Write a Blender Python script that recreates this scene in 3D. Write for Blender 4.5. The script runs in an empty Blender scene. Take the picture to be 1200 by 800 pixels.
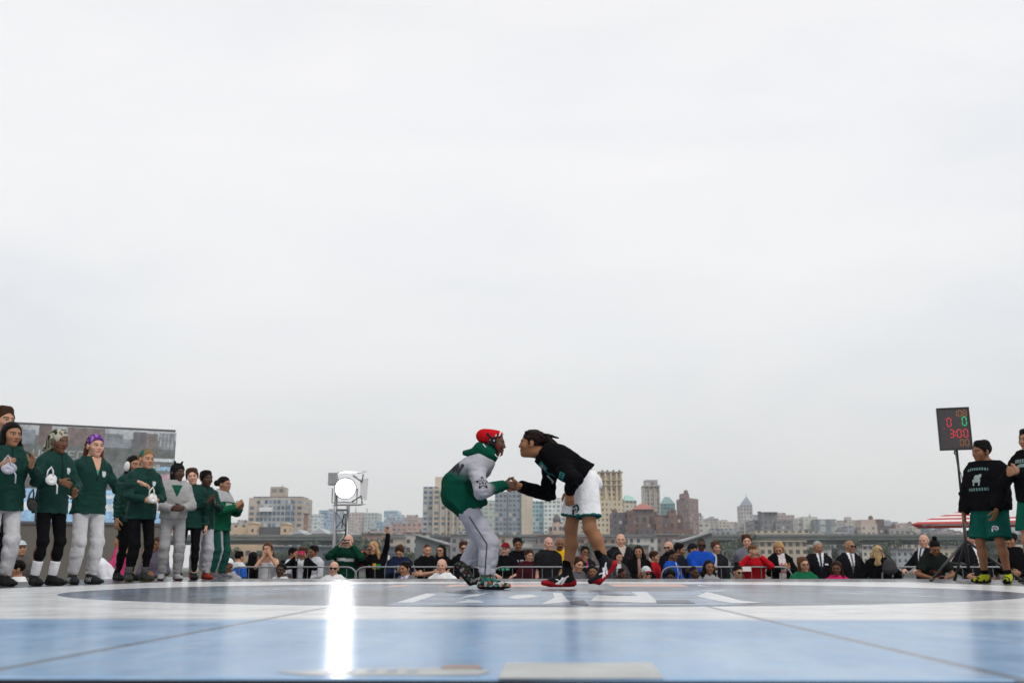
import bpy, math, random
import numpy as np
from mathutils import Vector, Matrix
from mathutils.bvhtree import BVHTree
random.seed(7)
RNG = np.random.RandomState(11)
SC = bpy.context.scene
COL = SC.collection

# ------------------------------------------------------------------ camera, sky, sun, exposure
STAGE = 1.0                      # top of the mat above the pier deck
CAM = np.array([0.0, 0.0, STAGE + 0.178])
FPX, HORIZON, VPX = 1167.0, 664.5, 632.0        # measured on the 1200 x 800 photograph
PITCH = math.atan((HORIZON - 400) / FPX)
YAW = math.atan((VPX - 600) / FPX * math.cos(PITCH))
cd = bpy.data.cameras.new('camera')
cam = bpy.data.objects.new('camera', cd)
COL.objects.link(cam)
cam.location = CAM
cam.rotation_euler = (math.pi / 2 + PITCH, 0, YAW)
cd.sensor_width = 36.0
cd.lens = 36.0 * FPX / 1200.0
cd.clip_start = 0.05
cd.clip_end = 20000
cd.dof.use_dof = True
cd.dof.focus_distance = 8.7
cd.dof.aperture_fstop = 3.6
SC.camera = cam
R = math.radians
SUN_ELEV, SUN_AZ = R(52), R(140)      # azimuth clockwise from +Y: behind the camera, to its right
w = bpy.data.worlds.new('World')
SC.world = w
w.use_nodes = True
nt = w.node_tree
nt.nodes.clear()
def N(nt, typ, **kw):
    n = nt.nodes.new(typ)
    for k, v in kw.items():
        if k.startswith('i_'):
            n.inputs[k[2:].replace('_', ' ')].default_value = v
        else:
            setattr(n, k, v)
    return n
def ramp(nt, stops, interp='LINEAR'):
    n = nt.nodes.new('ShaderNodeValToRGB')
    n.color_ramp.interpolation = interp
    e = n.color_ramp.elements
    while len(e) < len(stops):
        e.new(0.5)
    for i, (p, c) in enumerate(stops):
        e[i].position = p
        e[i].color = (c[0], c[1], c[2], 1) if hasattr(c, '__len__') else (c, c, c, 1)
    return n
out = N(nt, 'ShaderNodeOutputWorld')
sky = N(nt, 'ShaderNodeTexSky', sky_type='NISHITA', sun_disc=False, sun_elevation=SUN_ELEV, sun_rotation=SUN_AZ,
        air_density=1.0, dust_density=2.0)
bg1 = N(nt, 'ShaderNodeBackground', i_Strength=0.08)
nt.links.new(sky.outputs[0], bg1.inputs[0])
tc = N(nt, 'ShaderNodeTexCoord')
sep = N(nt, 'ShaderNodeSeparateXYZ')
nt.links.new(tc.outputs['Generated'], sep.inputs[0])
# overcast cloud sheet: brightness by elevation, broken by stretched noise
elev = ramp(nt, [(0.0, (0.76, 0.755, 0.735)), (0.055, (0.785, 0.785, 0.77)), (0.14, (0.85, 0.86, 0.86)), (0.22, (0.91, 0.925, 0.935)),
                 (0.30, (0.975, 0.98, 0.985)), (0.45, (1.0, 1.0, 1.01)), (0.62, (0.86, 0.87, 0.89)), (1.0, (0.82, 0.83, 0.86))])
nt.links.new(sep.outputs[2], elev.inputs[0])
mp = N(nt, 'ShaderNodeMapping')
mp.inputs['Scale'].default_value = (1.0, 1.0, 3.6)
mp.inputs['Rotation'].default_value = (0.0, R(7), 0)
nt.links.new(tc.outputs['Generated'], mp.inputs[0])
cl = N(nt, 'ShaderNodeTexNoise', i_Scale=2.1, i_Detail=5.0, i_Roughness=0.5, i_Distortion=0.4)
nt.links.new(mp.outputs[0], cl.inputs[0])
clr = ramp(nt, [(0.30, (0.90, 0.92, 0.945)), (0.50, (0.985, 0.985, 0.99)), (0.72, (1.05, 1.04, 1.03))])
nt.links.new(cl.outputs[0], clr.inputs[0])
mul = N(nt, 'ShaderNodeMix', data_type='RGBA', blend_type='MULTIPLY')
mul.inputs[0].default_value = 1.0
nt.links.new(elev.outputs[0], mul.inputs[6])
nt.links.new(clr.outputs[0], mul.inputs[7])
bg2 = N(nt, 'ShaderNodeBackground', i_Strength=1.0)
nt.links.new(mul.outputs[2], bg2.inputs[0])
mx = N(nt, 'ShaderNodeMixShader', i_Fac=0.94)
nt.links.new(bg1.outputs[0], mx.inputs[1])
nt.links.new(bg2.outputs[0], mx.inputs[2])
nt.links.new(mx.outputs[0], out.inputs[0])
sl = bpy.data.lights.new('sun', 'SUN')
sl.energy = 1.35
sl.angle = R(11)
sl.color = (1.0, 0.96, 0.90)
so = bpy.data.objects.new('sun', sl)
COL.objects.link(so)
so.rotation_euler = (math.pi / 2 - SUN_ELEV, 0, math.pi - SUN_AZ)
sdir = Vector((math.sin(SUN_AZ) * math.cos(SUN_ELEV), math.cos(SUN_AZ) * math.cos(SUN_ELEV), math.sin(SUN_ELEV)))
so.rotation_euler = sdir.to_track_quat('Z', 'Y').to_euler()
so.location = (8, -10, 20)
SC.view_settings.view_transform = 'Standard'
SC.view_settings.look = 'None'
SC.view_settings.exposure = 0.0
SC.view_settings.gamma = 1.0
SC.view_settings.use_curve_mapping = False
SC.render.engine = 'CYCLES'
SC.cycles.use_denoising = True
SC.cycles.max_bounces = 6
SC.cycles.volume_bounces = 1
SC.cycles.sample_clamp_indirect = 4.0

# ------------------------------------------------------------------ photograph measurements -> places in the world
def ray(px, py):
    d = np.array([(px - 600) / FPX, 1.0, -(py - 400) / FPX])
    c, s = math.cos(PITCH), math.sin(PITCH)
    d = np.array([d[0], d[1] * c - d[2] * s, d[1] * s + d[2] * c])
    c, s = math.cos(YAW), math.sin(YAW)
    return np.array([d[0] * c - d[1] * s, d[0] * s + d[1] * c, d[2]])
def at(px, py, Y):
    r = ray(px, py)
    return CAM + r * (Y / r[1])
# ------------------------------------------------------------------ tags
def tag(o, label=None, cat=None, group=None, kind=None):
    if label: o['label'] = label
    if cat: o['category'] = cat
    if group: o['group'] = group
    if kind: o['kind'] = kind
    return o
def empty(name, loc, rz=0, label=None, cat=None, group=None):
    o = bpy.data.objects.new(name, None)
    COL.objects.link(o)
    o.location = loc
    o.rotation_euler = (0, 0, rz)
    o.empty_display_size = 0.1
    return tag(o, label, cat, group)
def copy_tree(o, parent=None):
    c = o.copy()
    COL.objects.link(c)
    c.parent = parent
    for ch in list(o.children):
        copy_tree(ch, c)
    return c
# ------------------------------------------------------------------ materials
MATS = {}
def newmat(name):
    m = bpy.data.materials.new(name)
    m.use_nodes = True
    t = m.node_tree
    return m, t, t.nodes['Principled BSDF']
def attr_mat(name, rough, bump_scale, bump, var=0.12, spec=0.5, stretch=(1, 1, 1), sss=0.0, sheen=0.0):
    m, t, b = newmat(name)
    a = N(t, 'ShaderNodeVertexColor', layer_name='Col')
    c = N(t, 'ShaderNodeTexCoord')
    mp = N(t, 'ShaderNodeMapping')
    mp.inputs['Scale'].default_value = stretch
    t.links.new(c.outputs['Object'], mp.inputs[0])
    n1 = N(t, 'ShaderNodeTexNoise', i_Scale=9.0, i_Detail=4.0)
    t.links.new(mp.outputs[0], n1.inputs[0])
    r = ramp(t, [(0.3, 1 - var), (0.7, 1 + var)])
    t.links.new(n1.outputs[0], r.inputs[0])
    mu = N(t, 'ShaderNodeMix', data_type='RGBA', blend_type='MULTIPLY')
    mu.inputs[0].default_value = 1
    t.links.new(a.outputs[0], mu.inputs[6])
    t.links.new(r.outputs[0], mu.inputs[7])
    t.links.new(mu.outputs[2], b.inputs['Base Color'])
    n2 = N(t, 'ShaderNodeTexNoise', i_Scale=bump_scale, i_Detail=3.0)
    t.links.new(mp.outputs[0], n2.inputs[0])
    bp = N(t, 'ShaderNodeBump', i_Strength=bump, i_Distance=0.01)
    t.links.new(n2.outputs[0], bp.inputs['Height'])
    t.links.new(bp.outputs[0], b.inputs['Normal'])
    b.inputs['Roughness'].default_value = rough
    b.inputs['Specular IOR Level'].default_value = spec
    if sheen:
        b.inputs['Sheen Weight'].default_value = sheen
    return m
M_SKIN = attr_mat('skin', 0.5, 90, 0.16, 0.12, 0.16)
M_CLOTH = attr_mat('cloth', 0.95, 26, 0.7, 0.13, 0.03)
M_NYLON = attr_mat('nylon', 0.6, 22, 0.9, 0.12, 0.10)
M_HAIR = attr_mat('hair', 0.5, 70, 1.0, 0.40, 0.06, (1, 1, 0.25))
M_SHOE = attr_mat('shoe_leather', 0.6, 40, 0.3, 0.12, 0.08)
def plain(name, col, rough=0.5, metal=0.0, var=0.12, scale=6.0, bump=0.0, emit=None, estr=0.0, spec=0.5):
    if name in MATS: return MATS[name]
    m, t, b = newmat(name)
    c = N(t, 'ShaderNodeTexCoord')
    n = N(t, 'ShaderNodeTexNoise', i_Scale=scale, i_Detail=5.0, i_Roughness=0.6)
    t.links.new(c.outputs['Object'], n.inputs[0])
    r = ramp(t, [(0.3, [x * (1 - var) for x in col]), (0.7, [min(1, x * (1 + var)) for x in col])])
    t.links.new(n.outputs[0], r.inputs[0])
    t.links.new(r.outputs[0], b.inputs['Base Color'])
    b.inputs['Roughness'].default_value = rough
    b.inputs['Metallic'].default_value = metal
    b.inputs['Specular IOR Level'].default_value = spec
    if bump:
        bp = N(t, 'ShaderNodeBump', i_Strength=bump, i_Distance=0.02)
        t.links.new(n.outputs[0], bp.inputs['Height'])
        t.links.new(bp.outputs[0], b.inputs['Normal'])
    if emit:
        b.inputs['Emission Color'].default_value = (*emit, 1)
        b.inputs['Emission Strength'].default_value = estr
    MATS[name] = m
    return m
# ------------------------------------------------------------------ mesh builder for hard things
class MB:
    def __init__(s): s.v = []; s.f = []; s.uv = []
    def poly(s, pts, uv=None):
        i = len(s.v)
        s.v += [tuple(map(float, p)) for p in pts]
        s.f.append(tuple(range(i, i + len(pts))))
        s.uv += uv if uv else [(0, 0)] * len(pts)
    def box(s, lo, hi):
        x0, y0, z0 = lo; x1, y1, z1 = hi
        c = [(x0, y0, z0), (x1, y0, z0), (x1, y1, z0), (x0, y1, z0), (x0, y0, z1), (x1, y0, z1), (x1, y1, z1), (x0, y1, z1)]
        for q in ((3, 2, 1, 0), (4, 5, 6, 7), (0, 1, 5, 4), (1, 2, 6, 5), (2, 3, 7, 6), (3, 0, 4, 7)):
            s.poly([c[k] for k in q])
    def prism(s, foot, z0, z1):
        # foot: counter-clockwise (x, y) points; uv in metres
        n = len(foot)
        u = 0
        for i in range(n):
            a, b = foot[i], foot[(i + 1) % n]
            L = math.hypot(b[0] - a[0], b[1] - a[1])
            s.poly([(*a, z0), (*b, z0), (*b, z1), (*a, z1)], [(u, z0), (u + L, z0), (u + L, z1), (u, z1)])
            u += L
        s.poly([(*p, z1) for p in foot])
        s.poly([(*p, z0) for p in reversed(foot)])
    def tube(s, pts, r, n=8, caps=True):
        pts = [np.array(p, float) for p in pts]
        rr = r if hasattr(r, '__len__') else [r] * len(pts)
        rings = []
        prev = None
        for i, p in enumerate(pts):
            d = (pts[min(i + 1, len(pts) - 1)] - pts[max(i - 1, 0)])
            d = d / (np.linalg.norm(d) + 1e-9)
            if prev is None:
                a = np.cross(d, [0, 0, 1.0]) if abs(d[2]) < 0.9 else np.cross(d, [1.0, 0, 0])
            else:
                a = prev - d * prev.dot(d)
            a = a / np.linalg.norm(a); prev = a
            b = np.cross(d, a)
            i0 = len(s.v)
            for k in range(n):
                t = 2 * math.pi * k / n
                s.v.append(tuple(p + rr[i] * (math.cos(t) * a + math.sin(t) * b)))
            rings.append(i0)
        for i in range(len(rings) - 1):
            for k in range(n):
                q = (rings[i] + k, rings[i] + (k + 1) % n, rings[i + 1] + (k + 1) % n, rings[i + 1] + k)
                s.f.append(q); s.uv += [(0, 0)] * 4
        if caps:
            s.f.append(tuple(rings[0] + k for k in reversed(range(n)))); s.uv += [(0, 0)] * n
            s.f.append(tuple(rings[-1] + k for k in range(n))); s.uv += [(0, 0)] * n
    def build(s, name, mat, parent=None, smooth=False, bevel=0.0, loc=None):
        me = bpy.data.meshes.new(name)
        me.from_pydata(s.v, [], s.f)
        uv = me.uv_layers.new(name='UVMap')
        uv.data.foreach_set('uv', np.array(s.uv, np.float32).ravel())
        me.materials.append(mat)
        if smooth:
            me.polygons.foreach_set('use_smooth', [True] * len(me.polygons))
        me.update()
        o = bpy.data.objects.new(name, me)
        COL.objects.link(o)
        if parent: o.parent = parent
        if loc is not None: o.location = loc
        if bevel:
            b = o.modifiers.new('bevel', 'BEVEL'); b.width = bevel; b.segments = 2; b.limit_method = 'ANGLE'
        return o
# ------------------------------------------------------------------ people: one smooth surface grown from tapered bones
def V(*a): return np.array(a, float)
def unit(v): return v / (np.linalg.norm(v) + 1e-9)
def smin(a, b, k):
    h = np.maximum(k - np.abs(a - b), 0) / k
    return np.minimum(a, b) - h * h * (k * 0.25)
def cone(a, b, ra, rb, k=0.02, flat=None, op='add'): return ('c', np.asarray(a, float), np.asarray(b, float), ra, rb, k, flat, op)
def ell(c, rot, rad, k=0.02, op='add'): return ('e', np.asarray(c, float), np.asarray(rot, float), np.asarray(rad, float), None, k, None, op)
LAT = np.random.RandomState(3).rand(32, 32, 32).astype(np.float32)
def vnoise(x, y, z):
    xi, yi, zi = np.floor(x).astype(int), np.floor(y).astype(int), np.floor(z).astype(int)
    fx, fy, fz = x - xi, y - yi, z - zi
    fx, fy, fz = fx * fx * (3 - 2 * fx), fy * fy * (3 - 2 * fy), fz * fz * (3 - 2 * fz)
    def L(i, j, k): return LAT[(xi + i) % 32, (yi + j) % 32, (zi + k) % 32]
    a = L(0, 0, 0) * (1 - fx) + L(1, 0, 0) * fx
    b = L(0, 1, 0) * (1 - fx) + L(1, 1, 0) * fx
    c = L(0, 0, 1) * (1 - fx) + L(1, 0, 1) * fx
    d = L(0, 1, 1) * (1 - fx) + L(1, 1, 1) * fx
    a = a * (1 - fy) + b * fy
    c = c * (1 - fy) + d * fy
    return a * (1 - fz) + c * fz
class Grid:
    def __init__(s, lo, hi, h):
        s.lo = np.asarray(lo, float); s.h = h
        s.n = np.maximum(np.ceil((np.asarray(hi) - s.lo) / h).astype(int) + 1, 4)
        s.ax = [(s.lo[i] + h * np.arange(s.n[i])).astype(np.float32) for i in range(3)]
        s.D = np.full(s.n, 0.1, np.float32)
def pbox(p):
    if p[0] == 'c':
        r = max(p[3], p[4])
        return np.minimum(p[1], p[2]) - r, np.maximum(p[1], p[2]) + r
    r = p[3].max()
    return p[1] - r, p[1] + r
def peval(p, X, Y, Z):
    if p[0] == 'c':
        _, a, b, ra, rb, k, flat, op = p
        wx, wy, wz = X - a[0], Y - a[1], Z - a[2]
        ba = b - a
        g = 1.0
        if flat is not None:
            n, s = flat
            wn = wx * n[0] + wy * n[1] + wz * n[2]
            e = 1 / s - 1
            wx, wy, wz = wx + n[0] * wn * e, wy + n[1] * wn * e, wz + n[2] * wn * e
            ba = ba + n * (ba.dot(n) * e)
            g = (1 + s) * 0.5
        t = np.clip((wx * ba[0] + wy * ba[1] + wz * ba[2]) / (ba.dot(ba) + 1e-9), 0, 1)
        return (np.sqrt((wx - t * ba[0]) ** 2 + (wy - t * ba[1]) ** 2 + (wz - t * ba[2]) ** 2) - (ra + (rb - ra) * t)) * g
    _, c, rot, rad, _, k, flat, op = p
    w = (X - c[0], Y - c[1], Z - c[2])
    q = [(w[0] * rot[0, i] + w[1] * rot[1, i] + w[2] * rot[2, i]) / rad[i] for i in range(3)]
    k0 = np.sqrt(q[0] ** 2 + q[1] ** 2 + q[2] ** 2)
    k1 = np.sqrt((q[0] / rad[0]) ** 2 + (q[1] / rad[1]) ** 2 + (q[2] / rad[2]) ** 2) + 1e-6
    return k0 * (k0 - 1) / k1
def gslice(g, lo, hi):
    i0 = np.clip(np.floor((lo - g.lo) / g.h).astype(int), 0, g.n)
    i1 = np.clip(np.ceil((hi - g.lo) / g.h).astype(int) + 1, 0, g.n)
    if np.any(i1 <= i0): return None
    sl = tuple(slice(a, b) for a, b in zip(i0, i1))
    return sl, g.ax[0][sl[0]][:, None, None], g.ax[1][sl[1]][None, :, None], g.ax[2][sl[2]][None, None, :]
def run_group(g, prims, cuts, k):
    add = [p for p in prims if p[7] == 'add']
    if not add: return
    bb = [pbox(p) for p in add]
    lo = np.min([b[0] for b in bb], 0) - 0.03 - 2 * g.h
    hi = np.max([b[1] for b in bb], 0) + 0.03 + 2 * g.h
    gs = gslice(g, lo, hi)
    if gs is None: return
    sl0 = gs[0]
    G = np.full(tuple(s.stop - s.start for s in sl0), 0.1, np.float32)
    for p in prims:
        a, b = pbox(p)
        m = max(p[5], 0.012) + 2 * g.h
        s2 = gslice(g, a - m, b + m)
        if s2 is None: continue
        rel = tuple(slice(max(q.start - z.start, 0), max(q.stop - z.start, 0)) for q, z in zip(s2[0], sl0))
        ab = tuple(slice(z.start + q.start, min(z.start + q.stop, z.stop)) for q, z in zip(rel, sl0))
        if any(q.stop <= q.start for q in ab): continue
        rel = tuple(slice(q.start - z.start, q.stop - z.start) for q, z in zip(ab, sl0))
        X, Y, Z = g.ax[0][ab[0]][:, None, None], g.ax[1][ab[1]][None, :, None], g.ax[2][ab[2]][None, None, :]
        d = peval(p, X, Y, Z)
        if p[7] == 'add': G[rel] = smin(G[rel], d, p[5])
        else: G[rel] = -smin(-G[rel], d, p[5])
    X, Y, Z = gs[1:]
    for p0, n in cuts:
        G = np.maximum(G, (X - p0[0]) * n[0] + (Y - p0[1]) * n[1] + (Z - p0[2]) * n[2])
    g.D[sl0] = smin(g.D[sl0], G, k)
def nets(g):
    D = g.D
    D[[0, -1]] = np.maximum(D[[0, -1]], g.h * .3); D[:, [0, -1]] = np.maximum(D[:, [0, -1]], g.h * .3); D[:, :, [0, -1]] = np.maximum(D[:, :, [0, -1]], g.h * .3)
    S = D < 0
    c8 = [(i, j, k) for i in (0, 1) for j in (0, 1) for k in (0, 1)]
    n = np.array(D.shape) - 1
    cnt = np.zeros(n, np.int8)
    for i, j, k in c8: cnt += S[i:i + n[0], j:j + n[1], k:k + n[2]]
    idx = np.argwhere((cnt > 0) & (cnt < 8))
    if len(idx) == 0: return np.zeros((0, 3)), np.zeros((0, 4), int)
    ID = np.full(n, -1, np.int32)
    ID[tuple(idx.T)] = np.arange(len(idx))
    vals = np.stack([D[idx[:, 0] + i, idx[:, 1] + j, idx[:, 2] + k] for i, j, k in c8], 1)
    acc = np.zeros((len(idx), 3)); num = np.zeros(len(idx))
    for a in range(8):
        for b in range(a + 1, 8):
            ca, cb = np.array(c8[a]), np.array(c8[b])
            if abs(ca - cb).sum() != 1: continue
            va, vb = vals[:, a], vals[:, b]
            m = (va < 0) != (vb < 0)
            t = np.where(m, va / np.where(m, va - vb, 1), 0)
            acc += np.where(m[:, None], ca + (cb - ca) * t[:, None], 0)
            num += m
    P = g.lo + g.h * (idx + acc / num[:, None])
    F = []
    for ax in range(3):
        o1, o2 = [(1, 2), (2, 0), (0, 1)][ax]
        sh = [slice(None)] * 3; sh2 = [slice(None)] * 3
        sh[ax] = slice(0, -1); sh2[ax] = slice(1, None)
        for q in (o1, o2): sh[q] = slice(1, -1); sh2[q] = slice(1, -1)
        A, B = S[tuple(sh)], S[tuple(sh2)]
        e = np.argwhere(A != B)
        if len(e) == 0: continue
        fl = A[tuple(e.T)]
        base = e.copy(); base[:, o1] += 1; base[:, o2] += 1
        def cid(d1, d2):
            q = base.copy(); q[:, o1] += d1; q[:, o2] += d2
            return ID[tuple(q.T)]
        quad = np.stack([cid(-1, -1), cid(0, -1), cid(0, 0), cid(-1, 0)], 1)
        quad[~fl] = quad[~fl][:, ::-1]
        F.append(quad)
    return P, np.concatenate(F)
def surf(groups, h, k=0.02, box=None, fold=0.0, seed=0.0, foci=(), ff=1.0):
    pr = [p for G in groups for p in G[0] if p[7] == 'add']
    bb = [pbox(p) for p in pr]
    lo = np.min([b[0] for b in bb], 0) - 3 * h - 0.012
    hi = np.max([b[1] for b in bb], 0) + 3 * h + 0.012
    if box is not None: lo, hi = np.maximum(lo, box[0]), np.minimum(hi, box[1])
    g = Grid(lo, hi, h)
    for G in groups: run_group(g, G[0], G[1], G[2] if len(G) > 2 else k)
    if fold:
        ii = np.argwhere(np.abs(g.D) < 0.02 + 2 * h)
        if len(ii):
            P = g.lo + g.h * ii + seed * 3.7
            x, y, z = (P * ff).T
            wz = vnoise(x * 5, y * 5, z * 5) * 1.8
            r1 = np.abs(vnoise(x * 11 + wz, y * 11, z * 17 + wz) * 2 - 1)
            r2 = np.abs(vnoise(x * 24 - wz, y * 24 + 5, z * 30 + wz) * 2 - 1)
            amp = np.full(len(x), 0.55)
            Q = P - seed * 3.7
            for c, rr in foci:
                amp = amp + 1.1 * np.exp(-((Q - c) ** 2).sum(1) / (rr * rr))
            g.D[tuple(ii.T)] += (fold * amp * ((0.5 - r1) * 1.1 + (0.5 - r2) * 0.45)).astype(np.float32)
    return nets(g)
def link_mesh(name, P, F, cols, mat, parent=None):
    me = bpy.data.meshes.new(name)
    me.vertices.add(len(P)); me.vertices.foreach_set('co', np.asarray(P, np.float32).ravel())
    nf = len(F); k = F.shape[1]
    me.loops.add(nf * k); me.loops.foreach_set('vertex_index', np.asarray(F, np.int32).ravel())
    me.polygons.add(nf); me.polygons.foreach_set('loop_start', np.arange(0, nf * k, k, dtype=np.int32))
    me.update(calc_edges=True)
    me.polygons.foreach_set('use_smooth', np.ones(nf, bool))
    a = me.color_attributes.new('Col', 'FLOAT_COLOR', 'POINT')
    c = np.ones((len(P), 4), np.float32); c[:, :3] = cols
    a.data.foreach_set('color', c.ravel())
    me.materials.append(mat)
    o = bpy.data.objects.new(name, me)
    COL.objects.link(o)
    if parent: o.parent = parent
    return o
def rot_head(yaw, pitch, roll):
    # columns right, front, up ; yaw to the left positive, pitch up positive
    return np.array(Matrix.Rotation(yaw, 3, 'Z') @ Matrix.Rotation(pitch, 3, 'X') @ Matrix.Rotation(roll, 3, 'Y'))
def ik(S, W, a, b, hint):
    d = W - S; L = np.linalg.norm(d)
    if L > (a + b) * 0.995:
        W = S + d / L * (a + b) * 0.995; d = W - S; L = np.linalg.norm(d)
    L = max(L, abs(a - b) + 0.02)
    u = unit(d); x = (a * a - b * b + L * L) / (2 * L)
    hgt = math.sqrt(max(a * a - x * x, 0))
    hp = hint - u * hint.dot(u)
    return S + u * x + unit(hp) * hgt, W
ARMS = {   # right hand, left hand (x, y, z) in a 1.70 m body, elbow hints, finger directions, palm normals, curl
    'down':  dict(R=(.25, .06, .80), L=(-.25, .06, .80), eR=(.5, -1, 0), eL=(-.5, -1, 0), curl=.45),
    'clap':  dict(R=(.055, .33, 1.20), L=(-.04, .34, 1.18), eR=(1, -.3, -1), eL=(-1, -.3, -1), fR=(-.25, .6, .75), fL=(.3, .8, .5), nR=(-1, 0, .2), nL=(1, 0, .2), curl=.15),
    'clasp': dict(R=(.07, .27, 1.04), L=(-.07, .28, 1.05), eR=(1, -.5, -.6), eL=(-1, -.5, -.6), fR=(-1, .3, 0), fL=(1, .3, 0), nR=(0, -1, 0), nL=(0, -1, 0), curl=.6),
    'cross': dict(R=(-.13, .22, 1.17), L=(.14, .19, 1.13), eR=(1, .2, -.8), eL=(-1, .2, -.8), fR=(-1, -.1, .1), fL=(1, -.1, .1), nR=(0, -1, 0), nL=(0, -1, 0), curl=.3),
    'phone': dict(R=(.10, .27, 1.50), L=(-.10, .27, 1.50), eR=(1, .2, -.9), eL=(-1, .2, -.9), fR=(-.5, .2, .9), fL=(.5, .2, .9), nR=(-1, .2, 0), nL=(1, .2, 0), curl=.7),
    'mouth': dict(R=(.065, .20, 1.44), L=(-.065, .20, 1.44), eR=(.7, .3, -1), eL=(-.7, .3, -1), fR=(-.35, .1, 1), fL=(.35, .1, 1), nR=(-.6, -1, 0), nL=(.6, -1, 0), curl=.2),
    'raise': dict(R=(.10, .27, 1.50), L=(-.30, .12, 1.88), eR=(1, .2, -.9), eL=(-1, .2, -.2), fR=(-.5, .2, .9), fL=(.05, .1, 1), nR=(-1, .2, 0), nL=(0, 1, 0), curl=.7),
    'rail':  dict(R=(.16, .36, 1.10), L=(-.16, .36, 1.10), eR=(1, -.4, -.6), eL=(-1, -.4, -.6), fR=(-.5, 1, -.2), fL=(.5, 1, -.2), nR=(0, 0, -1), nL=(0, 0, -1), curl=.5),
    'chin':  dict(R=(.05, .18, 1.40), L=(-.10, .27, 1.08), eR=(.6, .5, -1), eL=(-1, -.3, -.6), fR=(-.4, .0, 1), fL=(1, .2, 0), nR=(-.5, -1, 0), nL=(0, -1, 0), curl=.6),
    'text':  dict(R=(.06, .30, 1.20), L=(-.07, .30, 1.19), eR=(1, -.4, -.8), eL=(-1, -.4, -.8), fR=(-.5, .7, .5), fL=(.5, .7, .5), nR=(-.6, 0, .8), nL=(.6, 0, .8), curl=.6),
    'behind': dict(R=(.10, -.17, .92), L=(-.10, -.17, .92), eR=(1, -.4, 0), eL=(-1, -.4, 0), fR=(-.8, 0, -.5), fL=(.8, 0, -.5), nR=(0, -1, 0), nL=(0, -1, 0), curl=.4),
    'hip':   dict(R=(.20, .08, .98), L=(-.20, .08, .98), eR=(1, -.5, .2), eL=(-1, -.5, .2), fR=(-.7, .6, -.3), fL=(.7, .6, -.3), nR=(-.6, -.6, 0), nL=(.6, -.6, 0), curl=.4),
}
def pose(H=1.7, arms='down', lean=0.0, side=0.0, turn=0.0, hy=0, hp=0, hr=0, width=1.0, kneel=False, feet=None, over=None, sit=False, hs=1.03):
    s = H / 1.70
    if kneel: s = H / 1.27
    J = dict(s=s, width=width)
    pz = 0.52 if kneel else 0.95
    pel = V(0, 0, pz)
    right = V(math.cos(R(turn)), math.sin(R(turn)), 0)
    fr0 = V(-math.sin(R(turn)), math.cos(R(turn)), 0)
    up = unit(V(0, 0, 1) + fr0 * math.tan(R(lean)) + right * math.tan(R(side)))
    neck = pel + up * 0.485
    front = np.cross(up, right)
    J.update(pelvis=pel, right=right, up=up, front=front, neck=neck,
             spine=[pel - up * 0.02, pel + up * .14 + front * .005, pel + up * .31 + front * .012, neck - up * .05])
    for sd, n in ((1, 'R'), (-1, 'L')):
        J['sh' + n] = neck - up * 0.080 + right * (0.158 * width * sd)
        J['hip' + n] = pel - V(0, 0, .05) + V(1, 0, 0) * (.088 * sd)
        if kneel:
            J['knee' + n] = V(.10 * sd, .12, .07); J['ankle' + n] = V(.11 * sd, -.30, .09); J['toe' + n] = (0.0, -50.0)
        else:
            f = (feet or {}).get(n, (.11 * sd, -.01, 0, -12 * sd, 0))
            J['ankle' + n] = V(f[0], f[1], f[2] + .085); J['toe' + n] = (f[3], f[4])
            J['knee' + n], J['ankle' + n] = ik(J['hip' + n], J['ankle' + n], .42, .41, V(.12 * sd, 1, 0))
    A = dict(ARMS[arms]) if isinstance(arms, str) else dict(arms)
    J['curl'] = A.get('curl', .4)
    dz = V(0, 0, pz - 0.95)
    for sd, n in ((1, 'R'), (-1, 'L')):
        t = V(*A[n]) + dz
        if not A.get('abs'):     # hands follow the trunk when it leans or turns
            q = V(*A[n]) - V(0, 0, .95)
            t = pel + right * q[0] + front * q[1] + up * q[2]
            if isinstance(arms, str) and arms in ('down', 'rail'): t = V(*A[n]) + dz + (neck - pel - V(0, 0, .485)) * .5
        e = A['e' + n]; e = right * e[0] + front * e[1] + up * e[2]
        J['el' + n], J['wr' + n] = ik(J['sh' + n], t, .285, .25, e)
        fd = A.get('f' + n); nn = A.get('n' + n)
        J['fd' + n] = unit(right * fd[0] + front * fd[1] + up * fd[2]) if fd else unit(J['wr' + n] - J['el' + n])
        J['pn' + n] = unit(right * nn[0] + front * nn[1] + up * nn[2]) if nn else -right * sd
    J['Rh'] = rot_head(R(hy + turn), R(hp), R(hr))
    J['head'] = neck + unit(up + V(0, 0, 1)) * .085 + J['Rh'] @ V(0, .03, .065)
    J['hs'] = hs; J['head'] = J['head'] + J['Rh'] @ V(0, 0, .10 * (hs - 1.0))
    if over: J.update(over)
    # scale to the real height
    for k_, v in list(J.items()):
        if isinstance(v, np.ndarray) and k_[:2] not in ('fd', 'pn') and k_ not in ('right', 'up', 'front', 'Rh'): J[k_] = v * s
    J['spine'] = [q * s for q in J['spine']]
    return J
def hsc(J): return J['s'] * J.get('hs', 1.03)
def hp_(J, p): return J['head'] + J['Rh'] @ (np.asarray(p, float) * hsc(J))
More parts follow.
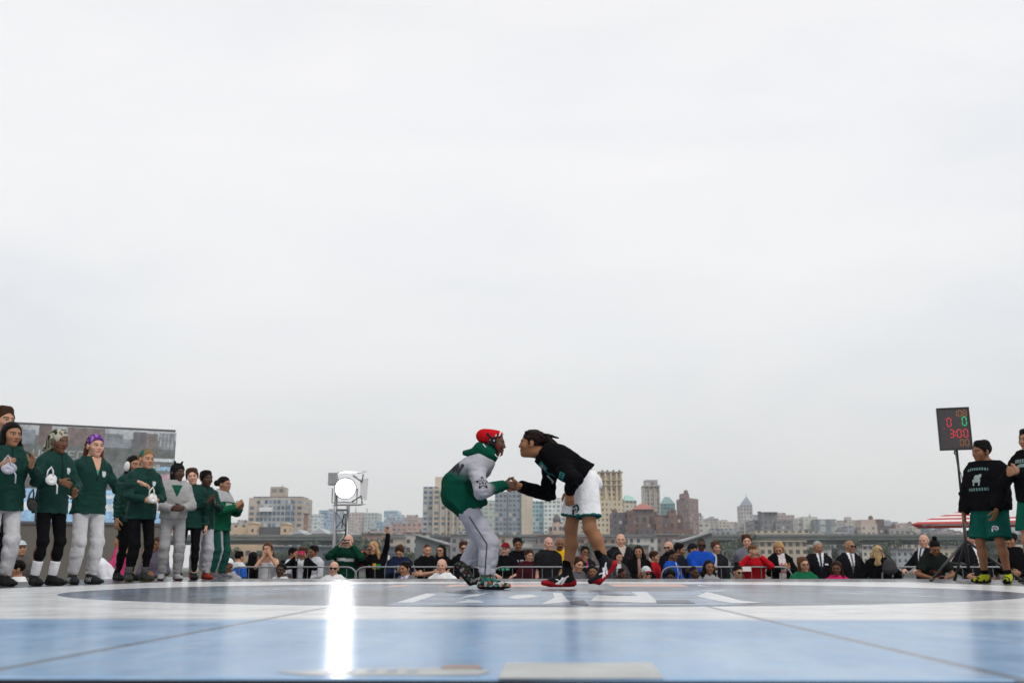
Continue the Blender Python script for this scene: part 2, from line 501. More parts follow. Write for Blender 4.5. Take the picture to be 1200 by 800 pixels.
def head_prims(J):
    s, Rh = hsc(J), J['Rh']
    def E(c, r, k=.02, op='add'): return ell(hp_(J, c), Rh, np.array(r) * s, k * s, op)
    def C(a, b, ra, rb, k=.012, op='add'): return cone(hp_(J, a), hp_(J, b), ra * s, rb * s, k * s, None, op)
    return [E((0, -.014, .032), (.074, .094, .083)), E((0, .028, -.035), (.057, .060, .082), .03), C((0, .066, -.092), (0, .060, -.09), .021, .02, .03),
            E((.036, .055, -.022), (.028, .03, .03), .02), E((-.036, .055, -.022), (.028, .03, .03), .02),
            C((-.032, .076, .022), (.032, .076, .022), .013, .013, .015),
            E((.031, .104, .003), (.018, .022, .011), .012, 'sub'), E((-.031, .104, .003), (.018, .022, .011), .012, 'sub'),
            E((.031, .076, .002), (.015, .0145, .0125), .004), E((-.031, .076, .002), (.015, .0145, .0125), .004),
            C((0, .084, .010), (0, .098, -.026), .0075, .0115, .010), C((-.013, .090, -.03), (.013, .090, -.03), .0085, .0085, .008),
            C((-.017, .086, -.056), (.017, .086, -.056), .008, .008, .006), C((-.014, .084, -.066), (.014, .084, -.066), .008, .008, .006),
            E((.076, -.008, -.006), (.010, .022, .033), .008), E((-.076, -.008, -.006), (.010, .022, .033), .008),
            cone(hp_(J, (0, -.028, -.07)), J['neck'] - J['up'] * .02 * s, .049 * s, .060 * s, .03)]
def hand_prims(J, n):
    s = J['s'] * J.get('handscale', 1.0); W = J['wr' + n]; f = J['fd' + n]; pn = J['pn' + n]; pn = unit(pn - f * pn.dot(f))
    t = np.cross(f, pn) * (1 if n == 'R' else -1)       # towards the thumb
    t = -t if J.get('flipthumb' + n) else t
    P = [cone(W - f * .01 * s, W + f * .035 * s, .026 * s, .030 * s, .01, (pn, .62))]
    for q in (.026, .009, -.009, -.026):
        P.append(cone(W + f * .03 * s + t * q * .7 * s, W + f * .088 * s + t * q * s, .016 * s, .0125 * s, .014, (pn, .85)))
    cu = J['curl' + n] if 'curl' + n in J else J['curl']
    for q, L in ((.030, .072), (.0103, .08), (-.0103, .074), (-.030, .058)):
        p = W + f * .088 * s + t * q * s
        ang = 0.0
        for i, (fr, r0, r1) in enumerate(((.44, .0098, .009), (.32, .009, .0082), (.24, .0082, .0072))):
            ang += cu * (0.75, 1.2, .8)[i]
            d = f * math.cos(ang) + pn * math.sin(ang)
            e = p + d * L * fr * s
            P.append(cone(p, e, r0 * s, r1 * s, .004)); p = e
    p = W + f * .022 * s + t * .024 * s
    d = unit(t * .8 + f * .8 + pn * .35)
    for L, r0, r1 in ((.042, .0145, .0115), (.032, .011, .0095), (.024, .0095, .008)):
        e = p + d * L * s; P.append(cone(p, e, r0 * s, r1 * s, .006)); p = e
        d = unit(d + f * .35 + pn * cu * .55 - t * .15)
    return P
def torso_prims(J, ease=0.0, rad=(.158, .142, .163, .135), flat=.66, k=.05):
    s, w = J['s'], J['width']
    sp = J['spine']; b = J.get('belly', 0.0)
    rr = [(r * w + ease + (b if i < 2 else b * .4)) * s for i, r in enumerate(rad)]
    P = []
    for i in range(3):
        d = unit(sp[i + 1] - sp[i]); fn = unit(np.cross(d, J['right']))
        P.append(cone(sp[i], sp[i + 1], rr[i], rr[i + 1], k * s, (fn, min(.95, flat + b * 1.2))))
    return P
def shoulders(J, r=.062, ease=0.0, k=.05):
    s = J['s']; r = (r + ease) * s
    return [cone(J['neck'] - J['up'] * .035 * s, J['sh' + n], r * .95, r, k * s) for n in 'RL']
def arm_prims(J, n, r=(.050, .043, .030), ease=0.0, k=.02, upto=None):
    s = J['s']; q = [(x * J.get('limb', 1) + ease) * s for x in r]
    S, E, W = J['sh' + n], J['el' + n], J['wr' + n]
    if upto is not None:
        e = S + (E - S) * upto
        return [cone(S, e, q[0] + .012 * s, q[1] + .016 * s, k)], [(e, unit(E - S))]
    return [cone(S, E, q[0] + .008 * s, q[1], k), cone(E, W, q[1], q[2], k)], [(W, unit(W - E))]
def foot_frame(J, n):
    yaw, pitch = J['toe' + n]
    h = V(-math.sin(R(yaw)), math.cos(R(yaw)), 0); a = R(pitch)
    d = h * math.cos(a) - V(0, 0, 1) * math.sin(a); u = h * math.sin(a) + V(0, 0, 1) * math.cos(a)
    return h, d, u
def body_groups(J, covered=True):
    s = J['s']; L = J.get('limb', 1)
    G = [(head_prims(J), [])]
    G.append((torso_prims(J, -.014) + [cone(J['neck'] - J['up'] * .04 * s, J['sh' + n], .05 * s, .05 * s, .03) for n in 'RL'], []))
    for n in 'RL':
        S, E, W = J['sh' + n], J['el' + n], J['wr' + n]
        m = E + (W - E) * .3
        G.append(([cone(S, E, .046 * s * L, .038 * s * L, .01), cone(E, m, .037 * s * L, .039 * s * L, .01), cone(m, W, .039 * s * L, .026 * s * L, .01)], [], .012))
        G.append((hand_prims(J, n), [], .012))
        hp, kn, an = J['hip' + n], J['knee' + n], J['ankle' + n]
        _, d, u = foot_frame(J, n)
        back = -unit(np.cross(unit(an - kn), V(1, 0, 0))) if abs(unit(an - kn)[0]) < .9 else V(0, -1, 0)
        if back.dot(d) > 0: back = -back
        m = kn + (an - kn) * .32 + back * .016 * s
        G.append(([cone(hp, kn, .084 * s * L, .054 * s * L, .02), cone(kn, m, .051 * s * L, .056 * s * L, .03), cone(m, an, .054 * s * L, .036 * s * min(L, 1.15), .03),
                   cone(an, an + d * .09 * s - u * .045 * s, .036 * s, .028 * s, .02)], [], .015))
    return G
def skin_paint(J, P, skin, lip=None, brow=(.02, .014, .01), near=1):
    s = hsc(J); q = (P - J['head']) @ J['Rh'] / s
    c = np.tile(np.array(skin, float), (len(P), 1))
    hd = (np.abs(q[:, 0]) < .1) & (q[:, 1] > .02) & (np.abs(q[:, 2]) < .13)
    lip = lip or (skin[0] * .78, skin[1] * .5, skin[2] * .5)
    def put(m, col, a=1.0): c[m & hd] = c[m & hd] * (1 - a) + np.array(col) * a
    put((((q[:, 0]) / .048) ** 2 + ((q[:, 2] + .03) / .022) ** 2 < 1) & (np.abs(q[:, 0]) > .02), (skin[0] * 1.05, skin[1] * .86, skin[2] * .84), .5)
    put((q[:, 0] / .023) ** 2 + ((q[:, 2] + .060) / .0115) ** 2 < 1, lip)
    put(((np.abs(q[:, 0]) < .020) & (np.abs(q[:, 2] + .061) < .0022)), [x * .45 for x in lip])
    for sd in (1, -1):
        ex = q[:, 0] - sd * .031
        put((ex / .023) ** 2 + ((q[:, 2] - .003) / .0105) ** 2 < 1, [x * .42 for x in skin], .75)
        put((ex / .015) ** 2 + ((q[:, 2] - .001) / .0055) ** 2 < 1, (.34, .32, .30) if near else [x * .3 for x in skin])
        put((ex / .0075) ** 2 + ((q[:, 2] - .002) / .0068) ** 2 < 1, (.015, .010, .008))
        put((np.abs(ex) < .021) & (np.abs(q[:, 2] - .0245 + .25 * np.abs(ex)) < .0045), brow, .85)
        put(((q[:, 0] - sd * .008) / .005) ** 2 + ((q[:, 2] + .038) / .003) ** 2 < 1, [x * .3 for x in skin], .7)
    return c
def inbox(P, b): return np.all((P > b[0]) & (P < b[1]), 1)
def make_body(J, skin, near, name='person', brow=(.02, .014, .01)):
    G = body_groups(J); s = J['s']
    hb = (.0042, .0034, .012) if near == 2 else (.0050, .0040, .014) if near == 1 else (.0075, .0075, .018)
    boxes = [(J['head'] - .158 * hsc(J), J['head'] + .158 * hsc(J), hb[0])]
    for n in 'RL':
        c = J['wr' + n] + J['fd' + n] * .08 * s
        boxes.append((c - .125 * s, c + .125 * s, hb[1]))
    Ps, Fs, off = [], [], 0
    P, F = surf(G, hb[2]); fc = P[F].mean(1)
    keep = np.ones(len(F), bool)
    for b in boxes: keep &= ~inbox(fc, b)
    Ps.append(P); Fs.append(F[keep]); off += len(P)
    used = []
    for b in boxes:
        P, F = surf(G, b[2], box=(b[0] - .03, b[1] + .03)); 
        if len(F) == 0: continue
        fc = P[F].mean(1); k = inbox(fc, (b[0] - .006, b[1] + .006))
        for u in used: k &= ~inbox(fc, u)
        used.append(b)
        Ps.append(P); Fs.append(F[k] + off); off += len(P)
    P = np.concatenate(Ps); F = np.concatenate(Fs)
    us = np.unique(F); mp = np.full(len(P), -1); mp[us] = np.arange(len(us))
    P = P[us]; F = mp[F]
    return link_mesh(name, P, F, skin_paint(J, P, skin, brow=brow, near=near), M_SKIN)
def tcoord(J, P):
    q = (P - J['pelvis']) / J['s']
    return np.stack([q @ J['right'], q @ J['front'], q @ J['up'] + .95], 1)
def apply_paint(J, P, base, paint):
    c = np.tile(np.array(base, float), (len(P), 1))
    if paint:
        T = tcoord(J, P)
        for m, col in paint(T, P):
            if np.ndim(col) == 2: c[m] = col[m]
            else: c[m] = col
    return c
HRES = {2: .0062, 1: .0078, 0: .0125}
def make_top(J, body, kind, col, near, paint=None, hem=-.06, ease=.018, name=None, mat=None, fold=.007, cuff=None, sleeve=None, seed=1.0, collar=True, hood=False, elastic=False, extra=()):
    s = J['s']; up = J['up']
    sp0 = J['spine'][0]
    hemp = J['pelvis'] + up * hem * s
    rad = (.146 if elastic else .162, .150, .165, .138)
    tor = torso_prims(J, ease, rad)
    d0 = unit(J['spine'][1] - J['spine'][0])
    if hem < -.02: tor.append(cone(hemp - d0 * .04 * s, sp0, (rad[0] * J['width'] + ease + J.get('belly', 0) + (-.034 if elastic else .030 if hem < -.13 and kind == 'jacket' else .012 if kind in ('jacket', 'hoodie') else .004)) * s, (rad[0] * J['width'] + ease + J.get('belly', 0) + .006) * s, .03, (unit(np.cross(d0, J['right'])), min(.95, .68 + J.get('belly', 0) * 1.2))))
    topcut = [(J['neck'] + up * .05 * s, up)]
    G = [(tor + (shoulders(J, .060, ease * .6) if kind != 'tank' else shoulders(J, .030, 0)), [(hemp, -d0)] + (topcut if kind != 'tank' else [(J['neck'] - up * .10 * s, up)]))]
    for n in 'RL':
        if kind == 'tank': continue
        if kind in ('tee', 'polo'):
            pr, cu = arm_prims(J, n, (.047, .046, .03), ease * .8, .02, sleeve or .72)
        else:
            pr, cu = arm_prims(J, n, (.047, .048, cuff or .036), ease * .6, .025)
            if kind == 'pushed':   # sleeve pushed up to the elbow
                pr = pr[:1]; cu = [(J['el' + n] - unit(J['el' + n] - J['sh' + n]) * .01, unit(J['el' + n] - J['sh' + n]))]
        G.append((pr, cu, .03))
    if collar and kind in ('jacket', 'polo', 'suit', 'hoodie'):
        nk = J['neck']; ax = unit(hp_(J, (0, -.03, -.08)) - nk + up * .05)
        G.append(([cone(nk - ax * .02 * s, nk + ax * .045 * s, .074 * s, .069 * s, .02), cone(nk, nk + ax * .12 * s, .057 * s, .061 * s, .006, None, 'sub')], [(nk + ax * .048 * s, ax)], .012))
    if hood:
        nk = J['neck']
        G.append(([ell(nk - J['front'] * .075 * s - up * .02 * s, np.stack([J['right'], J['front'], up], 1), np.array([.12, .062, .10]) * s, .04),
                   ell(nk - J['front'] * .055 * s + up * .05 * s, np.stack([J['right'], J['front'], up], 1), np.array([.10, .085, .045]) * s, .04)], [], .03))
    G += list(extra)
    foci = [(J['el' + n], .12 * s) for n in 'RL'] + ([] if elastic else [(hemp + up * .07 * s, .14 * s)]) + [(J['wr' + n], .08 * s) for n in 'RL']
    P, F = surf(G, HRES[near], fold=fold * s, seed=seed, foci=foci)
    return link_mesh(name or {'jacket': 'jacket', 'tee': 't_shirt', 'polo': 'polo_shirt', 'suit': 'suit_jacket', 'hoodie': 'hoodie', 'tank': 'tank_top', 'pushed': 'jacket'}[kind],
                     P, F, apply_paint(J, P, col, paint), mat or M_CLOTH, body)
def make_bottom(J, body, col, near, kind='sweat', paint=None, fold=.007, seed=2.0, name=None, length=.93, mat=None, waist=.10, bag=1.0, legcut=()):
    s = J['s']; L = J.get('limb', 1); up = J['up']; b = J.get('belly', 0)
    d0 = unit(J['spine'][1] - J['spine'][0])
    G = [([cone(J['pelvis'] - d0 * .03 * s, J['pelvis'] + d0 * .12 * s, (.158 * J['width'] + b) * s, (.148 * J['width'] + b) * s, .04, (unit(np.cross(d0, J['right'])), min(.95, (.60 if kind == 'shorts' else .7) + b)))], [(J['pelvis'] + d0 * waist * s, d0)])]
    if kind == 'sweat': r = (.094, .080, .077, .064)
    elif kind == 'slim': r = (.092, .062, .058, .044)
    elif kind == 'suit': r = (.094, .076, .072, .066)
    elif kind == 'shorts': r = (.098, .108, .1, .1)
    for n in 'RL':
        hp, kn, an = J['hip' + n], J['knee' + n], J['ankle' + n]
        q = [x * s * (L if i < 3 else 1) * (bag if i else (1 + bag) / 2) for i, x in enumerate(r)]
        if kind == 'shorts':
            e = hp + (kn - hp) * length
            G.append(([cone(hp + V(0, 0, .03) * s, e, q[0] + .004, q[1], .03), ], [(e, unit(kn - hp))], .012))
        else:
            e = kn + (an - kn) * length; m = kn + (an - kn) * .35
            G.append(([cone(hp + V(0, 0, .02) * s, kn, q[0], q[1], .03), cone(kn, m, q[1], q[2], .03), cone(m, e, q[2], q[3], .03)], [(e, unit(an - kn))] + list(legcut), .012))
    foci = [(J['knee' + n], .09 * s) for n in 'RL'] + [(J['ankle' + n], .18 * s) for n in 'RL']
    P, F = surf(G, HRES[near] * 1.05, fold=fold * s, seed=seed, foci=foci)
    return link_mesh(name or ('shorts' if kind == 'shorts' else 'trousers'), P, F, apply_paint(J, P, col, paint), mat or M_CLOTH, body)
def make_shoes(J, body, near, upper, sole, high=.03, paint=None, name='shoe'):
    s = J['s']; obs = []
    for n in 'RL':
        A = J['ankle' + n]; h, d, u = foot_frame(J, n)
        heel = A - d * .052 * s - u * .048 * s; ball = A + d * .115 * s - u * .050 * s
        zt = ball - u * .035 * s
        toe = ball + unit(h + d * .3) * .075 * s
        if J['toe' + n][1] < 5: toe = ball + d * .075 * s
        sd = np.cross(d, u)
        leg = unit(J['knee' + n] - A)
        P_ = [cone(heel, ball, .034 * s, .043 * s, .02), cone(ball, toe, .041 * s, .030 * s, .02, (u, .8)), cone(A - d * .015 * s, ball - u * .002 * s, .046 * s, .036 * s, .03),
              cone(A - u * .02 * s, A + leg * high * s, .044 * s, .042 * s + (.003 if high > .05 else 0), .02)]
        cuts = [(A - u * .084 * s, -u), (A + leg * high * s, leg)]
        if abs(J['toe' + n][1]) > 5: cuts[0] = (A - u * .084 * s, -unit(u))
        P, F = surf([(P_, cuts)], HRES[near] * .72)
        q = P - A
        hu = q @ u / s; hd = q @ d / s; hs = q @ sd / s
        c = np.tile(np.array(upper, float), (len(P), 1))
        c[hu < -.058] = sole
        if paint:
            for m, col in paint(hd, hs, hu, n): c[m] = col
        obs.append(link_mesh(name, P, F, c, M_SHOE, body))
    return obs
def hair_groups(J, style):
    s, Rh = hsc(J), J['Rh']
    def E(c, r, k=.015, op='add'): return ell(hp_(J, c), Rh, np.array(r) * s, k * s, op)
    def C(a, b, ra, rb, k=.02): return cone(hp_(J, a), hp_(J, b), ra * s, rb * s, k * s)
    line = lambda y0, z0, sl: [(hp_(J, (0, y0, z0)), Rh @ unit(V(0, sl, -1)))]
    cap = E((0, -.020, .038), (.081, .100, .088))
    face = E((0, .105, -.03), (.068, .062, .105), .01, 'sub')
    cap = E((0, -.022, .042), (.085, .104, .091))
    burn = [C((sx * .074, .012, .04), (sx * .078, .008, -.012), .018, .008, .012) for sx in (1, -1)]
    lumps = [E((.042 * math.sin(2.4 * i), .045 * math.cos(2.4 * i) - .018, .094 + .008 * math.sin(i * 5)), (.040, .040, .034), .02) for i in range(8)]
    if style == 'short': return [([cap] + lumps + [face], line(.082, .058, .95)), (burn, [], .015)]
    if style == 'crop': return [([E((0, -.018, .036), (.077, .097, .085)), face], line(.075, .070, .9))]
    if style == 'fringe': return [([E((0, -.012, .04), (.086, .104, .09)), E((0, .1, -.045), (.062, .055, .085), .01, 'sub')], line(.085, .03, .8))]
    if style == 'balding': return [([E((0, -.022, .01), (.082, .094, .07)), E((0, .02, .09), (.1, .13, .075), .01, 'sub'), face], line(.06, .03, .75))]
    if style == 'afro': return [([E((0, -.025, .055), (.102, .115, .10)), face], line(.08, .062, .75))]
    if style in ('long', 'wavy'):
        w = .012 if style == 'wavy' else 0
        return [([cap, E((0, .1, -.03), (.064, .06, .1), .01, 'sub')], line(.08, .07, .75)),
                ([C((.07, -.005, .03), (.083 + w, -.01, -.10), .026, .03 + w), C((.083 + w, -.01, -.10), (.10, .02, -.26), .03 + w, .022),
                  C((-.07, -.005, .03), (-.083 - w, -.01, -.10), .026, .03 + w), C((-.083 - w, -.01, -.10), (-.10, .02, -.26), .03 + w, .022),
                  cone(hp_(J, (0, -.07, 0)), hp_(J, (0, -.10, -.22)), .075 * s, .085 * s, .03, (Rh[:, 1], .6))], [], .03)]
    if style == 'bob':
        return [([cap, E((0, .1, -.03), (.064, .06, .1), .01, 'sub')], line(.08, .07, .75)),
                ([C((.07, -.01, .03), (.08, -.0, -.09), .028, .027), C((-.07, -.01, .03), (-.08, -.0, -.09), .028, .027), C((0, -.08, .02), (0, -.07, -.09), .05, .05)], [], .03)]
    if style == 'bun': return [([cap, face], line(.078, .068, .8)), ([E((0, -.06, .145), (.045, .045, .04))], [], .015)]
    if style == 'backbun': return [([cap, face], line(.078, .068, .8)), ([E((0, -.135, .03), (.05, .05, .05))], [], .015)]
    if style == 'ponytail': return [([cap, face], line(.078, .068, .8)), ([C((0, -.11, .04), (0, -.16, .01), .03, .038), C((0, -.16, .01), (0, -.17, -.12), .036, .02)], [], .02)]
    if style == 'dreads':
        rs = np.random.RandomState(5); P_ = []
        for i in range(20):
            a = rs.uniform(-1, 1); z0 = rs.uniform(.0, .075); d_ = rs.uniform(.17, .235)
            P_.append(C((a * .05, -.08, z0 + .01), (a * .055, -.145, z0 + .012), .017, .016, .006))
            P_.append(C((a * .055, -.145, z0 + .012), (a * .075, -d_, z0 - rs.uniform(.0, .06)), .015, .011, .005))
            b_ = rs.uniform(-1, 1); P_.append(C((b_ * .055, .045 - rs.uniform(0, .04), .095), (b_ * .06, -.09, .09 - abs(b_) * .03), .014, .017, .006))
        return [([E((0, -.022, .042), (.083, .103, .089)), face], line(.085, .060, .72)), (P_, [], .01), (burn, [], .012)]
    return []
def make_hair(J, body, style, col, near, rough=.010):
    G = hair_groups(J, style)
    if not G: return None
    P, F = surf(G, (.0075 if near == 0 else .0045), ff=1.0 if near == 0 else 2.3, fold=rough * J['s'] * (1.0 if near == 0 else .8) * (1.9 if style in ('afro', 'wavy', 'dreads') else 1))
    c = np.tile(np.array(col, float), (len(P), 1))
    return link_mesh('hair', P, F, c, M_HAIR, body)
def head_part(J, body, name, groups, col, near, mat=None, paint=None, fold=0):
    P, F = surf(groups, (.008 if near == 0 else .0052), fold=fold)
    q = (P - J['head']) @ J['Rh'] / hsc(J)
    c = np.tile(np.array(col, float), (len(P), 1))
    if paint:
        for m, cc in paint(q): c[m] = cc
    return link_mesh(name, P, F, c, mat or M_CLOTH, body)
def HE(J, c, r, k=.01, op='add'): return ell(hp_(J, c), J['Rh'], np.array(r) * hsc(J), k, op)
def HC(J, a, b, ra, rb, k=.008, flat=None): return cone(hp_(J, a), hp_(J, b), ra * hsc(J), rb * hsc(J), k, flat)
def HL(J, p, n): return (hp_(J, p), J['Rh'] @ unit(V(*n)))
def cap_hat(J, body, col, near, brim=None, back=False):
    sg = -1 if back else 1
    G = [([HE(J, (0, -.014, .045), (.084, .103, .088))], [HL(J, (0, .07, .05), (0, .35, -1))]),
         ([cone(hp_(J, (-.03, sg * .09, .052)), hp_(J, (.03, sg * .09, .052)), .05 * J['s'], .05 * J['s'], .01, (J['Rh'][:, 2], .16))], [], .006)]
    return head_part(J, body, 'cap', G, col, near, paint=(lambda q: [(q[:, 1] * sg > .088, brim)]) if brim else None)
def shades(J, body, near, col=(.01, .01, .012)):
    G = [([HE(J, (.032, .096, .003), (.027, .012, .018)), HE(J, (-.032, .096, .003), (.027, .012, .018)), HC(J, (-.06, .088, .01), (.06, .088, .01), .006, .006),
           HC(J, (.062, .085, .01), (.08, -.005, .008), .005, .004), HC(J, (-.062, .085, .01), (-.08, -.005, .008), .005, .004)], [])]
    return head_part(J, body, 'sunglasses', G, col, near, mat=plain('lens_black', (.01, .01, .012), .15) if False else M_SHOE)
def glasses(J, body, near):
    mb = MB()
    for sd in (1, -1):
        c = [hp_(J, (sd * .032 + .024 * math.cos(t), .100, .002 + .018 * math.sin(t))) for t in np.linspace(0, 2 * math.pi, 15)]
        mb.tube(c, .0028, 5, False)
        mb.tube([hp_(J, (sd * .056, .1, .008)), hp_(J, (sd * .08, -.005, .006))], .0025, 5)
    mb.tube([hp_(J, (-.008, .102, .006)), hp_(J, (.008, .102, .006))], .0025, 5)
    return mb.build('glasses', plain('glasses_frame', (.02, .02, .02), .3), body)
def decal(target, parent, origin, normal, up, w, h, mask, cols, name='print', n=40, mat=None, off=.003, reach=.25):
    # a printed mark laid on the cloth: a grid thrown on to the surface, kept where mask(u, v) gives a colour
    normal = unit(np.asarray(normal, float)); up = np.asarray(up, float); up = unit(up - normal * up.dot(normal)); rt = np.cross(up, normal)
    me = target.data
    bvh = BVHTree.FromPolygons([v.co for v in me.vertices], [p.vertices for p in me.polygons])
    nx = n; ny = max(2, int(round(n * h / w)))
    vid = {}; Vs, Fs, Cs = [], [], []
    def hit(i, j):
        if (i, j) in vid: return vid[(i, j)]
        o = origin + rt * ((i / nx - .5) * w) + up * ((.5 - j / ny) * h)
        r = bvh.ray_cast(Vector(o + normal * reach), Vector(-normal), reach * 2)
        if r[0] is None: vid[(i, j)] = None
        else:
            vid[(i, j)] = len(Vs); Vs.append(np.array(r[0]) + normal * off)
        return vid[(i, j)]
    for j in range(ny):
        for i in range(nx):
            c = mask((i + .5) / nx, (j + .5) / ny)
            if c is None: continue
            q = [hit(i, j), hit(i, j + 1), hit(i + 1, j + 1), hit(i + 1, j)]
            if None in q: continue
            Fs.append(q); Cs.append((q, c))
    if not Fs: return None
    col = np.ones((len(Vs), 3)) * .5
    for q, c in Cs:
        for k in q: col[k] = cols[c]
    return link_mesh(name, np.array(Vs), np.array(Fs), col, mat or M_CLOTH, parent)
FONT = {'A': '01110 10001 10001 11111 10001 10001 10001', 'B': '11110 10001 10001 11110 10001 10001 11110', 'C': '01111 10000 10000 10000 10000 10000 01111', 'D': '11110 10001 10001 10001 10001 10001 11110',
        'E': '11111 10000 10000 11110 10000 10000 11111', 'G': '01111 10000 10000 10011 10001 10001 01111', 'H': '10001 10001 10001 11111 10001 10001 10001', 'I': '11111 00100 00100 00100 00100 00100 11111',
        'L': '10000 10000 10000 10000 10000 10000 11111', 'M': '10001 11011 10101 10101 10001 10001 10001', 'N': '10001 11001 10101 10101 10011 10001 10001', 'O': '01110 10001 10001 10001 10001 10001 01110',
        'P': '11110 10001 10001 11110 10000 10000 10000', 'R': '11110 10001 10001 11110 10100 10010 10001', 'S': '01111 10000 10000 01110 00001 00001 11110', 'T': '11111 00100 00100 00100 00100 00100 00100',
        'U': '10001 10001 10001 10001 10001 10001 01110', 'W': '10001 10001 10001 10101 10101 11011 10001', 'Y': '10001 10001 01010 00100 00100 00100 00100', '2': '01110 10001 00001 00110 01000 10000 11111',
        '3': '11110 00001 00001 01110 00001 00001 11110', ' ': '00000 00000 00000 00000 00000 00000 00000'}
def text_mask(txt, c=0, arc=0.0):
    n = len(txt)
    def f(u, v):
        v = v - arc * (2 * u - 1) ** 2
        k = u * n; i = int(k)
        x = (k - i) * 6 - .5
        y = v * 7
        if not (0 <= x < 5 and 0 <= y < 7): return None
        return c if FONT[txt[i]].split()[int(y)][int(x)] == '1' else None
    return f
# ------------------------------------------------------------------ the setting: deck, river, far shore, stage
def ground(px, py, z=STAGE):
    r = ray(px, py)
    return CAM + r * ((z - CAM[2]) / r[2])
def mth(t, op, a, b=None, clamp=False):
    n = N(t, 'ShaderNodeMath', operation=op, use_clamp=clamp)
    for i, x in enumerate((a, b)):
        if x is None: continue
        if isinstance(x, (int, float)): n.inputs[i].default_value = x
        else: t.links.new(x, n.inputs[i])
    return n.outputs[0]
def mixc(t, f, a, b):
    n = N(t, 'ShaderNodeMix', data_type='RGBA')
    for i, x in ((0, f), (6, a), (7, b)):
        if isinstance(x, (int, float)): n.inputs[i].default_value = x
        elif isinstance(x, tuple): n.inputs[i].default_value = (*x, 1)
        else: t.links.new(x, n.inputs[i])
    return n.outputs[2]
mb = MB(); mb.poly([(-400, -60, 0), (400, -60, 0), (400, 60, 0), (-400, 60, 0)])
tag(mb.build('pier_deck', plain('deck_planks', (.22, .20, .18), .8, bump=.2, scale=3)), kind='structure')
mb = MB(); mb.poly([(-4000, 60, -2.5), (4000, 60, -2.5), (4000, 420, -2.5), (-4000, 420, -2.5)])
m, t, b = newmat('river_water')
b.inputs['Base Color'].default_value = (.05, .075, .075, 1); b.inputs['Roughness'].default_value = .12
c = N(t, 'ShaderNodeTexCoord'); n = N(t, 'ShaderNodeTexNoise', i_Scale=.35, i_Detail=6.0); t.links.new(c.outputs['Object'], n.inputs[0])
bp = N(t, 'ShaderNodeBump', i_Strength=.5, i_Distance=.4); t.links.new(n.outputs[0], bp.inputs['Height']); t.links.new(bp.outputs[0], b.inputs['Normal'])
tag(mb.build('river_water', m), kind='structure')
mb = MB(); mb.poly([(-9000, 420, -.6), (9000, 420, -.6), (9000, 9000, -.6), (-9000, 9000, -.6)]); mb.poly([(-9000, 420, -3), (9000, 420, -3), (9000, 420, -.6), (-9000, 420, -.6)])
tag(mb.build('far_shore_ground', plain('shore_earth', (.13, .14, .11), .9, scale=.02, var=.3)), kind='structure')
# stage
SX, SY0, SY1 = 7.0, 1.60, 17.0
mb = MB(); mb.box((-SX, SY0, 0.0), (SX, SY1, STAGE - .045))
tag(mb.build('stage_platform', plain('stage_black', (.018, .019, .022), .6, var=.3)), kind='structure')
MATC, MATH, WH, CR = (0.0, 8.3), 6.62, 4.65, 3.56
m, t, b = newmat('mat_vinyl')
c = N(t, 'ShaderNodeTexCoord'); sp = N(t, 'ShaderNodeSeparateXYZ'); t.links.new(c.outputs['Object'], sp.inputs[0])
x, y = sp.outputs[0], sp.outputs[1]
sq = mth(t, 'MAXIMUM', mth(t, 'ABSOLUTE', x), mth(t, 'ABSOLUTE', y))
insq = mth(t, 'SUBTRACT', 1.0, mth(t, 'MULTIPLY', mth(t, 'SUBTRACT', sq, WH - .06), 6.0, True), True)
rad = mth(t, 'SQRT', mth(t, 'ADD', mth(t, 'MULTIPLY', x, x), mth(t, 'MULTIPLY', y, y)))
incir = mth(t, 'LESS_THAN', rad, CR)
mp = N(t, 'ShaderNodeMapping'); mp.inputs['Scale'].default_value = (1.6, .55, 1); t.links.new(c.outputs['Object'], mp.inputs[0])
n1 = N(t, 'ShaderNodeTexNoise', i_Scale=1.3, i_Detail=7.0, i_Roughness=.68); t.links.new(mp.outputs[0], n1.inputs[0])
blue = ramp(t, [(.3, (.125, .285, .53)), (.5, (.20, .385, .63)), (.70, (.37, .54, .73))]); t.links.new(n1.outputs[0], blue.inputs[0])
mp2 = N(t, 'ShaderNodeMapping'); mp2.inputs['Scale'].default_value = (.9, .42, 1); t.links.new(c.outputs['Object'], mp2.inputs[0])
n2 = N(t, 'ShaderNodeTexNoise', i_Scale=1.25, i_Detail=9.0, i_Roughness=.66, i_Distortion=.6); t.links.new(mp2.outputs[0], n2.inputs[0])
navy = ramp(t, [(.36, (.010, .016, .032)), (.46, (.025, .045, .085)), (.53, (.07, .11, .18)), (.57, (.16, .22, .32)), (.60, (.06, .09, .15)), (.66, (.42, .50, .60))]); t.links.new(n2.outputs[0], navy.inputs[0])
n3 = N(t, 'ShaderNodeTexNoise', i_Scale=3.0, i_Detail=8.0, i_Roughness=.65); t.links.new(c.outputs['Object'], n3.inputs[0])
wht = ramp(t, [(.3, (.66, .67, .68)), (.6, (.80, .80, .80))]); t.links.new(n3.outputs[0], wht.inputs[0])
edge = mth(t, 'GREATER_THAN', y, -WH)
colr = mixc(t, edge, blue.outputs[0], (.035, .038, .045))
colr = mixc(t, insq, colr, wht.outputs[0])
colr = mixc(t, incir, colr, navy.outputs[0])
seam = None
for sx in (-.97, .785, -2.73, 2.55, -4.49, 4.31):
    q = mth(t, 'LESS_THAN', mth(t, 'ABSOLUTE', mth(t, 'SUBTRACT', x, sx)), .016 if abs(sx) < 1 else .004)
    seam = q if seam is None else mth(t, 'MAXIMUM', seam, q)
colr = mixc(t, mth(t, 'MULTIPLY', seam, .75), colr, (.06, .075, .10))
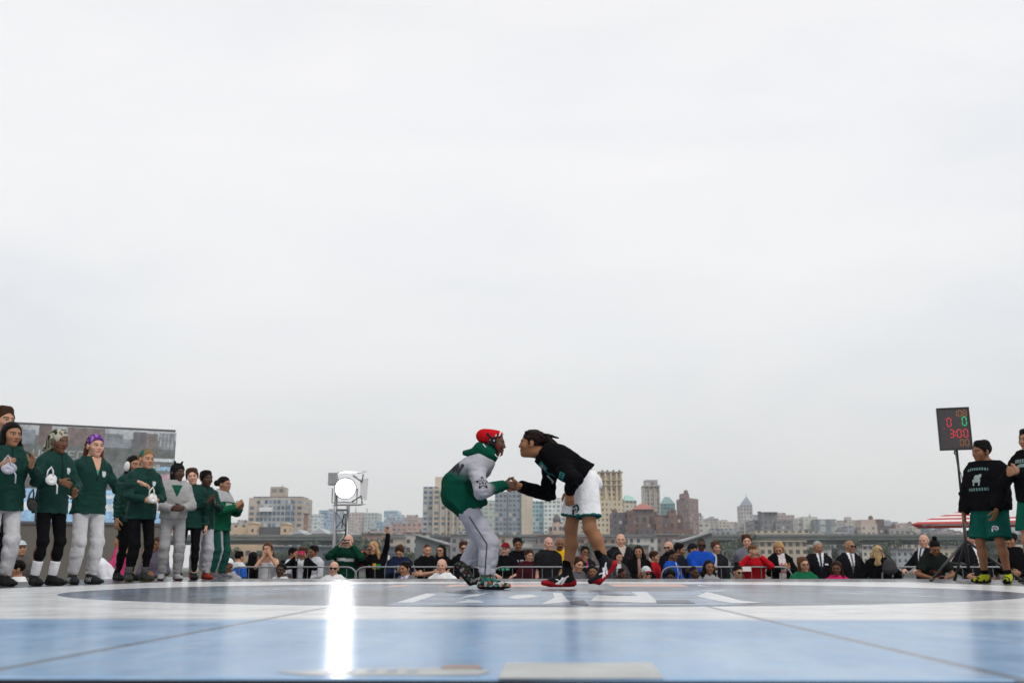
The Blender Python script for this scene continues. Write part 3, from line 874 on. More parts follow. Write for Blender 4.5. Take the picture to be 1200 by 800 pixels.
# scuffs and dust
n4 = N(t, 'ShaderNodeTexNoise', i_Scale=14.0, i_Detail=6.0, i_Roughness=.7); t.links.new(c.outputs['Object'], n4.inputs[0])
dust = ramp(t, [(.42, 0.0), (.75, .34)]); t.links.new(n4.outputs[0], dust.inputs[0])
colr = mixc(t, dust.outputs[0], colr, (.45, .46, .47))
mp3 = N(t, 'ShaderNodeMapping'); mp3.inputs['Scale'].default_value = (1.2, 3.0, 1); t.links.new(c.outputs['Object'], mp3.inputs[0])
n7 = N(t, 'ShaderNodeTexNoise', i_Scale=3.4, i_Detail=9.0, i_Roughness=.78, i_Distortion=1.2); t.links.new(mp3.outputs[0], n7.inputs[0])
smud = ramp(t, [(.56, 0.0), (.68, .38)]); t.links.new(n7.outputs[0], smud.inputs[0])
colr = mixc(t, smud.outputs[0], colr, (.16, .18, .21))
colr = mixc(t, mth(t, 'LESS_THAN', sp.outputs[2], -.003), colr, (.012, .014, .02))
t.links.new(colr, b.inputs['Base Color'])
rg = ramp(t, [(.3, .17), (.7, .25)]); t.links.new(n3.outputs[0], rg.inputs[0]); t.links.new(rg.outputs[0], b.inputs['Roughness'])
b.inputs['Specular IOR Level'].default_value = .45
n5 = N(t, 'ShaderNodeTexNoise', i_Scale=42.0, i_Detail=3.0); t.links.new(c.outputs['Object'], n5.inputs[0])
n6 = N(t, 'ShaderNodeTexNoise', i_Scale=2.2, i_Detail=2.0); t.links.new(c.outputs['Object'], n6.inputs[0])
hh = mth(t, 'ADD', mth(t, 'MULTIPLY', n5.outputs[0], .06), mth(t, 'MULTIPLY', n6.outputs[0], .5))
hh = mth(t, 'SUBTRACT', hh, mth(t, 'MULTIPLY', seam, .25))
bp = N(t, 'ShaderNodeBump', i_Strength=.30, i_Distance=.012); t.links.new(hh, bp.inputs['Height']); t.links.new(bp.outputs[0], b.inputs['Normal'])
M_MAT = m
def chamfer_slab(x0, x1, y0, y1, z0, z1, e=.02):
    mb = MB()
    def rng(d, z): return [(x0 + d, y0 + d, z), (x1 - d, y0 + d, z), (x1 - d, y1 - d, z), (x0 + d, y1 - d, z)]
    rs = [rng(0, z0), rng(0, z1 - e), rng(e * .3, z1 - e * .3), rng(e, z1)]
    for a, bq in zip(rs, rs[1:]):
        for k in range(4): mb.poly([a[k], a[(k + 1) % 4], bq[(k + 1) % 4], bq[k]])
    mb.poly(rs[-1])
    return mb
mat = chamfer_slab(-MATH, MATH, 1.715 - MATC[1], 14.92 - MATC[1], -.041, 0, .006).build('wrestling_mat', M_MAT)
mat.location = (MATC[0], MATC[1], STAGE)
tag(mat, 'large blue, white and dark circled vinyl wrestling mat laid on the stage', 'wrestling mat')
# grey walkway round the mat, at the back of the stage
mb = MB()
mb.box((-SX + .01, 14.93, STAGE - .043), (SX - .01, SY1 - .01, STAGE - .004))
tag(mb.build('stage_walkway', plain('walkway_grey', (.085, .09, .10), .4, scale=2)), kind='structure')
# printed marks on the mat
M_PW = plain('print_white', (.70, .72, .74), .22, scale=3); M_PS = plain('print_sky', (.24, .31, .41), .22, scale=2.2, var=.55); M_PR = plain('print_salmon', (.55, .28, .22), .3, scale=2)
M_PD = plain('print_dark', (.035, .045, .07), .28, scale=3)
def mat_print(polys, m, dz=.003):
    for P in polys:
        mb = MB()
        pts = [ground(*p) for p in P]
        a = sum(pts[i][0] * pts[(i + 1) % len(pts)][1] - pts[(i + 1) % len(pts)][0] * pts[i][1] for i in range(len(pts)))
        if a < 0: pts = pts[::-1]
        mb.poly([(p[0] - MATC[0], p[1] - MATC[1], dz) for p in pts])
        mb.build('print', m, mat)
mat_print([[(450, 709.5), (840, 709), (880, 707.6), (815, 692.5), (560, 693), (505, 694)]], M_PS, .0008)
mat_print([[(464, 706), (484, 706), (512, 696.5), (500, 695)], [(530, 706), (569, 706), (562, 703.5), (548, 702.3), (545, 704)], [(536, 701.5), (560, 698), (573, 694.5), (549, 697)],
           [(595, 700), (605, 702), (632, 699), (622, 696.5), (605, 697)], [(634, 708), (668, 705), (664, 701.5), (658, 694.5), (648, 694.5), (650, 700)],
           [(692, 704), (752, 706), (772, 706), (758, 693.5), (740, 693.5), (747, 698), (700, 697)], [(816, 698.5), (836, 703), (858, 706.5), (896, 706.5), (868, 703.5), (842, 696.5), (828, 693.5)], [(818, 686.6), (832, 687), (818, 685)]], M_PW, .0018)
mat_print([[(520, 694), (545, 695.5), (565, 694.4), (545, 692.6)], [(700, 697), (725, 698.2), (742, 697), (722, 695.6)], [(770, 706.5), (815, 707), (806, 703), (768, 703.4)], [(668, 708), (690, 709), (684, 703), (668, 705)]], M_PD, .0026)
mat_print([[(520, 687.6), (545, 686.4), (548, 684.2), (528, 684.6)], [(576, 687.4), (640, 687.2), (640, 684), (580, 684.2)], [(720, 687), (808, 687.2), (796, 684), (712, 684)], [(448, 688), (474, 687), (484, 685), (462, 685.4)]], M_PR, .0010)
M_PB = plain('print_cream', (.42, .43, .42), .3, scale=5, var=.25)
mat_print([[(584, 795), (778, 795), (764, 776.5), (592, 776.5)]], M_PB, .0010)
mat_print([[(322, 787.5), (360, 791), (560, 791), (576, 786), (540, 781.5), (400, 784)]], M_PB, .0010)
mat_print([[(380 + 24 * i, 787.5), (392 + 24 * i, 787.5), (395 + 24 * i, 784.6), (384 + 24 * i, 784.6)] for i in range(5)], M_PS, .0018)
mat_print([[(515, 783.6), (566, 783.6), (560, 779.5), (523, 779.5)]], plain('print_rust', (.30, .17, .13), .3), .0018)

# ------------------------------------------------------------------ far shore: towers
FAC = {}
def facade(wall, win, pu=3.4, pv=3.2, fu=.55, fv=.5, key=None, rw=.85):
    k = (wall, win, pu, pv, fu, fv)
    if k in FAC: return FAC[k]
    wall = tuple(min(.72, x * 1.2) for x in wall)
    m, t, b = newmat('facade')
    uv = N(t, 'ShaderNodeUVMap'); sp = N(t, 'ShaderNodeSeparateXYZ'); t.links.new(uv.outputs[0], sp.inputs[0])
    u = mth(t, 'DIVIDE', sp.outputs[0], pu); v = mth(t, 'DIVIDE', sp.outputs[1], pv)
    mu = mth(t, 'LESS_THAN', mth(t, 'ABSOLUTE', mth(t, 'SUBTRACT', mth(t, 'FRACT', u), .5)), fu / 2)
    mv = mth(t, 'LESS_THAN', mth(t, 'ABSOLUTE', mth(t, 'SUBTRACT', mth(t, 'FRACT', v), .5)), fv / 2)
    mask = mth(t, 'MULTIPLY', mu, mv)
    cb = N(t, 'ShaderNodeCombineXYZ'); t.links.new(mth(t, 'FLOOR', u), cb.inputs[0]); t.links.new(mth(t, 'FLOOR', v), cb.inputs[1])
    wn = N(t, 'ShaderNodeTexWhiteNoise'); t.links.new(cb.outputs[0], wn.inputs[0])
    wr = ramp(t, [(0, tuple(x * .45 for x in win)), (.75, win), (.9, tuple(min(1, x * 1.6 + .06) for x in win)), (1, (.5, .48, .44))]); t.links.new(wn.outputs[0], wr.inputs[0])
    n = N(t, 'ShaderNodeTexNoise', i_Scale=.06, i_Detail=6.0, i_Roughness=.65); t.links.new(uv.outputs[0], n.inputs[0])
    wl = ramp(t, [(.3, tuple(x * .78 for x in wall)), (.7, tuple(min(1, x * 1.15) for x in wall))]); t.links.new(n.outputs[0], wl.inputs[0])
    t.links.new(mixc(t, mask, wl.outputs[0], wr.outputs[0]), b.inputs['Base Color'])
    t.links.new(mth(t, 'ADD', mth(t, 'MULTIPLY', mask, -.6), rw), b.inputs['Roughness'])
    FAC[k] = m
    return m
def shoreloc(px, D): return at(px, 660, D)
def block(bld, D, x0, x1, ytop, m, name='wall', dep=None, xc=None, skew=(0, 0), zb=-.6, ybot=None, dy=0):
    D = D + dy
    a = at(x0, ytop, D + skew[0]); bq = at(x1, ytop, D + skew[1])
    wdt = bq[0] - a[0]
    dep = dep or max(14, wdt * .8)
    z1 = at((x0 + x1) / 2, ytop, D)[2]
    if ybot is not None: zb = at((x0 + x1) / 2, ybot, D)[2]
    if xc is None:
        foot = [(a[0], a[1]), (bq[0], bq[1]), (bq[0], bq[1] + dep), (a[0], a[1] + dep)]
    else:
        c = at(xc, ytop, D)
        foot = [(a[0], a[1]), (c[0], c[1]), (bq[0], bq[1]), (a[0] + bq[0] - c[0], a[1] + bq[1] - c[1])]
    o = bld.location
    mb = MB(); mb.prism([(p[0] - o[0], p[1] - o[1]) for p in foot], zb - o[2], z1 - o[2])
    return mb.build(name, m, bld)
def building(name, label, px, D, cat='building', group=None):
    p = at(px, 660, D)
    return empty(name, (p[0], p[1], 0), 0, label, cat, group)
def ledge(bld, D, x0, x1, y, th, m, grow=.6, name='cornice', dy=0, dep=None):
    return block(bld, D - 1.2, x0 - grow, x1 + grow, y - th / 2, m, name, dep=dep, ybot=y + th / 2, dy=dy)
ROOFM = plain('roof_grey', (.16, .16, .17), .9, scale=.1)
TANKM = plain('tank_wood', (.16, .11, .08), .9, scale=.5)
def tank(bld, px, ytop, D, r=2.2, h=5.0):
    p = at(px, ytop, D) - np.array(bld.location)
    mb = MB(); mb.tube([p - V(0, 0, h), p - V(0, 0, h * .3), p], [r, r, .15], 10)
    for a in range(4): mb.tube([p + V(r * .7 * math.cos(a * 1.571), r * .7 * math.sin(a * 1.571), -h), p + V(r * .7 * math.cos(a * 1.571), r * .7 * math.sin(a * 1.571), -h - 3.5)], .22, 4)
    return mb.build('water_tank', TANKM, bld)
def mast(bld, px, y0, y1, D, r=.3):
    mb = MB(); o = np.array(bld.location); mb.tube([at(px, y0, D) - o, at(px, y1, D) - o], [r, r * .4], 5); return mb.build('antenna', ROOFM, bld)
TAN, BEI, BRK, GRY, DGR = (.46, .34, .23), (.42, .36, .28), (.22, .12, .09), (.30, .30, .31), (.16, .165, .18)
WD = (.06, .075, .10)
# 1 hotel block on the left
B = building('hotel_block', 'wide beige and glass hotel block with a square rooftop box, left of the lamp tower', 324, 760)
block(B, 760, 292, 356, 583, facade((.40, .33, .27), (.10, .15, .20), 5.2, 4.3, .62, .55), dep=30)
block(B, 757, 305, 338, 584.5, facade((.30, .31, .32), (.09, .14, .20), 3.2, 4.3, .7, .62), name='glass_bay', dep=8)
block(B, 755, 337, 343, 584.5, facade((.22, .26, .30), (.07, .13, .20), 2.6, 4.3, .8, .7), name='glass_bay', dep=8)
block(B, 754, 304, 319, 594, plain('pale_panel', (.72, .72, .70), .6), name='blank_panel', dep=3, ybot=599)
block(B, 765, 317, 332, 570, facade((.36, .30, .25), (.20, .17, .15), 6, 9, .7, .3), name='roof_box', dep=16, ybot=584)
block(B, 762, 297, 354, 581.5, ROOFM, 'roof', dep=22, ybot=584); mast(B, 331, 571, 567, 765)
# tan school-like range in front
B = building('stone_hall', 'low tan stone hall with arched windows and two pale gable towers below the hotel block', 300, 560)
block(B, 560, 262, 342, 630, facade(TAN, WD, 5, 5.5, .4, .5), dep=24)
block(B, 557, 272, 292, 615, facade(TAN, WD, 4.4, 7, .38, .45), dep=20)
block(B, 553, 291, 301, 613, facade(TAN, WD, 5, 6, .25, .3), name='gable_tower', dep=10)
block(B, 553, 329, 339, 614, facade(TAN, WD, 5, 6, .25, .3), name='gable_tower', dep=10)
block(B, 558, 301, 329, 617, plain('slate', (.075, .08, .095), .7), name='slate_roof', dep=16, ybot=627)
for px, yy in ((296, 613), (334, 614)):
    a = at(px - 5.4, yy, 552.5) - np.array(B.location); c = at(px, yy - 2.6, 552.5) - np.array(B.location); d = at(px + 5.4, yy, 552.5) - np.array(B.location)
    mb = MB(); q = V(0, 11, 0)
    mb.poly([a, d, c]); mb.poly([d + q, a + q, c + q]); mb.poly([a, c, c + q, a + q]); mb.poly([c, d, d + q, c + q]); mb.poly([a, a + q, d + q, d])
    mb.build('gable', plain('pale_stone', (.52, .42, .32), .85), B)
B = building('brick_chimney', 'slim square brick chimney standing alone right of the beige hotel block', 358.5, 540, 'chimney')
block(B, 540, 356.2, 360.6, 602, facade((.20, .12, .09), (.16, .09, .07), 2, 2, .3, .3), name='shaft', dep=2.2)
block(B, 539.6, 355.8, 361, 601, plain('chimney_cap', (.15, .1, .08), .9), name='rim', dep=3.0, ybot=602.6)
B = building('glass_office', 'small pale glass office tower with a slanted top, left of the lamp tower', 374, 1150)
block(B, 1150, 364, 377, 602, facade((.48, .50, .50), (.30, .38, .42), 4, 4, .7, .6), dep=30)
block(B, 1165, 374, 384, 597.5, facade((.25, .34, .42), (.16, .28, .40), 3, 4, .85, .8), name='blue_wing', dep=30)
B = building('blue_tower', 'narrow blue grey tower directly behind the lamp tower truss', 392, 1300)
block(B, 1300, 385, 399, 596, facade((.25, .31, .38), (.16, .26, .36), 3, 4, .8, .75), dep=30)
B = building('white_terrace', 'long low white roofed building with dark openings at the foot of the lamp tower', 375, 520)
block(B, 520, 340, 412, 624, facade((.50, .50, .50), (.07, .09, .11), 5, 9, .45, .5), dep=25)
for x0, x1, yt in ((342, 356, 620), (364, 384, 618.5), (386, 404, 620)):
    a, c, d = [at(p, q, 518) - np.array(B.location) for p, q in ((x0, 625), ((x0 + x1) / 2, yt), (x1, 625))]
    mb = MB(); q = V(0, 20, 0)
    mb.poly([a, d, c]); mb.poly([a, c, c + q, a + q]); mb.poly([c, d, d + q, c + q]); mb.poly([d + q, a + q, c + q]); mb.poly([a, a + q, d + q, d]); mb.build('roof', plain('pale_roof', (.42, .44, .46), .7), B)
B = building('twin_tower', 'pair of joined hazy towers, one pinkish and one grey green, right of the lamp tower', 426, 1500)
block(B, 1500, 408, 427, 600, facade((.42, .33, .31), (.26, .28, .32), 5, 5, .5, .5), dep=40)
block(B, 1490, 427, 443, 600.5, facade((.36, .39, .37), (.22, .28, .30), 5, 5, .55, .55), name='wall', dep=40); mast(B, 417, 600, 593, 1500, .8); mast(B, 430, 600, 595, 1490, .8)
B = building('slate_tower', 'short slate blue tower between the hazy twin towers and the glass tower', 447, 1250)
block(B, 1250, 441, 452, 611, facade((.22, .29, .36), (.14, .24, .34), 4, 4, .7, .7), dep=25)
B = building('glass_tower', 'pale blue glass tower with a stepped top left of the tall beige apartment tower', 460, 1450)
block(B, 1450, 450, 466, 598, facade((.32, .40, .48), (.24, .36, .48), 4, 4, .85, .8), dep=40)
block(B, 1440, 462, 470, 602, facade((.38, .45, .50), (.28, .40, .50), 4, 4, .85, .8), name='wall', dep=40)
B = building('pink_block', 'low pinkish brick block in front of the tall beige apartment tower', 478, 900)
block(B, 900, 459, 497, 613, facade((.34, .22, .20), (.18, .16, .17), 4.5, 4, .5, .5), dep=30)
block(B, 880, 478, 500, 620, facade((.40, .30, .24), (.18, .16, .15), 4.5, 4, .5, .5), name='wall', dep=20)
# tall beige apartment tower (behind the left wrestler)
B = building('apartment_tower', 'tall beige apartment tower with blue window bands behind the left wrestler', 518, 640)
f1 = facade((.44, .38, .31), (.12, .18, .26), 4.2, 3.3, .62, .55)
block(B, 640, 496, 513, 570, facade((.34, .34, .34), (.12, .18, .26), 3.2, 3.3, .7, .55), dep=22)  # shaded left side of the tower, its shade put into a greyer facade colour
block(B, 637, 508, 523, 571, f1, dep=22, name='wall'); block(B, 641, 521, 548, 571, f1, dep=22, name='wall')
block(B, 646, 510, 530, 558.5, facade((.50, .42, .34), (.40, .33, .27), 8, 8, .1, .1), name='roof_box', dep=14, ybot=571)
for px in (507.5, 516, 523, 531, 540): block(B, 635.5, px, px + 1.6, 572, plain('pier_beige', (.50, .43, .35), .85), name='pier', dep=1.6)
B = building('pale_tower', 'pale greenish slab tower seen between the left wrestler and the dark blue tower', 572, 900)
block(B, 900, 562, 581, 586, facade((.40, .42, .38), (.22, .30, .32), 4, 3.6, .6, .5), dep=25)
block(B, 890, 545, 566, 594, facade((.36, .40, .38), (.16, .28, .32), 4, 3.6, .7, .6), name='wall', dep=25)
B = building('blue_slab', 'dark blue grey apartment slab with pale vertical stripe below the handshake', 602, 700)
f2 = facade((.22, .245, .28), (.10, .15, .21), 2.8, 3.2, .72, .6)
block(B, 700, 580, 594, 576, f2, dep=24); block(B, 701.5, 594, 595.6, 575, plain('pier_pale', (.48, .45, .42), .85), name='pier', dep=20); block(B, 700, 595.6, 611, 575, f2, name='wall', dep=24)
block(B, 698, 611, 624, 567, facade((.48, .41, .33), (.42, .36, .29), 6, 3.2, .12, .2), name='end_wall', dep=26)
B = building('teal_tower', 'teal and white striped glass tower below the right wrestler arm', 640, 820)
block(B, 820, 623, 639, 587, facade((.30, .40, .43), (.12, .28, .34), 3, 3.4, .8, .62), dep=24)
block(B, 815, 637, 659, 583, facade((.58, .58, .55), (.16, .34, .40), 3.4, 3.4, .6, .5), name='wall', dep=24)
B = building('ornate_house', 'small ornate tan building with a dark cupola left of the right wrestler legs', 652, 560)
block(B, 560, 642, 664, 617, facade((.38, .32, .26), WD, 3.4, 4, .45, .5), dep=14); block(B, 558, 647, 658, 611, facade((.38, .30, .24), WD, 3, 4, .45, .5), name='tower', dep=8)
o = np.array(B.location); mb = MB(); p = at(652.5, 611, 561) - o; mb.tube([p, p + V(0, 0, 1.6), p + V(0, 0, 3.2), p + V(0, 0, 4.4)], [2.2, 2.4, 1.4, .1], 10); mb.build('cupola', plain('cupola_dark', (.09, .09, .10), .6), B, True)
# ornate beige tower right of the white shorts
B = building('stone_tower', 'tall ornate cream stone tower right of the white shorts', 714, 620)
fb = facade((.52, .44, .31), (.17, .15, .12), 2.5, 3.1, .45, .5)
block(B, 617.4, 699, 730, 585, fb, dep=26); block(B, 620, 702, 728, 553, fb, name='wall', dep=22)
for px in (701.4, 708.4, 715.0, 721.6, 726.8): block(B, 618.2, px, px + 1.9, 552, plain('pier_cream', (.58, .50, .37), .85), name='pier', dep=2)
ledge(B, 619, 701, 729, 568, 1.2, plain('cornice_cream', (.50, .43, .31), .85)); ledge(B, 619, 701, 729, 562, 1.0, plain('cornice_cream', (.50, .43, .31), .85)); ledge(B, 619.3, 701, 729, 553, 1.6, plain('cornice_dark', (.25, .21, .16), .85))
block(B, 618, 699, 705, 560, facade((.42, .37, .28), (.14, .13, .11), 2.5, 3.1, .5, .5), name='corner_bay', dep=8, ybot=570)
for px in (705, 711, 718, 725): block(B, 624, px, px + 2, 550.3, ROOFM, 'roof_plant', dep=4, ybot=553)
B = building('lower_tower', 'cream wing with small windows behind the right wrestler knee', 700, 640)
block(B, 640, 686, 706, 592, facade((.46, .40, .30), (.20, .18, .15), 2.6, 3.1, .5, .5), dep=20)
B = building('copper_roof_house', 'cream building with a pale green copper roof right of the ornate tower', 737, 760)
block(B, 760, 728, 746, 586, facade((.46, .41, .33), (.20, .20, .19), 3, 3.4, .5, .5), dep=25)
o = np.array(B.location); a, bq, c, d = [at(p, q, 760 + e) - o for p, q, e in ((731, 586, -1), (746, 587, -1), (733, 579, 10), (741, 582, 10))]
mb = MB(); w2 = V(0, 24, 0); mb.poly([a, bq, d, c]); mb.poly([bq, bq + w2, d]); mb.poly([a + w2, a, c]); mb.poly([bq + w2, a + w2, c, d]); mb.poly([a, a + w2, bq + w2, bq]); mb.build('roof', plain('copper_green', (.30, .50, .44), .7, scale=.3), B)
B = building('grey_tower', 'tall grey stone tower with a stepped crown above the brick buildings', 763.5, 840)
block(B, 840, 754, 773, 568, facade((.37, .33, .29), (.18, .19, .20), 2.6, 3.4, .5, .6), dep=20)
for px in (754.4, 760.2, 766, 771.6): block(B, 838.6, px, px + 1.2, 569, plain('pier_grey', (.42, .38, .33), .85), name='pier', dep=1.4)
ledge(B, 839, 754, 773, 569, 1.2, plain('cornice_grey', (.36, .33, .30), .85)); block(B, 843, 756, 770.6, 562, facade((.27, .26, .26), (.13, .14, .15), 4, 6, .55, .5), name='crown', dep=14, ybot=568)
B = building('pyramid_tower', 'dark green glass tower with a faceted pyramid top between grey and red towers', 782, 960)
block(B, 960, 774, 791, 590, facade((.13, .22, .23), (.08, .18, .20), 3, 3.6, .8, .7), dep=30)
o = np.array(B.location); pts = [at(p, q, 960 + e) - o for p, q, e in ((773.6, 590, -.5), (791.4, 590, -.5), (776, 590, 28), (791, 590, 28))]; ap = [at(778.5, 582, 970) - o, at(784, 582, 970) - o, at(784, 582, 982) - o, at(778.5, 582, 982) - o]
mb = MB(); q4 = [pts[0], pts[1], pts[3], pts[2]]
for k in range(4): mb.poly([q4[k], q4[(k + 1) % 4], ap[(k + 1) % 4], ap[k]])
mb.poly(ap); mb.poly(q4[::-1]); mb.build('roof', plain('green_glass', (.16, .27, .27), .3, scale=.1), B)
B = building('red_tower', 'red brick corner tower with a small roof turret right of the pyramid tower', 805, 740)
block(B, 740, 792.4, 818, 583, facade((.22, .135, .125), (.12, .14, .17), 3.0, 3.1, .55, .55), xc=807, skew=(22, 14))
block(B, 748, 798, 807.5, 578, facade((.20, .12, .12), (.13, .13, .14), 3, 4, .4, .4), name='turret', dep=10, ybot=584); tank(B, 803.6, 573.5, 750, 1.6, 3.4)
# brick cluster
BR = facade((.135, .075, .062), (.085, .085, .10), 3.0, 3.4, .45, .5); BR2 = facade((.105, .088, .10), (.07, .08, .10), 3.0, 3.4, .5, .5); BR3 = facade((.175, .105, .08), (.09, .09, .10), 3.2, 3.6, .42, .5)
B = building('brick_block', 'dark slate brick block with a flat roof right of the white shorts hem', 728, 560)
block(B, 560, 717.5, 738, 600, BR2, dep=22); block(B, 556, 735, 744, 598, BR, name='wall', dep=18); tank(B, 720, 595.5, 566, 1.6, 3)
B = building('red_roof_hall', 'large brown brick hall with a red hipped roof in the brick cluster', 754, 575)
block(B, 575, 738, 770, 599, BR3, dep=24); block(B, 573, 742, 766, 596, facade((.20, .15, .13), (.07, .08, .10), 4, 5, .55, .55), name='upper_storey', dep=18)
o = np.array(B.location); e = [at(p, q, 571 + z) - o for p, q, z in ((740.5, 596.4, 0), (767.5, 596.4, 0), (767.5, 596.4, 22), (740.5, 596.4, 22))]; ap = [at(750, 590, 582) - o, at(757, 590, 582) - o]
mb = MB(); mb.poly([e[0], e[1], ap[1], ap[0]]); mb.poly([e[1], e[2], ap[1]]); mb.poly([e[2], e[3], ap[0], ap[1]]); mb.poly([e[3], e[0], ap[0]]); mb.poly(e[::-1]); mb.build('roof', plain('red_tile', (.36, .13, .10), .8, scale=.4), B)
B = building('brick_row', 'broad reddish brick row with dark bays behind the standing bald man', 757, 520)
block(B, 520, 736, 790, 613, BR, dep=20); block(B, 517, 748, 766, 619, BR2, name='bay', dep=12); block(B, 516.6, 769, 776, 606, BR3, name='bay', dep=12); mb = MB()
B = building('brick_turret_block', 'brown brick block with a round topped tan turret at the right end of the cluster', 785, 545)
block(B, 545, 766, 800, 603, BR, dep=22); block(B, 541, 784, 792.5, 597, BR3, name='turret', dep=9); block(B, 540, 776, 784, 607, BR2, name='bay', dep=8)
B = building('mid_brick_house', 'low red brick warehouse in front of the brick cluster and the red corner tower', 782, 490)
block(B, 490, 771, 812, 620, facade((.15, .09, .075), (.07, .09, .10), 3.4, 3.6, .4, .5), dep=18); block(B, 488, 780, 787, 622, BR2, name='bay', dep=8)
B = building('grey_flats', 'small pale grey flats right of the red corner tower', 826, 900)
block(B, 900, 818, 832, 612, facade((.44, .42, .39), (.22, .22, .22), 5, 4.4, .55, .45), dep=20); block(B, 896, 832, 858, 619, facade((.30, .31, .33), (.15, .18, .21), 4, 4, .6, .5), name='wall', dep=20)
B = building('pointed_tower', 'slender stone tower with a pointed roof rising over the grey skyline on the right', 874, 980)
block(B, 980, 865, 884, 612, facade((.36, .33, .32), (.20, .22, .25), 3.4, 3.6, .5, .6), dep=24); block(B, 979, 867.4, 881.6, 592, facade((.38, .35, .34), (.20, .23, .27), 2.8, 3.6, .5, .65), name='shaft', dep=16)
o = np.array(B.location); e = [at(p, 592, 978.5 + z) - o for p, z in ((867, 0), (882, 0), (882, 17), (867, 17))]; m1 = [at(p, 587.5, 980 + z) - o for p, z in ((869.6, 0), (879.4, 0), (879.4, 12), (869.6, 12))]; ap = at(874.5, 581, 986) - o
mb = MB()
for k in range(4): mb.poly([e[k], e[(k + 1) % 4], m1[(k + 1) % 4], m1[k]]); mb.poly([m1[k], m1[(k + 1) % 4], ap])
mb.poly(e[::-1]); mb.build('roof', plain('lead_roof', (.24, .27, .31), .6, scale=.2), B)
block(B, 974, 872, 882, 612, facade((.42, .36, .30), (.24, .23, .22), 3.4, 3.6, .5, .5), name='wing', dep=10); mast(B, 874.5, 581, 578.5, 986, .4)
B = building('grey_mill', 'dark grey brick mill with a square raised centre and a thin chimney', 905, 720)
fg = facade((.19, .185, .195), (.10, .115, .14), 3.4, 3.8, .5, .5)
block(B, 720, 883, 929, 609, fg, dep=30); block(B, 724, 895, 911, 599.5, facade((.18, .175, .18), (.11, .12, .14), 3.0, 6, .5, .6), name='raised_centre', dep=20); block(B, 716, 909, 927, 611.5, fg, name='bay', dep=10); ledge(B, 723, 895, 911, 600, .8, ROOFM)
B = building('mill_chimney', 'thin dark chimney standing beside the raised centre of the grey mill', 890.5, 716, 'chimney')
block(B, 716, 888.8, 891.8, 599.5, plain('dark_brick', (.11, .11, .12), .9), name='shaft', dep=2.2); block(B, 715.6, 888.4, 892.2, 599, plain('dark_cap', (.09, .09, .1), .9), name='rim', dep=3, ybot=600.3)
B = building('window_warehouse', 'long cream warehouse with a grid of dark windows behind the blond woman in black', 918, 424)
block(B, 424, 889, 945, 633.5, facade((.40, .33, .25), (.10, .10, .095), 2.9, 3.0, .55, .55), dep=16); ledge(B, 424, 889, 945, 633.5, 1.2, plain('cornice_tan', (.48, .40, .31), .85))
B = building('long_cream_block', 'long low cream block with a flat roof in front of the grey mill', 915, 600)
block(B, 600, 885, 947, 621.5, facade((.40, .34, .26), (.14, .135, .125), 4.0, 4.0, .5, .5), dep=22)
for i, (x0, x1, yt, wc, lab) in enumerate(((958, 974, 642, (.42, .41, .39), 'small whitish shore house between the suited man and the trees'), (984, 1006, 645, (.34, .35, .37), 'small grey shore house behind the man in sunglasses and suit'), (1010, 1024, 640, (.44, .40, .34), 'small pale shore house left of the blond woman seen from behind'),
                                          (1050, 1072, 643, (.30, .31, .33), 'small slate shore house left of the bald man facing left'), (1098, 1126, 640, (.40, .34, .26), 'small tan shore house under the umbrella'), (846, 866, 645, (.33, .30, .28), 'small brown shore house beside the man in the grey sweater'))):
    B = building('shore_house', lab, (x0 + x1) / 2, 428)
    block(B, 422 + i % 2, x0, x1, yt, facade(wc, (.08, .09, .10), 2.4, 2.6, .45, .5), dep=7); block(B, 421 + i % 2, x0 - .5, x1 + .5, yt - .8, ROOFM, 'roof', dep=8.5, ybot=yt + .2)
B = building('pale_complex', 'pale stepped concrete complex left of the dark framed glass block', 946, 800)
block(B, 800, 934, 946, 608, facade((.42, .42, .39), (.26, .28, .28), 4, 4, .4, .4), dep=25); block(B, 797, 941, 958, 605, facade((.48, .48, .44), (.34, .36, .36), 5, 5, .3, .3), name='wall', dep=25); mast(B, 949, 605, 602, 797, .6)
B = building('framed_block', 'dark framed block with tall pale window strips right of the pale concrete complex', 968, 780)
block(B, 780, 957.5, 979, 608.5, facade((.16, .19, .23), (.42, .44, .40), 8.2, 5.4, .5, .75), dep=24); block(B, 783, 956.5, 980, 608, ROOFM, 'roof', dep=26, ybot=609.5)
B = building('grey_corner_block', 'grey blue block with a water tank at the left of the pink penthouse blocks', 1001, 700)
block(B, 700, 993, 1012, 616, facade((.27, .28, .30), (.16, .18, .21), 3.6, 3.8, .5, .5), dep=24); tank(B, 1005, 611.5, 706, 1.5, 3.2)
B = building('cream_penthouse_block', 'cream block with a pink penthouse and rooftop tank above the man in sunglasses', 1018, 690)
block(B, 690, 1009, 1028, 614, facade((.42, .36, .31), (.20, .20, .20), 3.2, 3.6, .5, .5), dep=22); block(B, 694, 1009, 1026, 608.5, plain('pink_stucco', (.44, .36, .32), .9, scale=.2), name='penthouse', dep=14, ybot=615); tank(B, 1020, 603.5, 698, 1.5, 3.2)
B = building('maroon_penthouse_block', 'dark maroon brick block over the blond woman seen from behind', 1040, 705)
block(B, 705, 1025, 1045, 616, BR2, dep=22); block(B, 709, 1026, 1036, 608, BR, name='penthouse', dep=12, ybot=617); block(B, 700, 1042, 1068, 619, facade((.27, .25, .24), (.14, .15, .16), 3.6, 3.8, .5, .5), name='wall', dep=20); tank(B, 1047, 612.5, 712, 1.4, 3)
B = building('thin_beige_tower', 'thin beige tower just left of the striped umbrella edge', 1073, 1000)
block(B, 1000, 1068.5, 1078, 613, facade((.40, .35, .30), (.26, .25, .24), 4, 4, .5, .5), dep=20)
B = building('blue_office', 'small slate blue office tower seen under the striped umbrella', 1091.5, 1000)
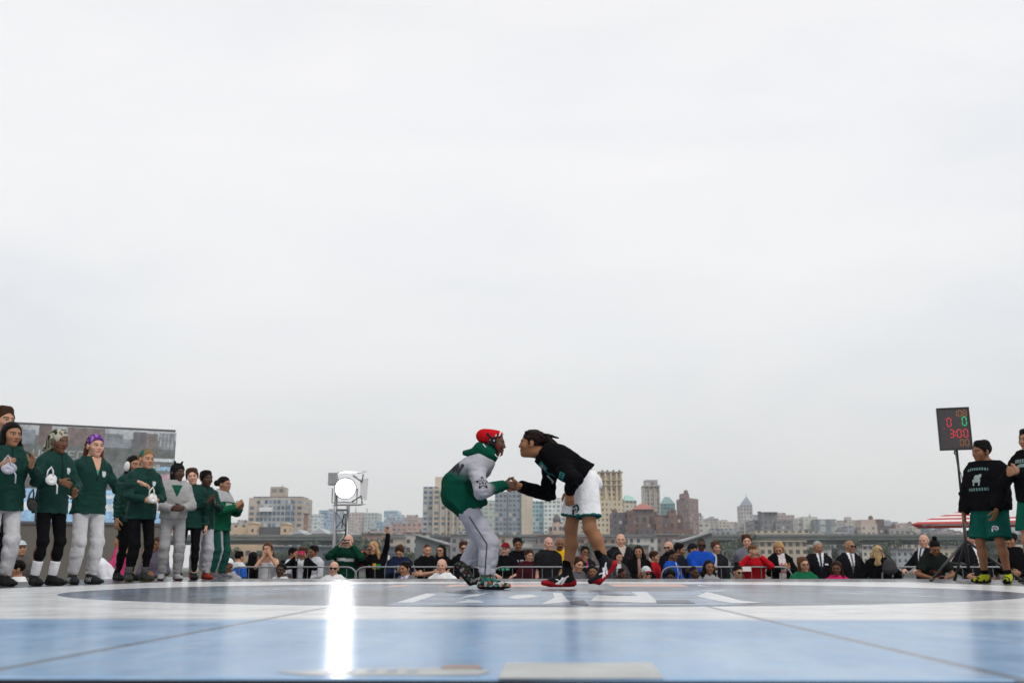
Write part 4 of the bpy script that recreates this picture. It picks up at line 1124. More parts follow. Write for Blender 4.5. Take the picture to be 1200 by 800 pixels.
block(B, 1000, 1086.5, 1097, 615, facade((.15, .21, .28), (.10, .18, .26), 3.4, 3.6, .8, .8), dep=20)
for i, (x0, x1, yt, D, wc, lab) in enumerate((
        (1098, 1118, 620, 760, (.24, .22, .22), 'low grey brown block with a stepped roof under the striped umbrella'), (1116, 1142, 624, 700, (.36, .32, .27), 'low cream block behind the suited man beside the large boy'),
        (1140, 1175, 622, 720, (.28, .25, .24), 'low brown block hidden behind the large boy in green shorts'), (1172, 1215, 625, 690, (.38, .36, .34), 'low pale block at the right frame edge'),
        (592, 622, 627, 520, (.42, .40, .38), 'low white terrace block below the dark blue slab'), (622, 645, 625, 525, (.30, .21, .18), 'low red brick block below the teal tower'),
        (664, 690, 624, 540, (.36, .30, .25), 'low tan block between the right wrestler legs'), (536, 566, 622, 600, (.34, .33, .32), 'low grey block behind the left wrestler grey trousers'),
        (690, 722, 626, 500, (.28, .23, .21), 'low brown terrace beside the right wrestler rear knee'), (838, 866, 622, 720, (.25, .26, .28), 'low slate block left of the pointed tower'),
        (940, 962, 622, 690, (.33, .30, .27), 'low tan block behind the grey haired man in a suit'), (976, 996, 623, 640, (.27, .28, .30), 'low grey block between the two suited men'),
        (226, 266, 618, 640, (.42, .34, .25), 'low tan block behind the green jacketed team'), (430, 462, 622, 620, (.34, .28, .26), 'low brown block behind the woman raising her arm'),
        (1060, 1090, 624, 600, (.36, .30, .25), 'low tan block above the bald man looking left'))):
    B = building('city_block', lab, (x0 + x1) / 2, D)
    block(B, D, x0, x1, yt, facade(wc, (.10, .11, .13), 3.6 + .2 * (i % 3), 3.8, .5, .5), dep=20)
    block(B, D + 5, x0 + 3 + i % 4, x0 + 9 + i % 4, yt - 2.4, ROOFM, 'stair_head', dep=6, ybot=yt + 1)
rs = np.random.RandomState(77)
fills = [(268, 290, 612, 1200, 'behind the tan stone hall'), (398, 410, 608, 1400, 'left of the hazy twin towers'), (452, 474, 609, 1100, 'in front of the glass tower'), (470, 497, 606, 1500, 'behind the low pinkish block'),
         (548, 562, 605, 1300, 'right of the beige apartment tower'), (658, 672, 600, 1100, 'left of the white shorts'), (668, 690, 609, 900, 'between the wrestler legs'), (688, 702, 606, 1000, 'left of the ornate cream tower'),
         (744, 756, 596, 1300, 'left of the grey stone tower'), (815, 824, 604, 1300, 'just right of the red corner tower'), (828, 842, 607, 1400, 'behind the pale grey flats'), (842, 864, 611, 1300, 'left of the pointed tower'), (882, 892, 606, 1300, 'right of the pointed tower'),
         (911, 931, 603, 1400, 'right of the raised mill centre'), (927, 938, 611, 1200, 'between the grey mill and the pale complex'), (978, 994, 612, 1250, 'right of the dark framed block'), (990, 1006, 609, 1400, 'behind the grey corner block'), (1032, 1052, 611, 1300, 'behind the maroon penthouse block'),
         (1050, 1070, 614, 1100, 'left of the thin beige tower'), (1076, 1088, 617, 1200, 'right of the thin beige tower'), (1098, 1112, 616, 1300, 'under the left half of the umbrella'), (1160, 1184, 615, 1200, 'behind the large boy shorts'), (1184, 1210, 611, 1300, 'at the right frame edge')]
for i, (x0, x1, yt, D, wh) in enumerate(fills):
    wc, nm = [((.30, .27, .25), 'grey brown'), ((.40, .35, .29), 'tan'), ((.25, .28, .32), 'slate blue'), ((.33, .24, .21), 'dull brick red'), ((.37, .37, .36), 'pale grey')][i % 5]
    B = building('hazy_block', 'hazy %s block %s' % (nm, wh), (x0 + x1) / 2, D)
    mm = facade(wc, (.13, .16, .20), 4.2 + .3 * (i % 3), 4.2, .5, .5)
    block(B, D, x0, x1, yt, mm, dep=30); xm = x0 + (x1 - x0) * rs.uniform(.1, .5)
    block(B, D + 6, xm, xm + (x1 - x0) * .35, yt - rs.uniform(1.5, 4), mm, name='roof_box', dep=12, ybot=yt + 1)
    if i % 3 == 0: tank(B, xm + (x1 - x0) * .45, yt - 3.6, D + 8, 2.0, 4)
lows = [(424, 448, 625), (446, 474, 629), (474, 500, 624), (498, 530, 630), (528, 552, 626), (550, 580, 631), (578, 600, 628), (600, 632, 632), (630, 654, 627), (652, 680, 631), (678, 706, 628), (704, 738, 632), (736, 770, 629), (768, 796, 626), (794, 836, 630)]
for i, (x0, x1, yt) in enumerate(lows):
    wc, nm = [((.26, .17, .14), 'brick red'), ((.42, .40, .37), 'whitewashed'), ((.22, .21, .21), 'dark grey'), ((.36, .28, .21), 'tan'), ((.19, .14, .13), 'brown')][(i * 3) % 5]
    D = 448 + 3 * (i % 4)
    B = building('waterfront_house', 'low %s waterfront house at about %s of the picture, below the towers' % (nm, ['the left third', 'the left centre', 'the centre', 'the right centre', 'the right third'][min(4, max(0, int((x0 - 420) / 84)))]), (x0 + x1) / 2, D, group='waterfront houses')
    mm = facade(wc, (.07, .08, .10), 3.0 + .3 * (i % 3), 3.6, .45, .5)
    block(B, D, x0, x1, yt, mm, dep=14); block(B, D - 1, x0 - .4, x1 + .4, yt - .9, plain('low_roof_%d' % (i % 3), [(.12, .12, .13), (.24, .24, .25), (.20, .13, .11)][i % 3], .85, scale=.3), 'roof', dep=15.5, ybot=yt + .25)
    xm = x0 + (x1 - x0) * rs.uniform(.15, .7); block(B, D + 3, xm, xm + 2.2, yt - rs.uniform(2, 4), plain('dark_brick', (.11, .11, .12), .9), 'chimney', dep=1.6, ybot=yt)
# raised highway along the far bank
hw = empty('elevated_highway', (0, 470, 0), 0, 'long grey two level highway on columns running along the far bank', 'highway')
m = plain('concrete_grey', (.105, .125, .115), .85, scale=.15, var=.25)
m2 = plain('concrete_dark', (.075, .085, .082), .85, scale=.15, var=.25)
zt = at(900, 628.2, 470)[2]; zl = at(900, 633.2, 474)[2]
mb = MB(); mb.box((-460, 0, zt - 1.6), (460, 14, zt)); mb.build('upper_deck', m, hw)
mb = MB(); mb.box((-460, -.4, zt + .003), (460, 0, zt + 1.0)); mb.build('parapet', plain('parapet', (.15, .165, .155), .85, scale=.2), hw)
mb = MB(); mb.box((-460, 3, zl - 1.5), (460, 18, zl)); mb.build('lower_deck', m2, hw)
c0 = None
for i in range(39):
    mb = MB()
    if c0 is None:
        mb.box((-.7, 8, -.6), (.7, 10, zt - 1.61)); c0 = mb.build('column', m2, hw); c0.location.x = -380
    else:
        c = c0.copy(); COL.objects.link(c); c.parent = hw; c.location.x = -380 + 20 * i
# pier sheds on the far bank
for x0, x1, yt, yb, D, colr, nm, lab in ((318, 470, 640, 664, 440, (.085, .105, .135), 'pier_shed', 'dark slate pier shed on the far bank below the lamp tower'), (560, 640, 642, 664, 435, (.16, .15, .15), 'pier_shed', 'dark brown pier shed on the far bank between the wrestlers'),
                                 (690, 760, 639, 664, 445, (.21, .15, .14), 'pier_shed', 'reddish pier shed on the far bank right of the wrestler rear leg')):
    B = building(nm, lab, (x0 + x1) / 2, D, 'shed')
    block(B, D, x0, x1, yt, facade(colr, tuple(x * .6 for x in colr), 7, 9, .5, .6), dep=22)
    block(B, D - 1, x0 - 1, x1 + 1, yt - 1.2, plain('shed_roof', (.20, .23, .25), .7, scale=.1), 'roof', dep=25, ybot=yt + .4)
# tan building left, under the highway
B = building('tan_depot', 'tan depot with square windows seen under the highway at left', 285, 455)
block(B, 455, 246, 318, 637.5, facade((.44, .32, .21), (.10, .10, .10), 5, 5, .45, .45), dep=18)
# trees on the far bank
def make_tree(kind, h, wd, tint, seed):
    rs = np.random.RandomState(seed)
    root = empty('shore_tree', (0, 0, 0))
    mb = MB(); mb.tube([(0, 0, 0), (.15, 0, h * .3), (.05, .1, h * .55), (.2, 0, h * .8)], [.32, .26, .18, .06], 7)
    for k in range(5):
        a = rs.uniform(0, 6.28); z = h * rs.uniform(.35, .6)
        mb.tube([(.1, 0, z), (math.cos(a) * wd * .3, math.sin(a) * wd * .3, z + h * .22)], [.12, .04], 5)
    mb.build('trunk', plain('bark', (.09, .07, .05), .9, scale=2), root)
    cr = MB()
    lobes = [(rs.uniform(-.32, .32) * wd, rs.uniform(-.3, .3) * wd, h * rs.uniform(.42, .86), wd * rs.uniform(.16, .30)) for _ in range(13)]
    for lx, ly, lz, lr in lobes:
        for _ in range(75):
            d = unit(rs.normal(size=3)); p = V(lx, ly, lz) + d * lr * rs.uniform(.55, 1.1) * V(1, 1, .8)
            a = unit(np.cross(d, rs.normal(size=3))); bq = np.cross(d, a) ; sz = rs.uniform(.22, .5)
            a = a + d * rs.uniform(-.5, .5)
            cr.poly([p - a * sz, p - bq * sz * .7, p + a * sz, p + bq * sz * .7])
    cr.build('crown', plain('leaves_' + kind, tint, .7, scale=.8, var=.4), root)
    return root
protos = [make_tree('dark', 9, 8, (.028, .050, .024), 1), make_tree('mid', 8, 9, (.042, .068, .032), 2), make_tree('olive', 10, 7, (.055, .075, .04), 3)]
labs = ['dark green bushy tree on the far bank below the highway', 'mid green spreading tree on the far bank below the highway', 'olive green upright tree on the far bank below the highway']
used = set(); rs = np.random.RandomState(21)
spots = [(px, rs.uniform(424, 458)) for px in list(np.linspace(836, 890, 9)) + list(np.linspace(944, 1068, 15)) + list(np.linspace(1085, 1200, 10)) + [256, 268, 300, 326, 340, 470, 486, 690, 700, 712, 724, 742, 575, 588]]
tall = [(px, 428 + (i * 7) % 12) for i, px in enumerate((352, 428, 852, 878, 962, 1040, 1110, 1170))]
spots += tall
for i, (px, D) in enumerate(spots):
    k = i % 3; px = px + rs.uniform(-3, 3)
    o = protos[k] if k not in used else copy_tree(protos[k])
    used.add(k)
    p = at(px, 660, D); o.location = (p[0], p[1], -.6); o.rotation_euler.z = rs.uniform(0, 6.28); sc_ = rs.uniform(.85, 1.45) if (i < len(spots) - len(tall)) else rs.uniform(1.4, 1.7); o.scale = (sc_, sc_, sc_ * rs.uniform(.85, 1.1))
    tag(o, labs[k], 'tree', 'trees along the far bank')
# ------------------------------------------------------------------ air
mb = MB(); mb.box((-1600, -70, -4), (1600, 2000, 190))
m, t, b = newmat('haze_air'); t.nodes.remove(b)
pv = N(t, 'ShaderNodeVolumePrincipled'); pv.inputs['Color'].default_value = (.92, .95, 1, 1); pv.inputs['Density'].default_value = .00017; pv.inputs['Anisotropy'].default_value = 0.0
t.links.new(pv.outputs[0], t.nodes['Material Output'].inputs['Volume'])
tag(mb.build('haze', m), kind='stuff')
# ------------------------------------------------------------------ things on the pier
STEEL = plain('galvanised_steel', (.28, .29, .30), .55, .6, scale=8)
ALU = plain('aluminium', (.36, .36, .37), .5, .6, scale=8)
BLK = plain('black_metal', (.018, .018, .02), .45, scale=10)
BLKP = plain('black_plastic', (.02, .02, .022), .4, scale=10)
# --- lamp tower: lattice truss with one bright fresnel lamp facing the stage
p = at(399, 640, 21.0)
TW = empty('lamp_tower', (p[0], p[1], 0), R(8), 'aluminium lattice lamp tower behind the crowd, holding the bright round spotlight', 'lamp tower')
HT = at(395, 568, 21.0)[2]
hw_ = .13
ch = [(-hw_, -hw_), (hw_, -hw_), (hw_, hw_), (-hw_, hw_)]
for k, (a, bq) in enumerate(ch):
    mb = MB(); top = HT + .18 if a < 0 else HT - .42
    mb.tube([(a, bq, .02), (a, bq, top)], .030, 8); mb.build('chord', ALU, TW, True)
for z in np.arange(.25, HT - .4, .42):
    mb = MB()
    for k in range(4):
        a, c = ch[k], ch[(k + 1) % 4]
        mb.tube([(*a, z), (*c, z)], .017, 6)
        a2, c2 = (a, c) if int(z / .42) % 2 else (c, a)
        if z + .42 < HT - .3: mb.tube([(*a2, z + .02), (*c2, z + .40)], .015, 6)
    mb.build('lacing', ALU, TW, True)
mb = MB(); mb.box((-.35, -.35, 0), (.35, .35, .02)); mb.build('base_plate', STEEL, TW, bevel=.004)
mb = MB(); mb.box((-.30, -.16, HT + .0), (-.12, .16, HT + .24)); mb.build('clamp_box', plain('lamp_grey', (.30, .30, .32), .5), TW, bevel=.01)
mb = MB(); mb.tube([(.02, -.13, HT - .9), (.05, -.16, HT - .62), (.08, -.18, HT - .60), (.10, -.16, HT - .95), (.09, -.14, HT - 1.3)], .012, 6); mb.build('cable', BLK, TW, True)
LC = at(404.5, 572, 20.8)
LP = empty('spotlight', LC, 0, 'big round spotlight shining white towards the stage from the lamp tower', 'spotlight')
aim = unit(V(-.6, 8.0, STAGE + .2) - LC)
LP.rotation_euler = Vector(-aim).to_track_quat('Y', 'Z').to_euler()      # local -Y is the beam
rl = .205
mb = MB(); n = 32
def ringpts(r, y): return [(r * math.cos(2 * math.pi * k / n), y, r * math.sin(2 * math.pi * k / n)) for k in range(n)]
def lathe(mb, prof, closed=False):
    rs_ = [ringpts(r, y) for r, y in prof]
    for a, bq in zip(rs_, rs_[1:]):
        for k in range(n): mb.poly([a[k], bq[k], bq[(k + 1) % n], a[(k + 1) % n]])
lathe(mb, [(.06, .30), (.20, .28), (rl, .16), (rl + .012, 0), (rl + .025, -.02), (rl + .025, -.05), (rl, -.05), (rl - .012, -.03), (rl - .02, .01)])
mb.build('housing', plain('lamp_grey', (.30, .30, .32), .5), LP, True)
mb = MB(); mb.poly(ringpts(rl - .012, -.012)[::1])
m, t, b = newmat('lamp_glow')
t.nodes.remove(b); em = N(t, 'ShaderNodeEmission', i_Strength=60.0)
co = N(t, 'ShaderNodeTexCoord'); ln_ = N(t, 'ShaderNodeVectorMath', operation='LENGTH'); t.links.new(co.outputs['Object'], ln_.inputs[0])
rr = ramp(t, [(0.0, 95.0), (.10, 85.0), (.165, 32.0), (.195, 5.0), (.205, .9)]); t.links.new(ln_.outputs['Value'], rr.inputs[0]); t.links.new(rr.outputs[0], em.inputs['Strength'])
em.inputs[0].default_value = (1.0, .985, 1.0, 1)
t.links.new(em.outputs[0], t.nodes['Material Output'].inputs[0])
mb.build('lens', m, LP)
mb = MB(); mb.tube([(-rl - .05, .05, 0), (-rl - .05, .05, -.30), (0, .05, -rl - .08), (rl + .05, .05, -.30), (rl + .05, .05, 0)], .016, 6); mb.build('yoke', plain('lamp_grey', (.30, .30, .32), .5), LP, True)
for sgn in (-1, 1):     # barn doors folded back, and their hinge arms
    mb = MB(); mb.tube([(rl * .72, -.06, sgn * .27), (rl + .13, -.10, sgn * .14), (rl + .15, -.08, sgn * .30)], .018, 6); mb.build('hinge_arm', BLK, LP, True)
mb = MB(); a = [(rl + .10, -.08, -.20), (rl + .24, -.04, -.24), (rl + .26, -.04, .22), (rl + .10, -.08, .20)]
mb.poly(a); mb.poly([(x_ + .006, y_ + .008, z_) for x_, y_, z_ in reversed(a)]); mb.build('barn_door', plain('barn_door_pale', (.74, .74, .76), .4), LP)
for zz, xx in ((.31, -.1), (-.36, -.16)):
    mb = MB(); a = [(xx - .1, -.05, zz), (.30, -.05, zz + .01), (.44, -.20, zz + .05), (xx, -.20, zz + .04)]
    mb.poly(a); mb.poly([(x_, y_, z_ + .006) for x_, y_, z_ in reversed(a)]); mb.build('barn_door', plain('barn_door_pale', (.74, .74, .76), .4), LP)
# --- crowd barriers
def make_barrier():
    root = empty('crowd_barrier', (0, 0, 0))
    Wd, Hh = 2.25, 1.185
    mb = MB(); r = .16; x = Wd / 2
    pts = [(-x, 0, .25), (-x, 0, Hh - r)] + [(-x + r - r * math.cos(a), 0, Hh - r + r * math.sin(a)) for a in np.linspace(.3, 1.57, 4)] + [(x - r + r * math.sin(a), 0, Hh - r + r * math.cos(a)) for a in np.linspace(0, 1.27, 4)] + [(x, 0, Hh - r), (x, 0, .25), (-x, 0, .25)]
    mb.tube(pts, .0145, 8); mb.build('frame', STEEL, root, True)
    b0 = None
    for i in range(12):
        xx = -x + Wd * (i + 1) / 13
        if b0 is None:
            mb = MB(); mb.tube([(0, 0, .25), (0, 0, Hh - .01)], .0065, 6); b0 = mb.build('bar', plain('bar_steel', (.12, .12, .125), .6, .4), root, True); b0.location.x = xx
        else:
            c = b0.copy(); COL.objects.link(c); c.parent = root; c.location.x = xx
    for sx in (-1, 1):
        mb = MB(); mb.tube([(sx * (x - .3), -.28, .015), (sx * (x - .3), -.24, .10), (sx * (x - .3), 0, .25), (sx * (x - .3), .24, .10), (sx * (x - .3), .28, .015)], .016, 6); mb.build('foot', STEEL, root, True)
    return root
bar0 = None
for (x0, x1, lab) in ((272, 415, 'steel crowd barrier in front of the woman with hands at her mouth'), (420, 563, 'steel crowd barrier in front of the pair with folded arms'),
                      (582, 724, 'steel crowd barrier in front of the bald man in the black polo shirt'), (780, 922, 'steel crowd barrier in front of the person in the red jacket'),
                      (1040, 1180, 'steel crowd barrier behind the woman leaning on the stage')):
    o = bar0 = make_barrier() if bar0 is None else copy_tree(bar0)
    a, c = at(x0, 664, 17.85), at(x1, 664, 17.85)
    o.location = ((a[0] + c[0]) / 2, 17.85, 0)
    tag(o, lab, 'barrier', 'crowd barriers along the back of the stage')
mb = MB(); p = at(875, 667, 17.8); mb.box((p[0] - .08, 17.805, p[2] - .03), (p[0] + .08, 17.811, p[2] + .045))
tag(mb.build('paper_notice', plain('paper', (.75, .74, .72), .8)), 'small white paper notice fixed to the barrier beside the red jacket', 'notice')
# --- scoreboard on a tripod
SB = at(1118.5, 502, 13.7)
sb = empty('scoreboard', (SB[0], SB[1], SB[2]), R(-16), 'black electronic scoreboard with red, green and amber digits on a tall pole', 'scoreboard')
sb.scale = (1.18, 1.18, 1.18)
bw, bh = .175, .245   # the stand and board are scaled once below
mb = MB(); mb.box((-bw, 0, -bh), (bw, .06, bh)); mb.build('case', BLKP, sb, bevel=.006)
mb = MB(); mb.box((-bw + .012, -.004, -bh + .012), (bw - .012, -.001, bh - .012)); mb.build('face', plain('score_face', (.05, .042, .045), .35, scale=140, var=.6), sb)
for (lo, hi) in (((-bw, -.014, -bh), (-bw + .014, -.0005, bh)), ((bw - .014, -.014, -bh), (bw, -.0005, bh)), ((-bw + .0145, -.014, -bh), (bw - .0145, -.0005, -bh + .012)), ((-bw + .0145, -.014, bh - .012), (bw - .0145, -.0005, bh))):
    mb = MB(); mb.box(lo, hi); mb.build('rim', BLKP, sb)
SEG = {'0': 'abcdef', '1': 'bc', '3': 'abgcd', '8': 'abcdefg'}
def digit(ch_, x, z, w_, h_, m, th=.009):
    mb = MB(); y = -.0065
    S_ = dict(a=((-w_, h_), (w_, h_)), d=((-w_, -h_), (w_, -h_)), g=((-w_, 0), (w_, 0)), b=((w_, 0), (w_, h_)), c=((w_, -h_), (w_, 0)), f=((-w_, 0), (-w_, h_)), e=((-w_, -h_), (-w_, 0)))
    for s_ in SEG[ch_]:
        (x0, z0), (x1, z1) = S_[s_]
        g = th * .5
        if z0 == z1: mb.box((x + x0 + g * 1.2, y, z + z0 - g), (x + x1 - g * 1.2, y + .002, z + z0 + g))
        else: mb.box((x + x0 - g, y, z + z0 + g * 1.2), (x + x0 + g, y + .002, z + z1 - g * 1.2))
    return mb.build('digit', m, sb)
RED = plain('led_red', (.3, .02, .03), .4, emit=(1, .05, .09), estr=.52); GRN = plain('led_green', (.02, .3, .1), .4, emit=(.02, .75, .30), estr=.5); AMB = plain('led_amber', (.25, .10, .03), .4, emit=(.50, .16, .05), estr=.20)
for i, c_ in enumerate('108'): digit(c_, .02 + .052 * i, .175, .017, .036, AMB)
digit('0', -.052, .075, .021, .048, RED); digit('0', .112, .082, .021, .048, GRN)
for i, c_ in enumerate(('3', '0', '0')): digit(c_, (-.035, .045, .115)[i], -.058, .021, .044, RED)
for dz in (-.075, -.04):
    mb = MB(); mb.box((.000, -.0065, -.0 + dz - .006), (.012, -.0045, dz + .006)); mb.build('colon_dot', RED, sb)
mb = MB(); mb.box((-.115, -.0065, -.004), (-.106, -.0045, .005)); mb.build('status_dot', RED, sb)
for i in range(2): digit('0', .065 + .055 * i, -.165, .018, .036, AMB)
# pole and legs
st = empty('tripod_stand', (SB[0] + .04, SB[1] + .09, STAGE), 0, 'black tripod stand carrying the scoreboard beside the large boy', 'tripod')
zt = SB[2] - STAGE
mb = MB(); mb.tube([(0, 0, .16), (0, 0, .95)], .022, 10); mb.build('lower_pole', BLK, st, True)
mb = MB(); mb.tube([(0, 0, .93), (0, 0, zt + .1)], .016, 10); mb.build('upper_pole', BLK, st, True)
mb = MB(); mb.tube([(0, 0, .90), (0, 0, .99)], .03, 10); mb.tube([(.02, 0, .95), (.07, -.02, .95)], .012, 8); mb.build('collar', BLKP, st, True)
hub = V(0, 0, .52)
for a in (200, 325, 85):
    d = V(math.cos(R(a)), math.sin(R(a)), 0)
    mb = MB(); mb.tube([hub + d * .02, d * .62 + V(0, 0, .015)], .018, 8); l = mb.build('leg', BLK, st, True)
    mb = MB(); mb.tube([d * .6 + V(0, 0, .035), d * .635 + V(0, 0, .004)], .024, 8); mb.build('rubber_foot', BLKP, l, True)
    mb = MB(); mb.tube([V(0, 0, .2), d * .33 + V(0, 0, .25)], .009, 6); mb.build('brace', BLK, st, True)
a = np.array([SB[0] - .02, SB[1] - .0, SB[2] - .289])
mb = MB(); mb.tube([a, a + V(-.012, 0, -.05), a + V(.0, 0, -.06)], .012, 6); mb.tube([a + V(0, 0, -.05), a + V(.01, 0, -.2), a + V(.06, .02, -.34), a + V(.085, .05, -.5), a + V(.10, .07, -.58), a + V(.075, .08, -.62)], .0055, 6)
tag(mb.build('power_cable', plain('cable_grey', (.05, .05, .055), .5), None, True), 'thin dark cable hanging in a slack curve below the scoreboard', 'cable')
# --- giant screen on a trailer
sA, sB = at(-60, 484, 24.2), at(203, 506, 26.4)
dx = sB - sA; Ls = math.hypot(dx[0], dx[1]); ang = math.atan2(dx[1], dx[0])
ztop = at(203, 506, 26.4)[2]; zbot = at(150, 612, 25.9)[2]
sc_ = empty('video_screen', (sA[0], sA[1], 0), ang, 'giant outdoor video screen showing the skyline and blue mat behind the clapping team', 'screen')
mb = MB(); mb.box((-.06, .0, zbot - .06), (Ls + .06, .3, ztop + .06)); mb.build('cabinet', plain('screen_cabinet', (.10, .10, .11), .6), sc_, bevel=.01)
def sx_(px): # distance along the screen for a photo column
    r = ray(px, 560); d = V(math.cos(ang), math.sin(ang)); n_ = V(-d[1], d[0])
    t_ = (sA[:2] - CAM[:2]).dot(n_) / V(r[0], r[1]).dot(n_)
    return (CAM[:2] + V(r[0], r[1]) * t_ - sA[:2]).dot(d)
def sz_(f): return ztop - (ztop - zbot) * f
SCM = {}
def led(c, k=1.0):
    key = (c, k)
    if key not in SCM:
        m, t, b = newmat('led_picture')
        co = N(t, 'ShaderNodeTexCoord'); n_ = N(t, 'ShaderNodeTexNoise', i_Scale=5.0, i_Detail=7.0, i_Roughness=.75); t.links.new(co.outputs['Object'], n_.inputs[0])
        rr = ramp(t, [(.32, tuple(x * .55 for x in c)), (.5, c), (.7, tuple(min(1, x * 1.5) for x in c))]); t.links.new(n_.outputs[0], rr.inputs[0])
        b.inputs['Base Color'].default_value = (.02, .02, .02, 1); b.inputs['Roughness'].default_value = .6
        t.links.new(rr.outputs[0], b.inputs['Emission Color']); b.inputs['Emission Strength'].default_value = k * .78
        SCM[key] = m
    return SCM[key]
def tile(px0, px1, f0, f1, c, lay, slant=0):
    a, bq = sx_(px0), sx_(px1); y = -.004 * lay
    mb = MB(); mb.poly([(a, y, sz_(f1)), (bq, y, sz_(f1 + slant)), (bq, y, sz_(f0 + slant)), (a, y, sz_(f0))])
    return mb.build('picture', led(c), sc_)
tile(-60, 203, 0, .58, (.165, .18, .18), 1)                # far bank
tile(-60, 203, .0, .10, (.42, .45, .47), 2)                # sky strip
for x0, x1, f, c in ((-58, -20, .05, (.22, .23, .25)), (-22, 20, .03, (.20, .17, .17)), (20, 36, .05, (.22, .25, .29)), (40, 55, .0, (.16, .12, .12)), (58, 72, .03, (.20, .17, .18)), (74, 118, .005, (.19, .15, .15)), (118, 140, .05, (.22, .24, .26)), (136, 150, .10, (.25, .28, .31)), (152, 168, .02, (.13, .13, .14)), (168, 181, .03, (.19, .17, .165)), (183, 201, .02, (.22, .23, .25))):
    tile(x0, x1, f, .26, c, 3)
for x0, x1 in ((184, 186), (189, 190.5), (193, 195), (198, 199.5), (62, 64), (67, 69)): tile(x0, x1, .03, .17, (.34, .36, .38), 4)
tile(-60, 203, .20, .36, (.13, .145, .14), 4); tile(-60, 203, .56, .66, (.12, .12, .125), 2)
tile(-60, 203, .66, 1.0, (.30, .50, .72), 2); tile(-60, 203, .80, .88, (.62, .70, .76), 3, .01)
tile(60, 203, .70, .735, (.62, .68, .72), 3, .03); tile(150, 203, .30, .335, (.55, .60, .63), 5); tile(182, 203, .39, .43, (.28, .48, .64), 5); tile(184, 202, .47, .58, (.45, .30, .36), 5)
rs = np.random.RandomState(4)
for i in range(46):
    x0 = rs.uniform(-50, 200); f = rs.uniform(.40, .66); tile(x0, x0 + rs.uniform(1.5, 4), f, f + rs.uniform(.015, .05), [(.25, .12, .11), (.12, .16, .26), (.30, .28, .26), (.05, .05, .06), (.20, .14, .10)][i % 5], 6)
for i in range(16):
    x0 = rs.uniform(-50, 195); tile(x0, x0 + rs.uniform(2, 7), .37 + .01 * (i % 4), .385 + .01 * (i % 4), (.42, .43, .42), 6)
def led_text(txt, px0, px1, f0, f1, c, lay):
    n_ = len(txt); mb = MB(); y = -.004 * lay
    for i, ch_ in enumerate(txt):
        rows = FONT[ch_].split()
        for j, row in enumerate(rows):
            for k, bit in enumerate(row):
                if bit == '1':
                    u0, u1 = (i * 6 + k) / (n_ * 6), (i * 6 + k + 1) / (n_ * 6); v0, v1 = f0 + (f1 - f0) * j / 7, f0 + (f1 - f0) * (j + 1) / 7
                    a, bq = sx_(px0 + (px1 - px0) * u0), sx_(px0 + (px1 - px0) * u1)
                    mb.poly([(a, y, sz_(v1)), (bq, y, sz_(v1)), (bq, y, sz_(v0)), (a, y, sz_(v0))])
    return mb.build('lettering', led(c), sc_)
led_text('UNITED', 35, 98, .255, .345, (.30, .315, .315), 7)
tr = empty('screen_trailer', (sA[0], sA[1], 0), ang, 'grey brown trailer body carrying the giant video screen', 'trailer')
mb = MB(); mb.box((-.2, .05, .75), (Ls + .1, 2.2, zbot - .07)); mb.build('body', plain('trailer_drab', (.115, .105, .09), .6, scale=.8, bump=.1), tr, bevel=.02)
mb = MB(); mb.box((-.2, -.02, .45), (Ls + .1, 2.25, .745)); mb.build('chassis', BLK, tr)
for i in range(5):
    xx = Ls * (.1 + .2 * i); mb = MB(); mb.box((xx, .03, .80), (xx + .03, .048, zbot - .12)); mb.build('rib', plain('trailer_rib', (.09, .085, .075), .6), tr)
for xx in (Ls * .35, Ls * .5, Ls * .8):
    mb = MB(); mb.tube([(xx, .1, .45), (xx, .4, .45)], .45, 20); mb.build('wheel', plain('tyre', (.02, .02, .02), .8), tr, True)
# --- striped umbrella
p = at(1141, 612, 24); YF = 24 - 1.36
um = empty('striped_umbrella', (p[0], p[1], 0), -R(23.5), 'large red and white striped umbrella rising behind the large boy in green shorts', 'umbrella')
hwid = 1.30; _c, _s = math.cos(-R(23.5)), math.sin(-R(23.5)); YF = p[1] + (-hwid) * _s + (-hwid) * _c
ze, za = at(1071, 614, YF)[2], at(1138, 595.5, p[1])[2]
UR, UW = plain('canopy_red', (.42, .055, .06), .8), plain('canopy_white', (.70, .68, .66), .8)
nb = 9
for k in range(nb):
    mb = MB(); f0, f1 = k / nb, (k + 1) / nb
    for q in range(4):
        a = q * math.pi / 2
        def cpt(sx, f, dz=0):
            w_ = hwid * (1 - f) ; x_, y_ = w_ * sx, -w_
            return (x_ * math.cos(a) - y_ * math.sin(a), x_ * math.sin(a) + y_ * math.cos(a), ze + (za - ze) * (f ** .9) + dz)
        mb.poly([cpt(-1, f0), cpt(1, f0), cpt(1, f1), cpt(-1, f1)]); mb.poly([cpt(-1, f1, -.006), cpt(1, f1, -.006), cpt(1, f0, -.006), cpt(-1, f0, -.006)])
    mb.build('canopy', UR if k % 2 == 0 else UW, um)
mb = MB(); mb.tube([(0, 0, .02), (0, 0, za - .02)], .03, 10); mb.build('pole', plain('pole_wood', (.35, .22, .12), .6), um, True)
mb = MB(); mb.tube([(0, 0, 0), (0, 0, .09)], .3, 20); mb.build('base', plain('base_concrete', (.3, .3, .3), .9), um)
for q in range(4):
    a = q * math.pi / 2 + math.pi / 4; mb = MB(); mb.tube([(0, 0, za - .05), (hwid * 1.38 * math.cos(a), hwid * 1.38 * math.sin(a), ze - .012)], .012, 6); mb.build('rib', ALU, um)
